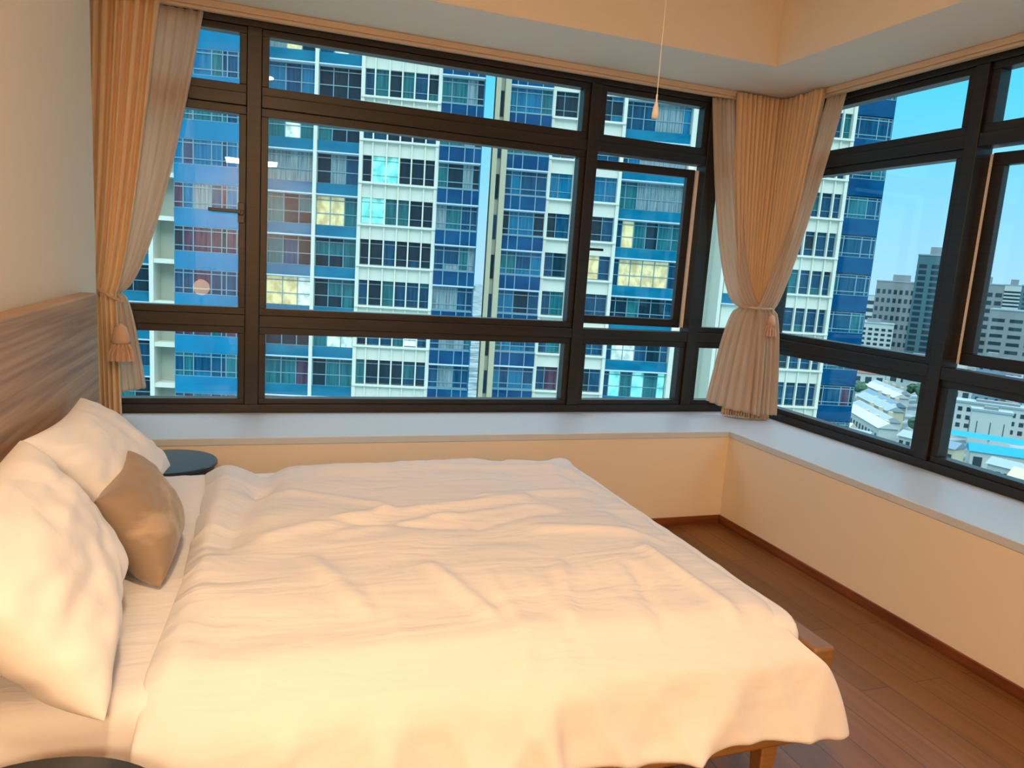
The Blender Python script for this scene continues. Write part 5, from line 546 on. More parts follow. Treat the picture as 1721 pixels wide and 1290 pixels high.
4,0,-1,0,0,0,0,0,-5,0,0,8,2,0,-20,2,18,6,-25,23,-22,23,-25,25,-25,22,-25,24,-25,-2,28,-29,11,3,-14,29,-26,12,15,-22,24,-25,24,-13,-12,23,-28,29,-23,20,-23,25,-25,11,14,-25,26,-25,23,-22,-1,
22,-23,23,-24,28,-28,27,-4,-7,-13,28,-9,7,0,0,-15,4,1,-4,-1,0,0,0,0,0,-1,0,0,-4,0,-4,19,1,-9,-13,26,-24,24,-25,24,-25,22,-24,24,-25,23,2,-29,26,1,-25,27,-26,27,-1,-24,27,-24,24,-23,-1,24,-28,
23,-13,-2,-9,26,-28,27,-1,-26,26,-24,24,-25,11,14,-23,23,-22,25,-25,26,-24,20,-16,22,-24,21,-9,-1,-15,1,2,3,6,1,-1,0,0,2,-2,0,0,2,-2,-2,12,-21,-1,1,23,-21,22,-21,21,-25,25,-24,23,-25,24,-25,
9,6,-7,-10,30,-26,25,-27,2,26,-24,24,-24,24,2,-30,27,-11,-15,24,0,-28,29,-28,-2,27,-11,-4,4,11,0,-26,27,-23,24,-23,25,-22,23,-23,25,-22,21,-26,3,-1,21,0,-4,-1,0,-1,-4,-3,1,-2,8,-6,-1,12,1,0,
-7,9,3,0,-13,-5,3,-2,2,12,-27,24,-24,23,-23,23,-22,19,-16,22,-27,25,-24,27,1,-25,24,-24,24,-26,-2,28,-28,0,27,-27,-3,28,-28,27,-9,-6,-12,28,-29,3,-3,27,-24,25,-21,24,-23,24,-22,24,-26,23,-22,
26,-1,0,-12,2,7,3,2,0,0,-1,-6,-2,-13,5,0,-8,5,0,-14,-2,1,12,-10,27,-25,23,-24,2,23,-27,24,-21,21,-21,24,-24,24,-24,25,-23,24,-14,-12,27,-25,25,-26,25,0,-26,26,1,-28,26,0,-26,26,-26,22,-20,24,
-28,28,1,-12,-2,14,-23,23,-23,25,-25,24,-25,25,-25,25,-27,-3,-3,-1,-1,-2,-1,0,1,3,4,7,11,0,0,1,-7,-11,-2,13,10,11,-25,22,-26,24,-26,26,-14,-14,26,-24,21,-21,23,-23,26,-26,23,-10,6,0,-12,20,
-25,25,-26,25,-25,11,4,-4,-11,28,-27,11,13,-20,23,-27,27,-26,25,-25,0,25,-22,0,23,-25,24,-25,26,-26,25,-24,24,-27,25,2,1,2,0,-3,-6,-11,3,2,0,4,-12,12,0,0,1,5,14,1,-4,-22,21,-27,23,-25,24,-27,
22,1,-22,23,-23,23,-23,24,-24,29,-12,-13,21,-21,12,-1,10,-26,25,-25,23,-22,21,-19,23,-23,25,-20,12,-4,-11,27,-28,25,-24,24,-13,-14,27,-14,-12,25,-25,25,-26,26,-26,23,-23,24,-23,7,0,-5,10,-3,
-4,7,4,12,-11,-8,5,0,23,0,1,15,-4,-6,-17,6,-8,26,-25,23,-25,24,-25,12,-1,-11,25,-24,24,-23,25,-26,2,25,-28,11,15,-24,-2,23,-23,22,-22,24,-25,25,-21,21,-17,23,-25,26,-1,-26,26,-25,23,-25,25,0,
-26,25,-1,-25,28,-26,21,-22,25,-25,23,-23,22,-18,2,18,-21,1,5,8,9,-7,15,5,4,5,-41,0,9,4,-7,-16,23,0,1,-26,24,-24,23,-23,23,-23,25,-3,-23,25,-25,25,-25,12,13,-26,25,0,-29,26,-11,-2,-1,-8,21,
-25,27,-23,23,-19,20,-22,27,-24,1,24,-26,23,-23,24,-29,3,26,-27,1,26,-28,13,4,-5,-11,24,-26,24,-21,23,1,-21,21,5,3,-18,-16,-6,-5,-1,-3,12,21,35,-5,-29,-24,37,-27,12,-11,24,-24,23,-22,22,-21,
26,-26,2,22,-25,25,-26,23,3,-28,23,-23,-3,27,-25,23,-25,23,-11,-12,25,-24,26,-22,23,-20,25,-14,2,12,-25,24,-24,22,-25,26,0,-28,27,-10,-6,3,12,-27,27,-12,-12,24,-25,22,-22,-1,20,-15,-3,1,28,1,
-4,-4,-5,-6,-23,18,-36,1,6,38,-25,28,-25,22,-21,22,-22,23,-21,23,-24,14,12,-23,23,-24,24,-24,-4,26,-25,21,0,-24,23,-27,28,-25,21,-8,-1,11,-21,27,-24,25,-22,0,22,-23,23,-24,23,-24,23,-12,-12,
26,-26,22,-21,22,-22,22,-25,23,-10,-10,22,-24,22,-3,-15,14,-2,-7,-17,2,4,5,5,5,-1,-13,1,12,7,-15,6,-9,14,-28,20,-20,23,-22,24,-22,23,1,-23,23,-22,21,-24,25,-13,-14,25,-26,8,14,-22,24,-26,24,
-24,25,-23,12,13,-25,27,-24,13,12,-14,-3,4,-1,-2,2,1,-13,22,-21,23,-25,24,-10,-3,3,8,-23,24,-11,-10,20,-21,11,5,-7,3,3,-5,1,1,0,-1,-2,1,-6,0,-18,-4,-3,1,2,7,27,-26,24,-22,23,-22,24,-22,-1,24,
-22,21,-21,23,-26,22,-1,-22,25,-21,9,-2,1,11,-23,25,-26,27,-22,8,2,-2,-1,11,-21,-3,27,-26,22,-22,23,-23,12,3,-2,-11,26,-14,-13,28,-25,11,12,-26,21,-7,-9,15,-18,7,-4,2,0,4,1,0,0,-1,1,-1,-2,0,
0,5,4,2,0,-3,-22,25,-22,22,-21,23,-23,23,1,-23,23,-23,23,-21,9,1,-10,19,-20,23,-25,24,-25,3,21,-25,25,-24,24,-22,21,-23,25,-27,21,4,-25,22,-22,23,-26,24,4,-27,24,-10,-1,-8,25,-25,23,-17,-2,
19,-23,16,-7,-6,14,-17,10,-4,1,3,0,0,0,0,-1,-1,1,0,0,-9,6,3,-4,-6,19,-16,17,-18,20,-22,24,-21,-3,24,-25,24,-22,17,6,-26,26,-20,17,-21,24,-25,24,-3,-22,25,-25,23,-22,22,-22,24,-26,27,-23,9,9,
-21,23,-25,26,-24,-3,25,-23,24,-23,26,-23,19,-18,19,-9,-8,17,-20,16,-8,-5,13,-16,9,-1,1,0,0,0,0,0,-1,-1,0,0,-4,-3,2,7,6,-13,13,-14,16,-18,19,-20,19,-10,1,9,-19,20,-19,9,4,-2,-1,0,0,-1,-1,0,
-12,23,-23,23,-23,23,-21,21,-23,25,-26,26,-22,2,20,-26,26,-24,23,-12,-1,0,1,1,-2,4,-10,16,-20,19,-7,-7,16,-19,15,-8,-5,13,-13,5,2,0,0,0,-1,1,-1,0,0,0,-3,-4,1,2,2,8,-11,14,-17,17,-16,12,-6,3,
0,-11,18,-15,16,-21,25,-27,24,-20,16,-7,-2,1,1,-1,-2,-1,11,-20,26,-27,22,-8,-3,2,6,-4,-1,2,0,-3,2,0,-1,8,-21,24,-23,17,-8,3,0,-1,1,4,-10,14,-18,15,-8,-5,13,-6,1,0,0,0,0,0,-1,0,0,0,0,-5,-2,0,
2,-4,15,-17,19,-15,11,-6,1,1,-2,-1,3,6,-16,15,-7,-1,2,0,2,-4,1,0,0,-1,1,-1,1,-1,0,0,0,3,-2,1,-2,10,-7,1,-1,-2,1,2,-2,1,-2,1,-1,-1,2,-3,9,-15,16,-11,9,-9,12,-18,15,-7,-4,11,-4,0,0,0,0,-1,0,0,
0,0,0,-4,-3,1,-5,14,-18,20,-15,11,-6,6,-12,18,-14,4,2,-3,1,4,-6,1,1,1,1,-5,2,0,2,-2,0,0,1,0,-1,0,1,2,-2,-1,7,-14,9,4,-2,-2,1,3,-3,-1,-1,0,-1,0,3,-7,7,1,-10,15,-15,11,-7,10,-16,16,-6,-4,6,0,0,
0,-1,1,-1,0,0,0,0,-2,-3,-5,14,-22,19,-14,11,-6,7,-14,18,-9,-2,5,1,-9,8,-1,-3,2,1,2,0,-6,3,0,1,-1,0,0,1,0,-1,1,-3,4,-1,-1,-1,-2,3,8,-6,-2,0,7,-8,2,0,0,0,-3,4,-3,-2,7,-5,-3,12,-17,14,-6,8,-14,
16,-4,0,0,0,0,0,-1,0,-2,0,0,0,-1,-1,8,-26,18,-12,10,-7,9,-16,17,-7,-2,-5,20,-12,-2,9,-8,1,1,1,4,-3,-5,4,-1,3,-2,0,-1,1,0,0,0,-2,4,-1,-3,-2,0,-1,12,-8,0,-1,-1,0,0,1,1,0,-3,2,0,-3,2,4,-6,2,9,
-17,18,-7,7,-12,15,-5,0,-1,1,0,0,-1,-1,0,0,0,0,8,-26,15,-10,8,-7,11,-19,15,-6,3,-6,8,2,-6,2,0,-1,0,3,1,6,-6,-3,3,-1,7,-12,6,-4,3,1,0,0,-2,3,0,-4,-2,2,-4,7,-2,1,-3,-2,1,0,3,1,1,-6,2,1,-2,-1,4,
-1,-3,6,3,-15,22,-8,4,-8,10,-3,0,0,-1,1,0,-1,-1,0,1,10,-27,13,-6,6,-6,12,-21,11,-3,5,-7,1,9,-2,-7,6,-2,-1,1,3,-6,13,-11,3,2,-7,5,1,5,-4,-3,3,-1,0,-1,2,-1,-4,-2,4,-2,4,-4,3,-4,-1,1,0,3,0,3,-5,
-1,1,1,-2,1,3,-4,-1,8,-1,-13,24,-8,1,-3,2,1,-1,1,-1,0,0,0,0,8,-20,11,-4,2,-3,11,-23,10,0,2,-2,-4,7,6,-9,-2,6,-3,1,0,6,-7,4,-6,8,1,-2,-5,7,0,0,-5,2,-1,0,-2,2,0,-6,1,3,-1,2,-6,5,-5,3,1,0,1,-4,
11,-7,-3,2,0,-1,-2,3,2,-4,3,4,-1,-12,23,-8,0,0,0,0,-2,0,0,0,0,5,-14,9,0,0,-2,9,-23,10,1,1,2,-8,7,1,2,-12,10,1,0,1,0,0,-4,-1,0,4,1,0,0,0,0,0,0,-1,-2,0,-2,1,0,-6,3,2,-1,1,-3,6,-1,2,0,0,1,-10,8,
-2,-1,0,0,0,0,-1,2,0,-4,6,0,1,-10,19,-9,1,0,1,-3,-2,1,-6,0,-5,5,0,-1,1,8,-21,11,1,0,0,-4,5,0,0,-4,1,3,0,0,0,0,0,-3,-1,1,3,0,0,0,0,0,0,0,0,-3,2,-3,-1,1,-2,4,0,-3,0,-1,5,1,0,0,0,0,-3,0,2,1,-1,
0,0,-1,-1,0,2,0,-3,4,0,0,-9,14,-5,0,-1,0,-4,0,4,0,0,0,0,0,6,-16,10,-1,0,0,1,-1,0,0,0,-2,2,0,0,0,0,0,1,0,-4,3,1,-1,0,0,0,0,1,-1,1,-3,5,-5,-2,1,17,-11,-3,-1,-3,3,2,-1,1,-1,1,0,-1,-3,4,-1,0,0,0,
0,0,0,0,0,0,0,0,0,1,-5,5,0,-2,1,-6,-1,-5,0,0,-1,0,3,-9,7,-2,1,0,0,-1,1,0,0,0,-7,7,0,0,0,-1,0,0,-1,-2,2,1,0,0,0,0,1,-1,0,1,-7,7,0,-4,12,-22,21,-7,0,-3,2,6,-5,-1,1,-1,0,0,-3,3,0,0,0,0,0,0,0,0,
0,0,0,-1,0,0,0,0,-1,0,-2,0,-3,0,-8,0,1,0,-3,1,0,1,0,0,-1,0,0,0,0,0,0,-1,0,0,0,1,-1,-1,6,-14,14,-6,2,-1,1,0,-1,0,1,1,1,-4,2,-2,-10,13,-1,-3,14,-26,23,-14,6,0,-1,0,0,1,-5,5,-1,0,0,0,0,0,0,0,0,
0,-1,1,0,-1,-1,0,2,-2,4,-5,2,-4,-20,-1,-1,0,-1,1,0,0,0,0,1,-1,0,0,0,0,0,0,0,0,0,-1,1,1,-4,2,-3,10,-7,1,-1,0,1,0,2,-5,5,-5,18,-15,-1,11,-17,24,-25,7,0,1,2,-4,4,-4,0,0,0,2,-2,0,0,0,0,0,-1,0,0,
0,1,0,0,1,0,0,0,0,1,21,-13,3,-26,1,0,-1,1,-1,0,-1,-1,0,-1,1,-1,0,-1,3,-3,0,4,-4,0,0,0,-1,4,-4,0,3,-2,2,-2,0,-1,7,-8,10,-10,9,5,-12,2,5,-5,1,-2,1,1,0,-1,-1,1,-1,0,0,0,2,-2,0,-1,0,0,1,0,-1,0,0,
0,-1,0,0,0,0,-1,2,2,6,25,-1,-30,-1,1,0,-1,1,0,0,0,1,-1,2,-1,-1,1,1,-2,1,0,-1,-1,0,0,2,1,0,0,-2,-1,-3,1,1,1,2,0,-7,6,20,-18,-4,3,4,-3,0,0,-3,1,0,-3,2,1,-1,-1,0,2,1,-1,0,1,-1,0,3,-3,1,0,0,0,0,
0,0,1,0,0,1,0,-3,15,16,-28,0,1,0,0,0,0,0,1,0,0,0,0,1,-1,-2,1,1,-2,1,2,-1,2,-2,-2,0,0,-1,3,2,-1,-1,-1,-1,6,-7,11,-7,-7,-2,7,1,-2,0,0,-1,0,4,-3,1,-1,2,0,3,-3,-1,0,2,-2,1,0,-1,0,0,0,0,0,1,0,0,
-1,0,0,1,2,0,-3,20,-25,0,-1,1,0,0,0,0,0,-2,2,-3,2,-1,1,-2,3,-2,-1,3,-1,2,-2,-1,-2,5,0,-5,6,-2,2,0,1,-6,-2,7,2,-20,9,3,5,-4,2,-2,2,4,-8,5,1,1,-4,4,0,-3,1,-4,5,-3,2,0,0,-3,3,-1,0,0,0,-1,0,0,1,
-1,-1,0,-1,1,0,0,-37,0,0,-1,1,-1,-1,1,-1,1,-1,1,0,0,0,-1,1,0,-1,1,-1,0,0,1,-1,0,0,0,0,1,1,0,-1,0,-1,12,-16,6,1,-2,14,-18,13,-13,10,-6,4,-6,2,1,-1,-1,1,-1,0,-1,1,0,0,0,-1,0,1,0,0,0,-1,1,0,-1,
0,0,1,-1,1,-1,-1,-1,-45,1,-1,1,-1,0,1,-1,0,0,0,0,-1,1,-1,1,-1,1,0,-1,1,0,0,0,0,0,0,0,0,0,-1,1,1,-1,9,-10,3,1,-3,16,-16,0,0,0,0,4,-5,2,1,-2,0,0,0,0,-1,1,-1,1,-1,0,1,-1,0,1,-1,0,0,0,0,0,0,0,0,
0,-1,1,0,0,-45,-1,1,-1,0,1,-1,0,1,-1,1,-1,1,-1,1,-1,1,0,-1,1,0,0,-1,0,0,0,1,0,-1,1,0,0,0,5,-5,0,0,0,0,1,-2,-1,1,0,0,0,0,1,-1,1,0,0,-1,0,1,-1,1,-1,1,-1,0,1,-1,0,1,-1,1,0,-1,1,-1,0,0,0,1,-1,0,
0,-46,1,-1,1,0,-1,1,0,-1,1,-1,1,-1,1,-1,1,0,-1,1,0,-1,0,1,0,0,0,-1,1,0,-1,1,0,4,-4,0,0,0,0,1,-1,-1,1,-1,1,0,0,0,0,-1,0,0,1,0,0,-1,1,-1,1,-1,1,0,-1,1,0,-1,1,-1,0,1,-1,1,0,-1,1,-1,1,0,-1,-45,
-1,1,-1,1,0,-1,1,0,0,0,0,0,0,0,0,-1,1,0,-1,1,0,0,0,0,0,0,-1,1,0,0,3,-3,-1,1,0,0,0,1,-1,-1,0,1,-1,0,0,1,-1,1,0,0,-1,0,1,0,-1,1,-1,1,0,-1,1,0,-1,1,-1,1,0,0,0,-1,1,0,-1,1,-1,0,1,-45,0,-1,1,-1,0,
1,-1,1,-1,1,-1,1,-1,1,-1,1,0,-1,1,0,0,0,0,0,0,0,0,0,0,2,-2,0,0,0,0,0,1,0,-1,0,-1,0,1,-1,1,-1,0,0,0,0,0,1,-1,1,0,-1,1,0,-1,1,-1,0,1,-1,1,0,-1,0,0,1,-1,1,0,-1,1,0,-1,-46,1,0,-1,1,0,0,0,-1,1,-1,
1,0,0,0,0,0,-1,1,0,-1,0,0,0,0,0,1,0,1,1,-1,-1,0,0,0,0,1,0,0,-1,-1,1,-1,0,1,-1,1,0,-1,0,0,1,-1,0,0,0,1,0,-1,1,-1,1,0,-1,1,0,-1,1,0,0,-1,1,-1,0,1,-1,0,0,-45,-1,1,0,0,0,-1,1,0,0,0,0,-1,1,-1,1,
-1,1,0,-1,1,0,0,0,0,0,0,1,-1,0,0,0,0,0,0,0,0,1,-1,0,0,-1,1,0,-1,1,-1,0,1,0,0,-1,0,1,-1,1,0,-1,1,-1,1,0,-1,1,0,-1,1,0,-1,0,1,-1,1,0,0,0,-1,0,-46,1,-1,1,-1,1,0,-1,1,-1,1,-1,1,-1,1,0,0,0,-1,1,0,
0,0,0,0,0,0,0,0,0,0,0,0,1,0,0,0,0,0,-1,-1,1,-1,0,1,-1,1,0,-1,0,0,0,1,-1,1,-1,0,1,-1,1,0,-1,1,0,-1,1,0,-1,1,0,-1,1,-1,1,-1,0,0,0,]
# ---------------------------------------------------------------- bed
M_WOODG = mat('headboard_wood', (196, 160, 126), .45, .45, var=((3, 1.2, 46), (150, 120, 96), .35, .65))
M_WOODB = mat('bed_frame_wood', (158, 118, 70), .38, .5, var=((2.5, 2.5, 30), (124, 90, 50), .35, .65))
M_SHEET = mat('white_sheet', (236, 234, 236), .85, .15, sheen=.15, bump=[((5, 26, 9), .35, .012), ((40, 55, 50), .12, .003)])
M_DUVET = mat('white_duvet', (230, 229, 232), .85, .15, sheen=.1, bump=[((2.0, 7, 5), .7, .03), ((7, 16, 9), .32, .012), ((26, 30, 9), .12, .004)])
M_PILLOW = mat('pillow_cotton', (238, 237, 240), .85, .15, sheen=.15, bump=[((5, 6, 6), .35, .02), ((16, 20, 18), .12, .006)])
HX = -3.70
bed = Thing('bed_frame', (-2.7, -1.83, FZ), 'wooden bed frame with a dark headboard and low slatted-edge rails under the white bedding', 'bed')
bed.o['label'] = 'wooden bed frame with a tall brown headboard and a rounded foot rail'
MB().box(XL+.001, HX, -3.25, -.90, FZ+.18, .642).build('headboard', M_WOODG, bed, bevel=.008)
for y in (-3.1, -1.05): MB().box(XL+.004, HX-.004, y-.04, y+.04, FZ, FZ+.18).build('headboard_leg', M_WOODG, bed, bevel=.004)
def rail(prof, axis, a, b, nm): MB().prism(prof, axis, a, b).build(nm, M_WOODB, bed, bevel=.012, fix=True)
rail([(-2.632, -.33), (-2.606, -.33), (-2.606, -.15), (-2.638, -.15)], 'x', HX+.002, -1.80, 'side_rail')
rail([(-1.05, -.33), (-1.085, -.33), (-1.095, -.062), (-1.045, -.062)], 'x', HX+.002, -1.80, 'side_rail')
rail([(-1.798, -.062), (-1.728, -.062), (-1.742, -.33), (-1.775, -.33)], 'y', -2.640, -1.042, 'foot_rail')
MB().box(HX+.002, -1.80, -2.603, -1.097, -.30, -.26).build('slat_base', M_WOODB, bed)
for x in (-3.45, -1.87):
    for y in (-2.585, -1.13):
        MB().poly([(x+sx*r, y+sy*r, z) for z, r in ((FZ, .016), (-.331, .026)) for sx, sy in ((-1, -1), (1, -1), (1, 1), (-1, 1))],
                  [(3, 2, 1, 0), (4, 5, 6, 7), (0, 1, 5, 4), (1, 2, 6, 5), (2, 3, 7, 6), (3, 0, 4, 7)]).build('leg', M_WOODB, bed, bevel=.005)
def grid_obj(name, P, m, parent=None, base=(0, 0, 0), closed=False, smooth=True, subs=0, solid=0, soff=0):
    ny, nx = len(P), len(P[0]); bx = Vector(base)
    v = [tuple(Vector(p)-bx) for r in P for p in r]
    f = [(j*nx+i, j*nx+i+1, (j+1)*nx+i+1, (j+1)*nx+i) for j in range(ny-1) for i in range(nx-1)]
    me = bpy.data.meshes.new(name); me.from_pydata(v, [], f); me.materials.append(m)
    me.polygons.foreach_set('use_smooth', [True]*len(f))
    o = bpy.data.objects.new(name, me); link(o, parent)
    if solid: q = o.modifiers.new('thickness', 'SOLIDIFY'); q.thickness = solid; q.offset = soff
    if subs: q = o.modifiers.new('subs', 'SUBSURF'); q.levels = subs; q.render_levels = subs
    return o
# mattress: rounded box skin with soft wrinkles running across at the head end
def mattress():
    x0, x1, y0, y1, z0, z1 = HX+.006, -1.81, -2.602, -1.102, -.255, 0.0
    T = Thing('mattress', ((x0+x1)/2, (y0+y1)/2, z0), 'mattress in a white fitted sheet lying in the wooden frame under the duvet', 'mattress')
    rings = []; NX = 90
    # profile around the section in y-z (closed), swept in x
    def sec(ins, zz0, zz1):
        r = .055; pts = []
        a, b = y0+ins, y1-ins
        for cy, cz, q0 in ((a+r, zz0+r, 180), (b-r, zz0+r, 270), (b-r, zz1-r, 0), (a+r, zz1-r, 90)):
            for k in range(5): q = math.radians(q0+90*k/4); pts.append((cy+r*math.cos(q), cz+r*math.sin(q)))
        out = []
        for i in range(len(pts)):
            p, q = pts[i], pts[(i+1) % len(pts)]; L = math.hypot(q[0]-p[0], q[1]-p[1]); n = max(1, int(L/.03))
            for k in range(n): out.append((p[0]+(q[0]-p[0])*k/n, p[1]+(q[1]-p[1])*k/n))
        return out
    base = sec(0, z0, z1); n = len(base); v = []; f = []
    cy, cz = (y0+y1)/2, (z0+z1)/2
    ends = [0, .004, .015, .035]
    xs = [x0+e for e in ends]+[x0+.05+(x1-x0-.1)*i/(NX-1) for i in range(NX)]+[x1-e for e in ends[::-1]]
    shr = [.94, .97, .985, .995]+[1]*NX+[.995, .985, .97, .94]
    for x, s in zip(xs, shr):
        for y, z in base:
            w = .0035*noise.noise(Vector((x*9, y*14, z*6)))+.004*noise.noise(Vector((x*26+y*5, y*4, 3)))
            v.append((x, cy+(y-cy)*(1-(1-s)*.3), cz+(z-cz)*s+(w if z > cz else 0)))
    for i in range(len(xs)-1):
        for k in range(n): k2 = (k+1) % n; f.append((i*n+k, (i+1)*n+k, (i+1)*n+k2, i*n+k2))
    f.append(tuple(range(n))); f.append(tuple((len(xs)-1)*n+k for k in range(n))[::-1])
    mb = MB(); mb.v = v; mb.f = f; mb.m = [0]*len(f)
    mb.build('fitted_sheet', M_SHEET, T, smooth=True, fix=True)
mattress()
# duvet: relaxed cloth shape (baked heights), refined with folds
def duvet():
    ny, nx = DUVET_SHAPE
    raw = np.array(DUVET, dtype=np.int64).reshape(3, ny, nx)
    raw = np.cumsum(np.cumsum(raw, axis=1), axis=2)
    P = np.moveaxis(raw, 0, 2)/2000.0
    for _ in range(2): P[1:-1, 1:-1] = P[1:-1, 1:-1]*.5+.125*(P[2:, 1:-1]+P[:-2, 1:-1]+P[1:-1, 2:]+P[1:-1, :-2])
    X, Y, Z = P[..., 0].copy(), P[..., 1].copy(), P[..., 2].copy()
    def seg(X, Y, a, b, w, h):
        ax, ay = a; bx, by = b; d2 = (bx-ax)**2+(by-ay)**2
        t = np.clip(((X-ax)*(bx-ax)+(Y-ay)*(by-ay))/d2, 0, 1)
        d = np.hypot(X-ax-t*(bx-ax), Y-ay-t*(by-ay)); return h*np.exp(-(d/w)**2)
    top = 1/(1+np.exp(-(Z+.03)*60))
    # puffed turn at the head edge with a soft valley behind it
    for a, b, w, h in (((-3.24, -1.15), (-3.29, -2.6), .05, .012), ((-3.10, -1.12), (-3.12, -1.45), .07, -.030), ((-3.12, -1.45), (-3.22, -1.95), .05, -.020),
                       ((-3.02, -1.55), (-2.75, -1.70), .03, .010), ((-3.1, -1.95), (-2.75, -1.78), .035, .014), ((-2.9, -1.95), (-2.55, -1.83), .022, .010), ((-2.75, -1.78), (-2.25, -1.70), .03, .013),
                       ((-2.6, -1.86), (-2.2, -1.80), .02, .010), ((-2.4, -1.68), (-1.95, -1.62), .025, .012), ((-2.95, -1.85), (-2.55, -1.93), .018, -.010), ((-2.5, -1.95), (-2.2, -1.86), .018, -.009),
                       ((-2.15, -1.25), (-1.9, -1.38), .03, .012), ((-2.45, -1.30), (-2.0, -1.36), .022, .010), ((-2.3, -2.0), (-1.95, -2.1), .03, .010), ((-2.7, -2.2), (-2.62, -2.45), .025, .012), ((-3.0, -2.1), (-2.9, -2.4), .03, .010), ((-2.35, -2.25), (-2.42, -2.5), .02, .010), ((-2.05, -2.2), (-1.98, -2.55), .03, .012), ((-2.15, -2.3), (-2.2, -2.55), .018, -.010), ((-2.85, -1.3), (-2.3, -1.22), .09, .014), ((-1.88, -1.02), (-1.80, -1.2), .05, .014)):
        Z += 1.4*seg(X, Y, a, b, w*.85, h)*top
    Z -= .020*np.exp(-((X-X[:, :1])/.028)**2)*top
    Z += .006*np.sin(X*9+Y*5)*top*np.sin(Y*3+1)
    # hem flares away from the rail, loose folds deepen toward it
    dep = np.clip(-Z, 0, .3); side = (Y < -2.60)
    f1 = np.abs(np.sin(X*10.5+np.sin(X*4)*1.3+dep*7)); f2 = np.abs(np.sin(X*19.3+1-dep*12)); fold = (.7*(1-f1)**1.5+.45*(1-f2)**2)*(1-.6*np.clip((X+2.2)/.3, 0, 1))
    Y = np.where(side, Y-dep*(.20+.22*fold), Y)
    far = Y > -1.06; Y = np.where(far, Y+dep*.05, Y)
    q = np.clip((X+1.98)/.25, 0, 1)*np.clip((-Y-2.5)/.12, 0, 1)
    X = X-.03*np.clip((X+2.05)/.2, 0, 1)*np.clip((Z+.09)/.05, 0, 1)
    X = X-.06*q*np.exp(-((Z+.02)/.09)**2)+.012*q*np.clip((-Z-.12)/.12, 0, 1); Z = Z-.035*q*np.clip((-Z-.1)/.12, 0, 1)
    b = (-2.5, -1.85, 0.0)
    Q = [[(X[j, i], Y[j, i], Z[j, i]) for i in range(nx)] for j in range(ny)]
    o = grid_obj('duvet', Q, M_DUVET, base=b, subs=2, solid=.03, soff=1)
    o.location = b; tag(o, 'plump white duvet spread over the bed and hanging over its near side', 'duvet')
    return o
duvet()
def pillow(name, corners, thick, m, label, cat, ears=.0, N_=44, seed=0, sag=0.0, group=None, wr=.01):
    """cushion from 4 corner points (a, b, c, d around the seam); bulges to both sides along the normal"""
    A, B, C_, D = map(Vector, corners); n = ((B-A).cross(D-A)).normalized(); ctr = (A+B+C_+D)/4
    def sh(u, v, s):
        eu, ev = 1-abs(2*u-1)**2.6, 1-abs(2*v-1)**2.6
        h = (max(eu, 0)*max(ev, 0))**.42
        # seam edges pull in between the corners
        pu = u+(.5-u)*.10*(4*v*(1-v))*1.0; pv = v+(.5-v)*.10*(4*u*(1-u))
        p = A*(1-pu)*(1-pv)+B*pu*(1-pv)+C_*pu*pv+D*(1-pu)*pv
        w = wr*(noise.noise(Vector((u*4.0+seed, v*4, s*3)))+.8*noise.noise(Vector((u*10+seed, v*9, s*5+1))))*min(1, h*2)
        rad = 1-min(1, math.hypot(u-.5, v-.5)*1.2)
        return p+n*(s*(thick/2*h)+w)-Vector((0, 0, sag*h*rad))
    v = []; f = []; idx = {}
    for s in (1, -1):
        for j in range(N_+1):
            for i in range(N_+1):
                edge = i in (0, N_) or j in (0, N_)
                if s == -1 and edge: idx[s, i, j] = idx[1, i, j]; continue
                # denser near the rims
                u = .5-.5*math.cos(PI*i/N_); w = .5-.5*math.cos(PI*j/N_)
                idx[s, i, j] = len(v); v.append(tuple(sh(u, w, s)-ctr))
        for j in range(N_):
            for i in range(N_):
                q = (idx[s, i, j], idx[s, i+1, j], idx[s, i+1, j+1], idx[s, i, j+1]); f.append(q if s == 1 else q[::-1])
    me = bpy.data.meshes.new(name); me.from_pydata(v, [], f); me.materials.append(m); me.polygons.foreach_set('use_smooth', [True]*len(f))
    o = bpy.data.objects.new(name, me); o.location = ctr; link(o); q = o.modifiers.new('s', 'SUBSURF'); q.levels = 1; q.render_levels = 1
    tag(o, label, cat, group); return o
pillow('pillow', ((-3.42, -1.28, .075), (-3.665, -1.40, .34), (-3.665, -2.05, .36), (-3.44, -1.98, .08)), .16, M_PILLOW, 'white pillow against the headboard on the window side, behind the taupe cushion', 'pillow', seed=3, group='white bed pillows')
pillow('pillow', ((-3.46, -2.13, .07), (-3.665, -2.03, .36), (-3.665, -2.76, .36), (-3.385, -2.68, .02)), .20, M_PILLOW, 'big white pillow at the lamp-lit side of the bed, in front of the other pillow', 'pillow', seed=11, group='white bed pillows', wr=.013)
M_TAUPE = mat('taupe_velvet', (146, 126, 106), .6, .3, sheen=.3, var=((5, 5, 13), (176, 156, 134), .5, .62), bump=[((14, 14, 60), .3, .004)])
pillow('cushion', ((-3.358, -2.13, .012), (-3.50, -2.09, .225), (-3.485, -1.74, .255), (-3.348, -1.76, .02)), .165, M_TAUPE, 'small taupe velvet cushion leaning on the white pillows', 'cushion', seed=5, wr=.004)
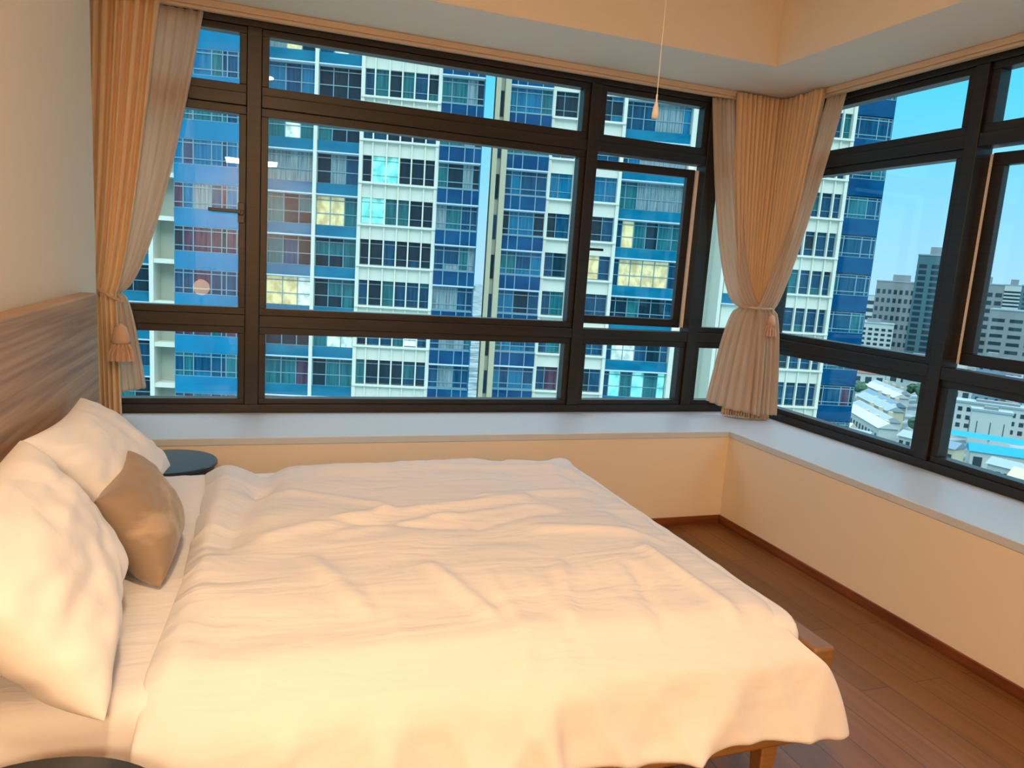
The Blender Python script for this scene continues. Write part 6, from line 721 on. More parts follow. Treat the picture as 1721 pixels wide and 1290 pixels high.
# ---------------------------------------------------------------- bedside tables
M_TOP = mat('table_top_dark', (44, 50, 56), .3, .5); M_TBODY = mat('table_body_brown', (78, 52, 36), .45, .4)
def table(cx, cy, r, zt, label):
    T = Thing('bedside_table', (cx, cy, FZ), label, 'bedside table', 'round bedside tables')
    MB().lathe((cx, cy, 0), [(r-.006, zt-.018), (r, zt-.013), (r, zt-.004), (r-.004, zt)], seg=64).build('table_top', M_TOP, T, smooth=False)
    MB().lathe((cx, cy, 0), [(r-.03, zt-.075), (r-.012, zt-.06), (r-.012, zt-.0185)], seg=64).build('apron', M_TBODY, T)
    for k in range(3):
        a = 2*PI*k/3+.5; c, s = math.cos(a), math.sin(a)
        MB().tube([(cx+c*(r-.06), cy+s*(r-.06), zt-.074), (cx+c*(r-.035), cy+s*(r-.035), FZ+.001)], [.014, .009], seg=10).build('leg', M_TBODY, T)
table(-3.47, -.83, .185, -.03, 'round dark bedside table between the bed and the low window wall')
table(-3.462, -2.972, .235, .005, 'round dark bedside table at the lamp-lit side of the bed, its rim just in view')
# low lamp on the near bedside table (out of the picture; its glow lights the bed)
T = Thing('table_lamp', (-3.60, -3.15, .006), 'low table lamp on the bedside table at the near side of the bed', 'table lamp')
M_BRASS = mat('lamp_brass', (170, 130, 70), .3, .5, .9)
MB().lathe((-3.60, -3.15, .006), [(.06, 0), (.06, .012), (.012, .022), (.009, .34), (.02, .35), (.02, .38)], seg=28).build('base', M_BRASS, T, smooth=False)
# ---------------------------------------------------------------- pull cord
M_CORD = mat('cord_cream', (246, 240, 230), .7, .2)
T = Thing('pull_cord', (-1.765, -1.5, 1.40), 'thin cream pull cord with a small tassel hanging from the ceiling before the window', 'pull cord')
MB().tube([(-1.765, -1.5, ZC), (-1.765, -1.5, 1.49)], .0016, seg=6).build('cord', M_CORD, T)
MB().tube([(-1.765, -1.5, 1.50), (-1.765, -1.5, 1.472)], .0035, seg=8).build('connector', M_CORD, T)
MB().lathe((-1.765, -1.5, 1.415), [(.0125, 0), (.0125, .02), (.010, .038), (.005, .055), (.004, .06)], seg=14).build('tassel', M_CORD, T, smooth=True)
MB().lathe((-1.765, -1.5, ZC-.02), [(.012, 0), (.03, .006), (.03, .02)], seg=20).build('ceiling_rose', M_CORD, T)
# ---------------------------------------------------------------- curtains
M_DRAPE = mat('tan_drape', (234, 200, 158), .8, .2, sheen=.2)
def sheer_mat():
    m = mat('sheer_voile', (226, 206, 184), .8, .1); t = m.node_tree; b = t.nodes['Principled BSDF']; out = t.nodes['Material Output']
    tl = t.nodes.new('ShaderNodeBsdfTranslucent'); tl.inputs[0].default_value = (*lin((230, 210, 190)), 1)
    tr = t.nodes.new('ShaderNodeBsdfTransparent'); m1 = t.nodes.new('ShaderNodeMixShader'); m2 = t.nodes.new('ShaderNodeMixShader')
    m1.inputs[0].default_value = .35; m2.inputs[0].default_value = .16
    t.links.new(b.outputs[0], m1.inputs[1]); t.links.new(tl.outputs[0], m1.inputs[2]); t.links.new(m1.outputs[0], m2.inputs[1]); t.links.new(tr.outputs[0], m2.inputs[2]); t.links.new(m2.outputs[0], out.inputs['Surface'])
    return m
M_SHEER = sheer_mat(); M_TIE = mat('tie_cord', (216, 172, 140), .7, .2)
def lerp(a, b, t): return tuple(a[i]+(b[i]-a[i])*t for i in range(len(a)))
def pathat(p, u):
    n = len(p)-1; k = min(int(u*n), n-1); return lerp(p[k], p[k+1], u*n-k)
def curtain(name, top, tie, bot, zt, zi, zb, n, amp, m, label, group, pw=.6, pb=.6, nu=None, seed=0, hem=None, head=.0):
    """top/tie/bot: plan polylines; zt/zi/zb: heights; n: pleats; amp: pleat depth (top, tie, bottom)"""
    nu = nu or n*8; zs = [zt+(zi-zt)*i/46 for i in range(46)]+[zi+(zb-zi)*i/26 for i in range(27)]
    P = []
    for z in zs:
        row = []
        for i in range(nu+1):
            u = i/nu
            if z >= zi:
                q = (z-zi)/(zt-zi); w = q**pw; a = pathat(tie, u); b = pathat(top, u); am = amp[1]+(amp[0]-amp[1])*min(1, w)
            else:
                q = (zi-z)/(zi-zb); w = q**pb; a = pathat(tie, u); b = pathat(bot, u); am = amp[1]+(amp[2]-amp[1])*w
            x, y = lerp(a, b, w)
            e = 1e-3; p0, p1 = (pathat(top if z >= zi else bot, max(0, u-e)), pathat(top if z >= zi else bot, min(1, u+e)))
            d = Vector((p1[0]-p0[0], p1[1]-p0[1])); d = d.normalized() if d.length else Vector((1, 0)); nn = Vector((-d.y, d.x))
            ph = 2*PI*n*(u+.02*noise.noise(Vector((u*7, z*.6, seed))))
            o = am*(math.sin(ph)+.35*math.sin(2.3*ph+seed+z*1.2))*(.75+.5*noise.noise(Vector((u*n*.35, z*.5, seed+5))))
            zz = z
            if hem and z < zb+.25: zz = z+hem(u)*(1-(z-zb)/.25)
            row.append((x+nn.x*o, y+nn.y*o, zz))
        P.append(row)
    base = (pathat(bot, .5)[0], pathat(bot, .5)[1], zb)
    o = grid_obj(name, P, m, base=base, solid=.0016); o.location = base
    return tag(o, label, 'curtain', group)
def tieback(cx, cy, z, rx, ry, tilt, ht, label, side, drop=.10, ts=1.0, wall=None):
    T = Thing('tieback', (cx, cy, z), label, 'curtain tieback', 'tasselled curtain tiebacks')
    pts = []
    for k in range(41):
        a = 2*PI*k/40; pts.append((cx+rx*math.cos(a), cy+ry*math.sin(a), z+tilt*math.cos(a)))
    for j in (0, 1):
        MB().tube([(p[0]+.003*math.cos(k*1.9+j*PI), p[1]-.002, p[2]+.005*math.sin(k*1.9+j*PI)) for k, p in enumerate(pts)], .0045, seg=7).build('cord', M_TIE, T)
    tx, ty = cx+side[0], cy+side[1]; tz = z+tilt*side[2]
    MB().tube([(tx, ty, tz), (tx+.004, ty-.004, tz-drop*.5), (tx, ty, tz-drop)], .004, seg=7).build('tassel_cord', M_TIE, T)
    r = .026*ts; zz = tz-drop
    MB().lathe((tx, ty, zz), [(.006, .0), (.016*ts, -.01*ts), (.022*ts, -.03*ts), (.026*ts, -.05*ts), (.014*ts, -.062*ts)][::-1], seg=20).build('tassel_head', M_TIE, T, smooth=True)
    t = MB()
    for k in range(26):
        a = 2*PI*k/26; q = (.6+.4*(k % 2)); t.tube([(tx+.02*ts*math.cos(a)*q, ty+.02*ts*math.sin(a)*q, zz-.058*ts), (tx+r*1.15*math.cos(a)*q, ty+r*1.15*math.sin(a)*q, zz-.085*ts), (tx+r*1.25*math.cos(a)*q, ty+r*1.25*math.sin(a)*q, zz-ht)], .0042*ts, seg=5)
    t.build('tassel_skirt', M_TIE, T)
    return T
ZT = ZS-.012; ZTS = ZS-.05
GC = 'tan drapes'; GS = 'sheer curtains'
# far-left pair
curtain('drape', [(-3.93, -.13), (-3.56, -.13)], [(-3.93, -.16), (-3.75, -.19)], [(-3.93, -.13), (-3.74, -.16)], ZT, .60, .012, 9, (.030, .012, .024), M_DRAPE,
        'tan drape tied back beside the headboard wall', GC, pw=.75, seed=2)
curtain('sheer_curtain', [(-3.60, -.075), (-3.385, -.075)], [(-3.80, -.125), (-3.735, -.145)], [(-3.80, -.06), (-3.645, -.085)], ZTS, .60, .10, 5, (.010, .005, .012), M_SHEER,
        'sheer curtain pulled back beside the headboard wall, next to the tan drape', GS, pw=.62, pb=.5, seed=4, hem=lambda u: .035*u)
tieback(-3.845, -.17, .635, .115, .055, -.075, .17, 'twisted cord tieback with tassel on the curtain beside the headboard wall', (.115, -.055, 1), drop=.10, ts=1.6)
# corner: two drapes and two sheers gathered by one tieback
curtain('drape', [(-.47, -.13), (-.105, -.122)], [(-.285, -.17), (-.20, -.225)], [(-.34, -.15), (-.21, -.27)], ZT, .69, .006, 11, (.027, .009, .022), M_DRAPE,
        'tan drape in the window corner, on the half along the wide window', GC, pw=.62, seed=7)
curtain('drape', [(-.122, -.105), (-.13, -.47)], [(-.20, -.225), (-.145, -.26)], [(-.21, -.27), (-.10, -.31)], ZT, .69, .006, 11, (.027, .009, .022), M_DRAPE,
        'tan drape in the window corner, on the half along the window with the open sky', GC, pw=.62, seed=8)
curtain('sheer_curtain', [(-.60, -.075), (-.43, -.10)], [(-.31, -.165), (-.185, -.265)], [(-.43, -.10), (-.36, -.24), (-.19, -.345)], ZTS, .69, .045, 6, (.008, .005, .014), M_SHEER,
        'sheer curtain in the window corner hanging outside the drape along the wide window', GS, pw=.5, pb=.45, seed=9, hem=lambda u: .05*(1-u)-.01)
curtain('sheer_curtain', [(-.09, -.45), (-.075, -.585)], [(-.24, -.245), (-.13, -.275)], [(-.25, -.33), (-.085, -.365)], ZTS, .69, .045, 6, (.008, .005, .014), M_SHEER,
        'sheer curtain in the window corner crossing over the drape from the open sky window', GS, pw=.72, pb=.45, seed=10, hem=lambda u: -.0*u)
tieback(-.215, -.225, .695, .105, .075, .0, .13, 'twisted cord tieback with tassel around the gathered curtains in the window corner', (.045, -.085, 0), drop=.035, ts=1.1)
# ---------------------------------------------------------------- towers opposite
PHI = .228; TV = Vector((math.cos(PHI), -math.sin(PHI), 0)); NV = Vector((math.sin(PHI), math.cos(PHI), 0))
GZ = -50.0; Z0 = 14.78; H = 3.15
def wh(name, c, **k): return mat(name, c, .75, .2, **k)
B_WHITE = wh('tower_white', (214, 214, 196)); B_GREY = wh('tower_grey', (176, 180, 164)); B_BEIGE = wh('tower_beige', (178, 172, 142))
B_SPL = mat('spandrel_light', (6, 104, 134), .5, .02, var=((.4, .4, 1.2), (24, 118, 146), .4, .65))
B_SPD = mat('spandrel_deep', (0, 64, 104), .5, .02, var=((.5, .5, .8), (4, 80, 120), .4, .65))
B_SPL2 = mat('spandrel_pale', (26, 126, 164), .5, .02, var=((.6, .6, .6), (24, 116, 152), .4, .65))
B_MUL = mat('tower_mullion', (112, 150, 160), .45, .4); B_SLAB = mat('tower_slab_edge', (190, 208, 210), .6, .3)
def pane(name, a, b, s=7): return mat(name, a, .3, .15, var=((s, .1, .35), b, .38, .62))
P_DARK = pane('pane_dark', (6, 38, 50), (10, 56, 70)); P_BLUE = pane('pane_blue', (2, 56, 84), (6, 84, 116)); P_TEAL = pane('pane_teal', (20, 84, 96), (36, 120, 124))
P_SKY = pane('pane_sky', (6, 92, 128), (18, 120, 154)); P_CURT = pane('pane_curtained', (92, 116, 122), (138, 158, 160), 9); P_PURP = pane('pane_purple', (58, 44, 66), (90, 70, 90), 5)
def lit(name, c, e, s=4, c2=(80, 70, 50)):
    m = mat(name, c, .4, .3, var=((1.6, .3, 1.1), c2, .42, .62)); t = m.node_tree; b = t.nodes['Principled BSDF']
    r = [n for n in t.nodes if n.type == 'VALTORGB'][0]; t.links.new(r.outputs[0], b.inputs['Emission Color']); b.inputs['Emission Strength'].default_value = e; return m
P_WARM = lit('lit_warm', (222, 204, 150), .5, c2=(186, 166, 118)); P_CYAN = lit('lit_cyan', (150, 240, 225), .55, c2=(96, 190, 184)); P_WHITE = lit('lit_white', (220, 226, 212), .55, c2=(160, 176, 166))
PM = [P_DARK, P_BLUE, P_TEAL, P_SKY, P_CURT, P_PURP, P_WARM, P_CYAN, P_WHITE]
DK, BL, TE, SK, CU, PU, WA, CY, WT = range(9)
rnd = random.Random(3)
class Tower(Thing):
    def __init__(s, name, s0, d0, label, cat, group=None):
        o = bpy.data.objects.new(name, None); loc = TV*s0+NV*d0+Vector((0, 0, GZ)); o.location = loc; o.rotation_euler[2] = -PHI
        link(o); tag(o, label, cat, group); s.o = o; s.inv = 1; s.loc = Vector((s0, d0, GZ))
def lvl(k): return Z0-H*k
STY = {   # (top of window, transoms, bottom of window, setback)
 'blue': (.12, (.42, 1.42), 2.32, .28), 'deep': (.12, (.45, 1.5, 1.93), 2.0, .22), 'flat': (.02, (.3, 1.42), 1.83, .05),
 'white': (0, (.32, 1.42), 1.93, .22), 'band': (.1, (.32, 1.5), 1.8, .05)}
def cellsof(s0, s1, d, k, T, style, mull, mix, over=None, mw=.07):
    a, tr, b, sb = STY[style]; z = lvl(k)
    zt, zb = z-a, z-b; ys = d+sb
    xs = [s0]+list(mull)+[s1]; zs = [zt]+[z-t for t in tr]+[zb]
    w = MB()
    for x in xs: w.box(max(s0, x-mw/2), min(s1, x+mw/2), ys-.06, ys+.02, zb, zt)
    for q in zs: w.box(s0, s1, ys-.05, ys+.015, max(zb, q-mw/2), min(zt, q+mw/2))
    wo = w.build('window', B_MUL, T)
    p = MB()
    base = over if over is not None else None
    for i in range(len(xs)-1):
        col = base[i % len(base)] if base else rnd.choice(mix)
        for j in range(len(zs)-1):
            c = col
            if rnd.random() < .12 and not base: c = rnd.choice(mix)
            if j == 0 and c in (WA, CY, WT) and False: c = DK
            x0, x1 = xs[i], xs[i+1]; z1, z0 = zs[j], zs[j+1]
            p.poly([(x0, ys, z0), (x1, ys, z0), (x1, ys, z1), (x0, ys, z1)], [(0, 1, 2, 3)], c)
    p.build('window_pane', PM, wo)
def bay(T, s0, s1, d, ks, style, mull, mix, spm, over={}, slab=True, spmull=False):
    a, tr, b, sb = STY[style]
    for k in ks:
        z = lvl(k); cellsof(s0, s1, d, k, T, style, mull, mix, over.get(k))
        s = MB().box(s0, s1, d, d+.3, z-H, z-b)
        s.build('spandrel', spm, T)
        if spmull:
            q = MB()
            for x in mull: q.box(x-.035, x+.035, d-.03, d-.001, z-H, z-b)
            q.box(s0, s1, d-.03, d-.001, z-b-.05, z-b+.02); q.build('mullion', B_MUL, T)
        if slab:
            MB().box(s0-.02, s1+.02, d-.22, d+.3, z-.075, z+.015).build('slab_edge', B_SLAB, T)
        if style in ('blue', 'deep'): MB().box(s0, s1, d+.0, d+.3, z-a, z-.076).build('slab_edge', B_SLAB, T)
def white(T, s0, s1, d, ks, mull, mix, over={}, fins=True, edge=(.28, .28)):
    for k in ks:
        z = lvl(k); cellsof(s0+edge[0], s1-edge[1], d, k, T, 'white', mull, mix, over.get(k), mw=.05)
        MB().box(s0, s1, d, d+.3, z-H, z-2.0).build('wall_panel', B_WHITE, T)
        MB().box(s0+.02, s1-.02, d-.28, d, z-2.12, z-1.96).build('sill', B_SLAB if False else B_WHITE, T)
    zt, zb = lvl(ks[0]), lvl(ks[-1])-H
    if fins:
        for x in mull: MB().box(x-.055, x+.055, d-.16, d+.1, zb, zt).build('fin', B_WHITE, T)
    for a, b in ((s0, s0+edge[0]), (s1-edge[1], s1)): MB().box(a, b, d-.2, d+.3, zb, zt).build('pilaster', B_WHITE, T)
KS = list(range(-2, 10)); ZT_, ZB_ = lvl(-2), lvl(9)-H
def core(T, s0, s1, d, depth, m=B_WHITE):
    MB().box(s0, s1, d+.32, d+depth, ZB_, ZT_).build('tower_body', m, T)
    MB().box(s0, s1, d, d+depth, GZ, ZB_).build('tower_base', m, T); MB().box(s0, s1, d, d+depth, ZT_, ZT_+9).build('tower_top', m, T)
dd = lambda D: D-4.588
# --- tower one: from beside the curtain to the gap
T1 = Tower('apartment_tower', -12, dd(58.5), 'wide blue and white apartment tower straight across, ending at the narrow gap of sky', 'apartment tower')
core(T1, -23.2, 1.1, dd(58.5)+.3, 14)
L = dd(57.5)
for k in KS:      # niche with white shelves of slab
    z = lvl(k)+.62
    MB().box(-22.9, -21.35, L+.1, L+1.6, z-.33, z).build('balcony_slab', B_WHITE, T1)
MB().box(-23.2, -22.88, L, L+1.6, ZB_, ZT_).build('pilaster', B_WHITE, T1)
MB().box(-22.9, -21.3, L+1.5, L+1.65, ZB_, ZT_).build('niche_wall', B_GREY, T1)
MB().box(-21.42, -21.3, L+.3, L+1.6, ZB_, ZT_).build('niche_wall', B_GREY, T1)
bay(T1, -21.37, -15.1, L, KS, 'flat', (-20.72, -20.0, -18.7, -17.95, -17.6, -16.85, -15.9), (SK, BL, TE, BL), B_SPL2,
    over={2: [SK, BL, SK], 3: [PU, SK, CU, BL], 4: [DK, PU, PU, PU], 5: [BL, BL, PU, BL], 6: [PU, PU, PU, TE], 8: [BL, PU, TE, BL]}, slab=False)
MB().box(-15.1, -14.95, L, L+1.2, ZB_, ZT_).build('pilaster', B_WHITE, T1)
D2 = dd(58.5)
bay(T1, -14.95, -11.55, D2, KS, 'blue', (-13.72, -12.58), (BL, TE, DK, BL), B_SPL, over={-1: [CU, WA, DK], 0: [SK, BL, SK], 1: [TE, WT, TE], 2: [CU, CU, CU], 5: [WA, WA, WT], 7: [TE, TE, PU]})
bay(T1, -11.28, -8.15, D2, KS, 'blue', (-10.23, -9.15), (DK, TE, DK), B_SPL, over={-1: [BL, WT, CU], 0: [DK, DK, DK], 2: [DK, CU, BL], 3: [WA, WA, TE], 6: [TE, WT, WT], 7: [DK, TE, TE]})
MB().box(-11.55, -11.28, D2-.25, D2+.3, ZB_, ZT_).build('pilaster', B_WHITE, T1)
white(T1, -8.15, -2.1, D2, KS, (-7.13, -6.07, -5.1, -4.17, -3.15), (DK, BL, DK, TE, BL), over={2: [DK, CY, CY, DK, DK, DK], 3: [CY, CY, TE, TE, DK, DK], 6: [DK, BL, BL, TE, WT, BL]})
bay(T1, -2.1, 1.1, dd(58.2), KS, 'deep', (-1.35, -.14, .58), (TE, BL, BL, BL, CU), B_SPD, over={0: [TE, TE, CU, DK], 1: [TE, TE, CU, DK], 2: [TE, DK, CU, DK]}, spmull=True)
MB().box(1.08, 1.16, dd(58.2), dd(58.2)+6, ZB_, ZT_).build('end_wall', B_SPL, T1)
# recessed wing seen past the curtain
WD = dd(64)
bay(T1, -29.5, -24.4, WD, KS, 'blue', (-28, -26.9, -25.6), (BL, TE, DK), B_SPL)
MB().box(-29.5, -23.2, WD+.3, WD+12, GZ, ZT_+6).build('tower_body', B_WHITE, T1)
MB().box(-24.4, -23.2, WD, WD+.3, ZB_, ZT_).build('spandrel', B_SPL, T1)
# --- tower two: from the beige pier to the corner by the casement
T2 = Tower('apartment_tower', 10, dd(59.8), 'blue and white apartment tower with a beige stair pier, seen behind the open casement', 'apartment tower')
core(T2, 3.3, 19.9, dd(60.1)+.3, 10)
PD = dd(59.3)
MB().box(2.04, 2.41, PD-.5, PD+1.2, GZ, ZT_+9).build('stair_pier', B_BEIGE, T2)
MB().box(2.75, 3.2, PD-.5, PD+1.2, GZ, ZT_+9).build('stair_pier', B_BEIGE, T2)
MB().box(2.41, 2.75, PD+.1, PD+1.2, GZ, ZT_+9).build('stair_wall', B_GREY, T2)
for k in KS:
    z = lvl(k)-.5; MB().box(2.44, 2.72, PD+.02, PD+.09, z-1.9, z).build('stair_window', P_BLUE if k % 2 else P_DARK, T2)
bay(T2, 3.23, 6.6, PD, KS, 'deep', (3.75, 4.5, 5.73), (BL, BL, TE, SK), B_SPD, over={-1: [SK]*4, 0: [SK, SK, SK, TE], 1: [TE, TE, TE, TE], 3: [DK, SK, SK, DK], 5: [SK, SK, DK, BL]}, spmull=True)
D4 = dd(59.8)
for k in KS:
    z = lvl(k)
ov = {0: [DK, DK], 1: [BL, BL], 2: [SK, SK], 3: [DK, BL], 4: [BL, DK], 5: [BL, TE], 6: [BL, TE], 7: [BL, PU]}
white(T2, 6.6, 9.0, D4, KS, (7.62,), (DK, BL, SK), over=ov, fins=False)
white(T2, 9.9, 12.7, D4, KS, (11.5,), (DK, BL, SK), over={1: [BL, BL], 2: [SK, SK], 3: [DK, BL], 4: [WA, BL], 5: [BL, BL], 6: [BL, BL]}, fins=False)
MB().box(9.0, 9.9, D4, D4+.3, ZB_, ZT_).build('wall_panel', B_WHITE, T2)
bay(T2, 12.72, 18.25, dd(60.1), KS, 'blue', (13.3, 14.3, 15.33, 16.38, 17.6), (BL, TE, DK, BL, TE), B_SPL,
    over={0: [BL, BL, BL, CU, CU, SK], 1: [BL, SK, CU, CU, CU, CU], 2: [TE, TE, CU, CU, CU, CU], 3: [BL, WA, TE, DK, TE, TE], 4: [BL, WA, WA, WA, WA, BL], 5: [DK, DK, TE, DK, DK, BL], 6: [BL, WT, WT, BL, DK, BL], 7: [BL, CY, TE, CY, TE, CY]})
MB().box(18.27, 18.75, dd(60.1)-.25, dd(60.1)+2, ZB_, ZT_).build('pilaster', B_WHITE, T2)
for k in KS:
    z = lvl(k); MB().box(18.75, 19.9, dd(60.1)-.25, dd(60.1)+1.0, z-.4, z+.1).build('balcony_slab', B_WHITE, T2)
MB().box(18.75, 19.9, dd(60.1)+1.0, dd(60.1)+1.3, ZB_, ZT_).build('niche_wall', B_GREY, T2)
# --- tower three: behind the corner curtain, ending against the sky
T3 = Tower('apartment_tower', 28, dd(58), 'apartment tower behind the corner curtain, its plain blue glass edge standing against the sky', 'apartment tower')
D5 = dd(58)
core(T3, 21.9, 34.3, D5+.3, 12)
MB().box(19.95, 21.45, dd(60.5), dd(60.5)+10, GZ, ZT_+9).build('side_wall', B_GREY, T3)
for k in KS:
    z = lvl(k); MB().box(20.0, 20.7, dd(60.5)-.35, dd(60.5), z-.2, z-.05).build('ledge', B_GREY, T3)
MB().box(21.45, 21.75, D5+.4, D5+4, GZ, ZT_+9).build('pilaster', B_WHITE, T3)
bay(T3, 21.75, 24.8, D5+.5, KS, 'blue', (22.8, 23.8), (TE, BL, DK), B_SPL, over={5: [TE, WT, TE], 6: [CY, TE, TE]})
white(T3, 24.8, 31.1, D5, KS, (25.9, 26.95, 28.0, 29.0, 30.05), (BL, TE, BL, DK, BL))
bay(T3, 31.1, 34.3, D5, KS, 'band', (31.5, 33.1, 33.95), (BL, TE, BL), B_SPD, over={7: [DK, BL, PU, DK]}, slab=False)
MB().box(34.3, 34.36, D5, D5+8, ZB_, ZT_).build('end_wall', B_SPD, T3)
# ---------------------------------------------------------------- the city below
def city_ground():
    m = mat('city_ground', (84, 104, 104), .9, .1, var=((.06, .12, 1), (140, 156, 156), .42, .6)); return m
s = MB().box(-900, 1800, 60, 1800, GZ-2, GZ).box(-900, -40, 20, 60, GZ-2, GZ).box(40, 1800, -900, 60, GZ-2, GZ)
struct('ground', s, city_ground())
C_W = wh('city_white', (176, 184, 178)); C_G = wh('city_grey', (128, 134, 134)); C_T = wh('city_teal', (70, 104, 108)); C_WD = mat('city_window', (34, 54, 64), .4, .2); C_CR = wh('city_cream', (186, 176, 150))
C_R = wh('city_roof_red', (132, 88, 72)); C_B = wh('city_blue_roof', (20, 140, 190)); C_RW = wh('city_roof_pale', (140, 158, 162)); C_PK = wh('city_bluegrey', (104, 132, 146)); C_GN = wh('foliage', (40, 74, 52), var=((.8, .8, .8), (66, 100, 70), .4, .6))
class Local(Thing):
    def __init__(s, name, x, y, rz, label, cat, group=None):
        o = bpy.data.objects.new(name, None); o.location = (x, y, GZ); o.rotation_euler[2] = rz; link(o); tag(o, label, cat, group); s.o = o; s.inv = None
VIEW = lambda x, y: math.atan2(-(x+3.1), (y+4.0))      # turn of a front facing the flat
TAKEN = []
def free(x, y, r, d=0):
    a = VIEW(x, y); cx, cy = x-math.sin(a)*d/2, y+math.cos(a)*d/2
    if any(math.hypot(cx-p, cy-q) < r+s for p, q, s in TAKEN): return False
    TAKEN.append((cx, cy, r)); return True
def block(x, y, w, dep, h, m, label, rows, cols, cat='building', turn=0, ww=.6, wh_=.5, group=None, parapet=True, name='city_building', band=False, roofbox=True, top=.93):
    a = VIEW(x, y); TAKEN.append((x-math.sin(a)*dep/2, y+math.cos(a)*dep/2, max(w, dep)*.62))
    rz = VIEW(x, y)+turn; T = Local(name, x, y, rz, label, cat, group)
    MB().box(-w/2, w/2, 0, dep, 0, h).build('wall', m, T)
    if parapet: MB().box(-w/2-.3, w/2+.3, -.3, dep+.3, h, h+.8).build('roof', C_RW, T)
    if roofbox: MB().box(-w*.2, w*.15, dep*.3, dep*.7, h+.8, h+.8+min(5, h*.08)).build('roof_plant', C_G, T)
    n = 0
    h0 = h*.06; fh = (h*top-h0)/rows
    for sd in (0, 1):
        cc = cols if sd == 0 else max(2, int(cols*dep/w))
        for r in range(rows):
            z = h0+fh*r+fh*.25; q = MB()
            for c in range(1 if band else cc):
                L_ = w if sd == 0 else dep
                cw = L_/cc; a = (c+.5-ww/2)*cw; b = (c+.5+ww/2)*cw
                if band: a, b = L_*.05, L_*.95
                if sd == 0: q.box(-w/2+a, -w/2+b, -.12, .02, z, z+fh*wh_)
                else:
                    q.box(-w/2-.12, -w/2+.02, a, b, z, z+fh*wh_); q.box(w/2-.02, w/2+.12, a, b, z, z+fh*wh_)
            q.build('window_row', C_WD, T); n += 1
    return T
def gable(x, y, w, dep, h, rh, roof, wall, label, turn=0, cat='building', group=None, wins=4, hip=0, name='row_house'):
    rz = VIEW(x, y)+turn; T = Local(name, x, y, rz, label, cat, group)
    MB().box(-w/2, w/2, 0, dep, 0, h).build('wall', wall, T)
    hp = hip*w/2; e = .5
    MB().poly([(-w/2-e, -e, h), (w/2+e, -e, h), (w/2+e, dep+e, h), (-w/2-e, dep+e, h), (-w/2-e+hp, dep/2, h+rh), (w/2+e-hp, dep/2, h+rh)],
              [(0, 1, 5, 4), (1, 2, 5), (2, 3, 4, 5), (3, 0, 4), (3, 2, 1, 0)]).build('roof', roof, T)
    q = MB()
    for i in range(wins):
        cx = -w/2+(i+.5)*w/wins; q.box(cx-w/wins*.28, cx+w/wins*.28, -.1, .02, h*.35, h*.78)
    q.build('window_row', C_WD, T)
# named large blocks
block(445, 410, 33.8, 25.6, 58.7, C_G, 'grey slab hospital-like block on the skyline with a flat roof, beyond the white stepped block', 8, 9, ww=.55)
block(467, 386, 11.8, 12.8, 49.4, C_G, 'narrow grey annex joined in front of the grey skyline block', 8, 3, parapet=True)
block(417, 360, 21.6, 19.2, 76.5, C_T, 'tall slim blue-green tower with pale balconies beside the window mullion', 17, 3, ww=.62, wh_=.62)
block(385, 372, 23.4, 12.8, 29.7, C_W, 'white stepped block in front of the grey skyline block, taller half', 8, 6)
block(362, 392, 15.6, 11.2, 38.5, C_W, 'small white square block next to the blue glass tower edge', 9, 4, ww=.4)
block(389, 337, 19.5, 12.8, 12.2, C_W, 'white stepped block, lower half, near the slim tower', 6, 6)
block(404, 270, 58.8, 22.4, 45.2, C_G, 'large pale office block with rows of broad windows, outside the side casement', 9, 7, ww=.72, wh_=.42)
T = Local('city_building', 379, 303, VIEW(379, 303), 'round white windowless tower beside the large pale office block', 'building')
MB().lathe((0, 0, 0), [(5.6, 0), (5.6, 43), (6, 43.2), (6, 46)], seg=28).build('wall', C_W, T, smooth=False)
block(506, 392, 23.4, 16.0, 61.5, C_G, 'grey flat-roofed block rising behind the large pale office block', 9, 4, ww=.7)
block(514, 366, 7.8, 8.0, 61.9, C_T, 'narrow stair tower with dark slots on the skyline', 16, 1, ww=.6)
block(673, 493, 18.2, 22.4, 65.1, C_W, 'slim white distant tower with balcony lines on the skyline', 17, 1, band=True)
block(566, 349, 50.4, 19.2, 51.2, C_W, 'broad pale block on the skyline beyond the office block', 8, 10, ww=.6)
block(282, 229, 6.6, 7.5, 26, C_T, 'dark teal slab tower low behind the white rows', 5, 1, ww=.2)
block(287, 213, 10.5, 8.8, 26, C_PK, 'blue-grey slab tower with three columns of small windows', 7, 3, ww=.3, wh_=.35)
T = block(292, 196, 12.5, 8.8, 26, C_W, 'white and blue vertically striped slab block', 1, 1, ww=.02)
for i in range(5): MB().box(-5.5+i*2.4, -4.4+i*2.4, -.14, 0, 0, 25).build('stripe', C_PK if i % 2 else C_B, T)
block(294, 174, 13.5, 10.0, 24, C_W, 'white block with dark balconies at the end of the slab row', 6, 3, ww=.7)
# building seen through the gap between the towers
block(27.8, 112, 4.2, 10, 58, C_T, 'pale green tower seen through the gap between two towers', 18, 1, ww=.6, group=None)
T = block(25.0, 98, 3.2, 6, 47, C_W, 'white balconied tower in the gap between two towers', 15, 1, ww=.8, wh_=.7)
ORD = ['first', 'second', 'third', 'fourth', 'fifth', 'sixth', 'seventh', 'eighth', 'ninth', 'tenth', 'eleventh', 'twelfth', 'thirteenth', 'fourteenth', 'fifteenth', 'sixteenth', 'seventeenth', 'eighteenth', 'nineteenth', 'twentieth']
block(262, 188, 40, 8, 11, C_W, 'long white two-storey block with a dark window strip beyond the cyan canopy', 3, 14, ww=.5, turn=.05)
block(239, 174, 12, 5, 12, C_W, 'white box building standing just behind the cyan canopy', 1, 3, ww=.05, turn=.1)
T = Local('canopy', 224, 148, VIEW(224, 148)+.1, 'long bright cyan roof canopy on white posts', 'canopy')
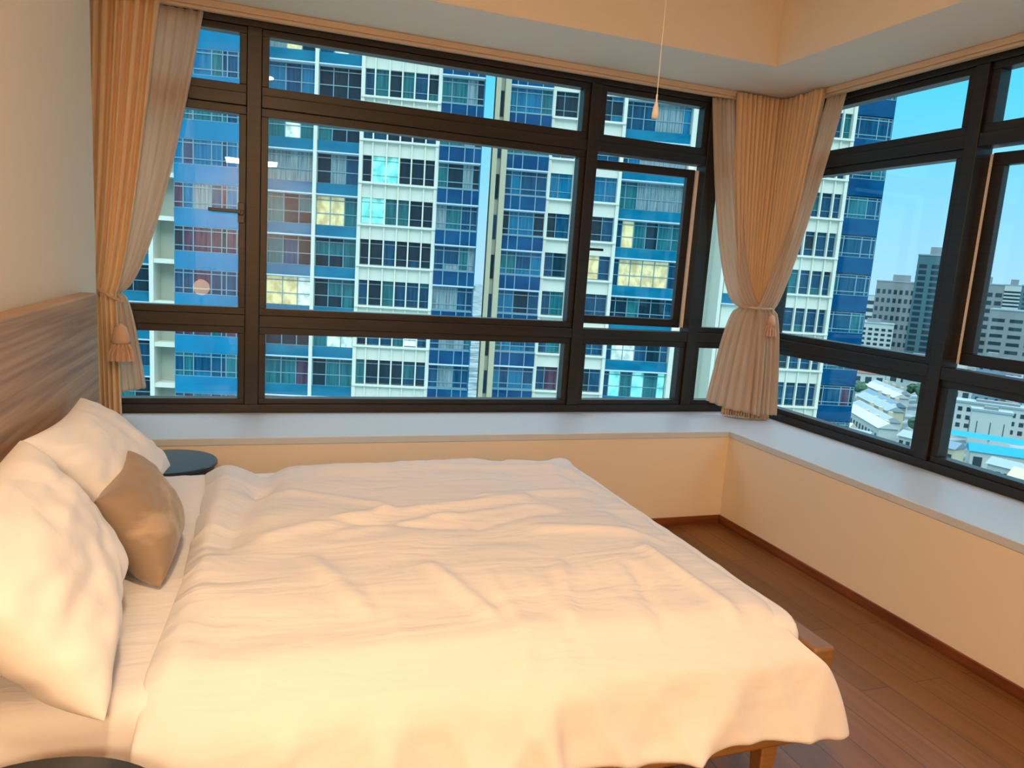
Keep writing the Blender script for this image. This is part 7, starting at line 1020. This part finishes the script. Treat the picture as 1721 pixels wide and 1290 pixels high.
MB().prism([(-3.6, 7.4), (0, 8.6), (3.6, 7.8), (0, 8.3)], 'x', -26, 26).build('roof', C_B, T, fix=True)
TAKEN += [(224, 148, 13), (212, 166, 12), (236, 130, 12)]
for x in range(-24, 25, 12): MB().box(x-.25, x+.25, -3.2, -2.7, 0, 7.6).build('post', C_W, T)
gable(200, 140, 16, 6, 7, 2, C_B, C_W, 'small cyan-roofed hall in front of the long canopy', turn=.2); TAKEN.append((200, 140, 10))
# far skyline
rnd = random.Random(21)
for i in range(16):
    az = math.radians(46+i*1.7+rnd.random()*.8); d = 860+(i*137 % 400); x, y = d*math.sin(az), d*math.cos(az)
    w = 18+rnd.random()*14; h = 38+rnd.random()*13
    if free(x, y, 16, 18): block(x, y, w, 14, h, (C_W, C_G, C_PK)[i % 3], 'hazy %s block on the far horizon, %s in line from the blue tower edge' % (('white', 'grey', 'bluish')[i % 3], ORD[i]), 5, 5, group='far blocks along the horizon', roofbox=False, turn=rnd.uniform(-.3, .3), band=True)
# low roofs
for i, (x, y) in enumerate(((283, 259), (267, 245.5), (251, 232), (235, 218.5), (219, 205), (203, 191.5))):
    T = Local('terrace_row', x, y, math.atan2(48, 25), ('long pale grey roofed terrace running away from the window, nearest the red roofs', 'long white terrace in the middle of the slanting rows', 'long terrace with bluish roof and dark windows among the slanting rows', 'long cream terrace with pale roof among the slanting rows', 'long white terrace second closest to the tower foot', 'long pale terrace closest to the tower foot')[i], 'building', 'slanting terraces beside the blue tower edge')
    for q in range(-3, 4): TAKEN.append((x+q*5.8*.46, y+q*5.8*.88, 5))
    MB().box(-18, 18, -3.0, 3.0, 0, 5.4+i % 2).build('wall', (C_W, C_W, C_G, C_CR, C_W, C_W)[i], T)
    MB().prism([(-3.5, 5.45+i % 2), (3.5, 5.45+i % 2), (.3, 7.2+i % 2), (-.3, 7.2+i % 2)], 'x', -18.6, 18.6).build('roof', (C_RW, C_W, C_PK, C_RW, C_RW, C_W)[i], T, fix=True)
    q = MB()
    for k in range(11): q.box(-16.4+k*3.2, -15+k*3.2, -3.12, -2.98, 2.2, 4.2); q.box(-16.4+k*3.2, -15+k*3.2, 2.98, 3.12, 2.2, 4.2)
    q.build('window_row', C_WD, T)
    for k in range(3): MB().box(-11+k*10, -9.6+k*10, -2.6, -1.2, 5.4, 8.0).build('chimney', C_CR, T)
red = [(300, 292, 22, 14, 8, 5), (328, 302, 22, 14, 8, 6), (322, 272, 16, 12, 7, 5), (356, 330, 20, 12, 8, 5), (318, 244, 18, 12, 8, 4)]
for i, (x, y, w, dp, h, rh) in enumerate(red):
    TAKEN.append((x, y, 14))
    gable(x, y, w, dp, h, rh, C_R, C_W, ['red hip-roofed hall nearest the blue tower edge', 'large red hip roof behind the white terraces', 'small red roof tucked behind the blue tower edge', 'farthest red roof below the grey skyline block', 'red-roofed house above the long white two-storey block'][i], hip=.5, turn=.3*(-1)**i, group='red roofed houses')
for j, (dist, zh) in enumerate(((204, 8), (216, 9), (229, 8), (243, 9), (258, 8), (275, 9), (294, 9), (316, 10), (342, 10), (372, 12), (408, 12), (450, 14))):
    n = 0; sz = 9.5*dist/225
    for i in range(10):
        az = math.radians(44.0+i*2.75+(j % 2)*1.3); x, y = dist*math.sin(az)-3, dist*math.cos(az)-4
        if not free(x, y, sz*.62): continue
        n += 1
        gable(x, y, sz, sz*.55, zh*.62+rnd.random()*3, 1.2+rnd.random(), (C_RW, C_W, C_PK, C_RW, C_CR)[(i*2+j) % 5], (C_W, C_CR, C_W, C_G)[(i+j) % 4], '%s low terrace, %s from the blue tower edge in the %s row of roofs' % (('cream', 'pale', 'whitish')[(i+j) % 3], ORD[n-1], ORD[j]), turn=-.45+rnd.uniform(-.08, .08), group='pale low terraces below', wins=5)
# trees: clumps of foliage with a trunk
def tree(x, y, r, h, label, g):
    T = Local('city_tree', x, y, 0, label, 'tree', g); rr = random.Random(int(x*7+y))
    bm = bmesh.new()
    for i in range(7):
        m = Matrix.Translation((rr.uniform(-.6, .6)*r, rr.uniform(-.6, .6)*r, h+rr.uniform(-.3, .4)*r)) @ Matrix.Scale(r*rr.uniform(.45, .7), 4)
        bmesh.ops.create_icosphere(bm, subdivisions=2, radius=1, matrix=m)
    for v in bm.verts: v.co += v.co.normalized()*0+Vector((noise.noise(v.co*.9), noise.noise(v.co*.9+Vector((9, 0, 0))), noise.noise(v.co*.9+Vector((0, 9, 0)))))*r*.25
    me = bpy.data.meshes.new('crown'); bm.to_mesh(me); bm.free(); me.materials.append(C_GN)
    o = bpy.data.objects.new('crown', me); link(o, T.o)
    MB().tube([(0, 0, 0), (.2, 0, h)], [r*.09, r*.05], seg=7).build('trunk', B_BEIGE, T)
n = 0
for i in range(60):
    az = math.radians(44+rnd.random()*22); d = 215+rnd.random()*190; x, y = d*math.sin(az), d*math.cos(az)
    if n < 14 and free(x, y, 4.5):
        tree(x, y, 3.8, 7, 'dark green street tree between the low roofs, %s nearest to the towers' % ORD[n], 'street trees between the roofs'); n += 1
for i in range(4):
    tree(31+i*7, 128+i*16, 3.8, 6, 'green tree at the foot of the gap between the towers, %s in depth' % ORD[i], 'trees at the foot of the tower gap')
# ---------------------------------------------------------------- lift everything so the floor lies at z = 0
for o in list(SC.objects):
    if 'off' in o.keys(): del o['off']
    if o.parent is None and o.type in ('MESH', 'EMPTY', 'LIGHT'): o.location.z -= FZ
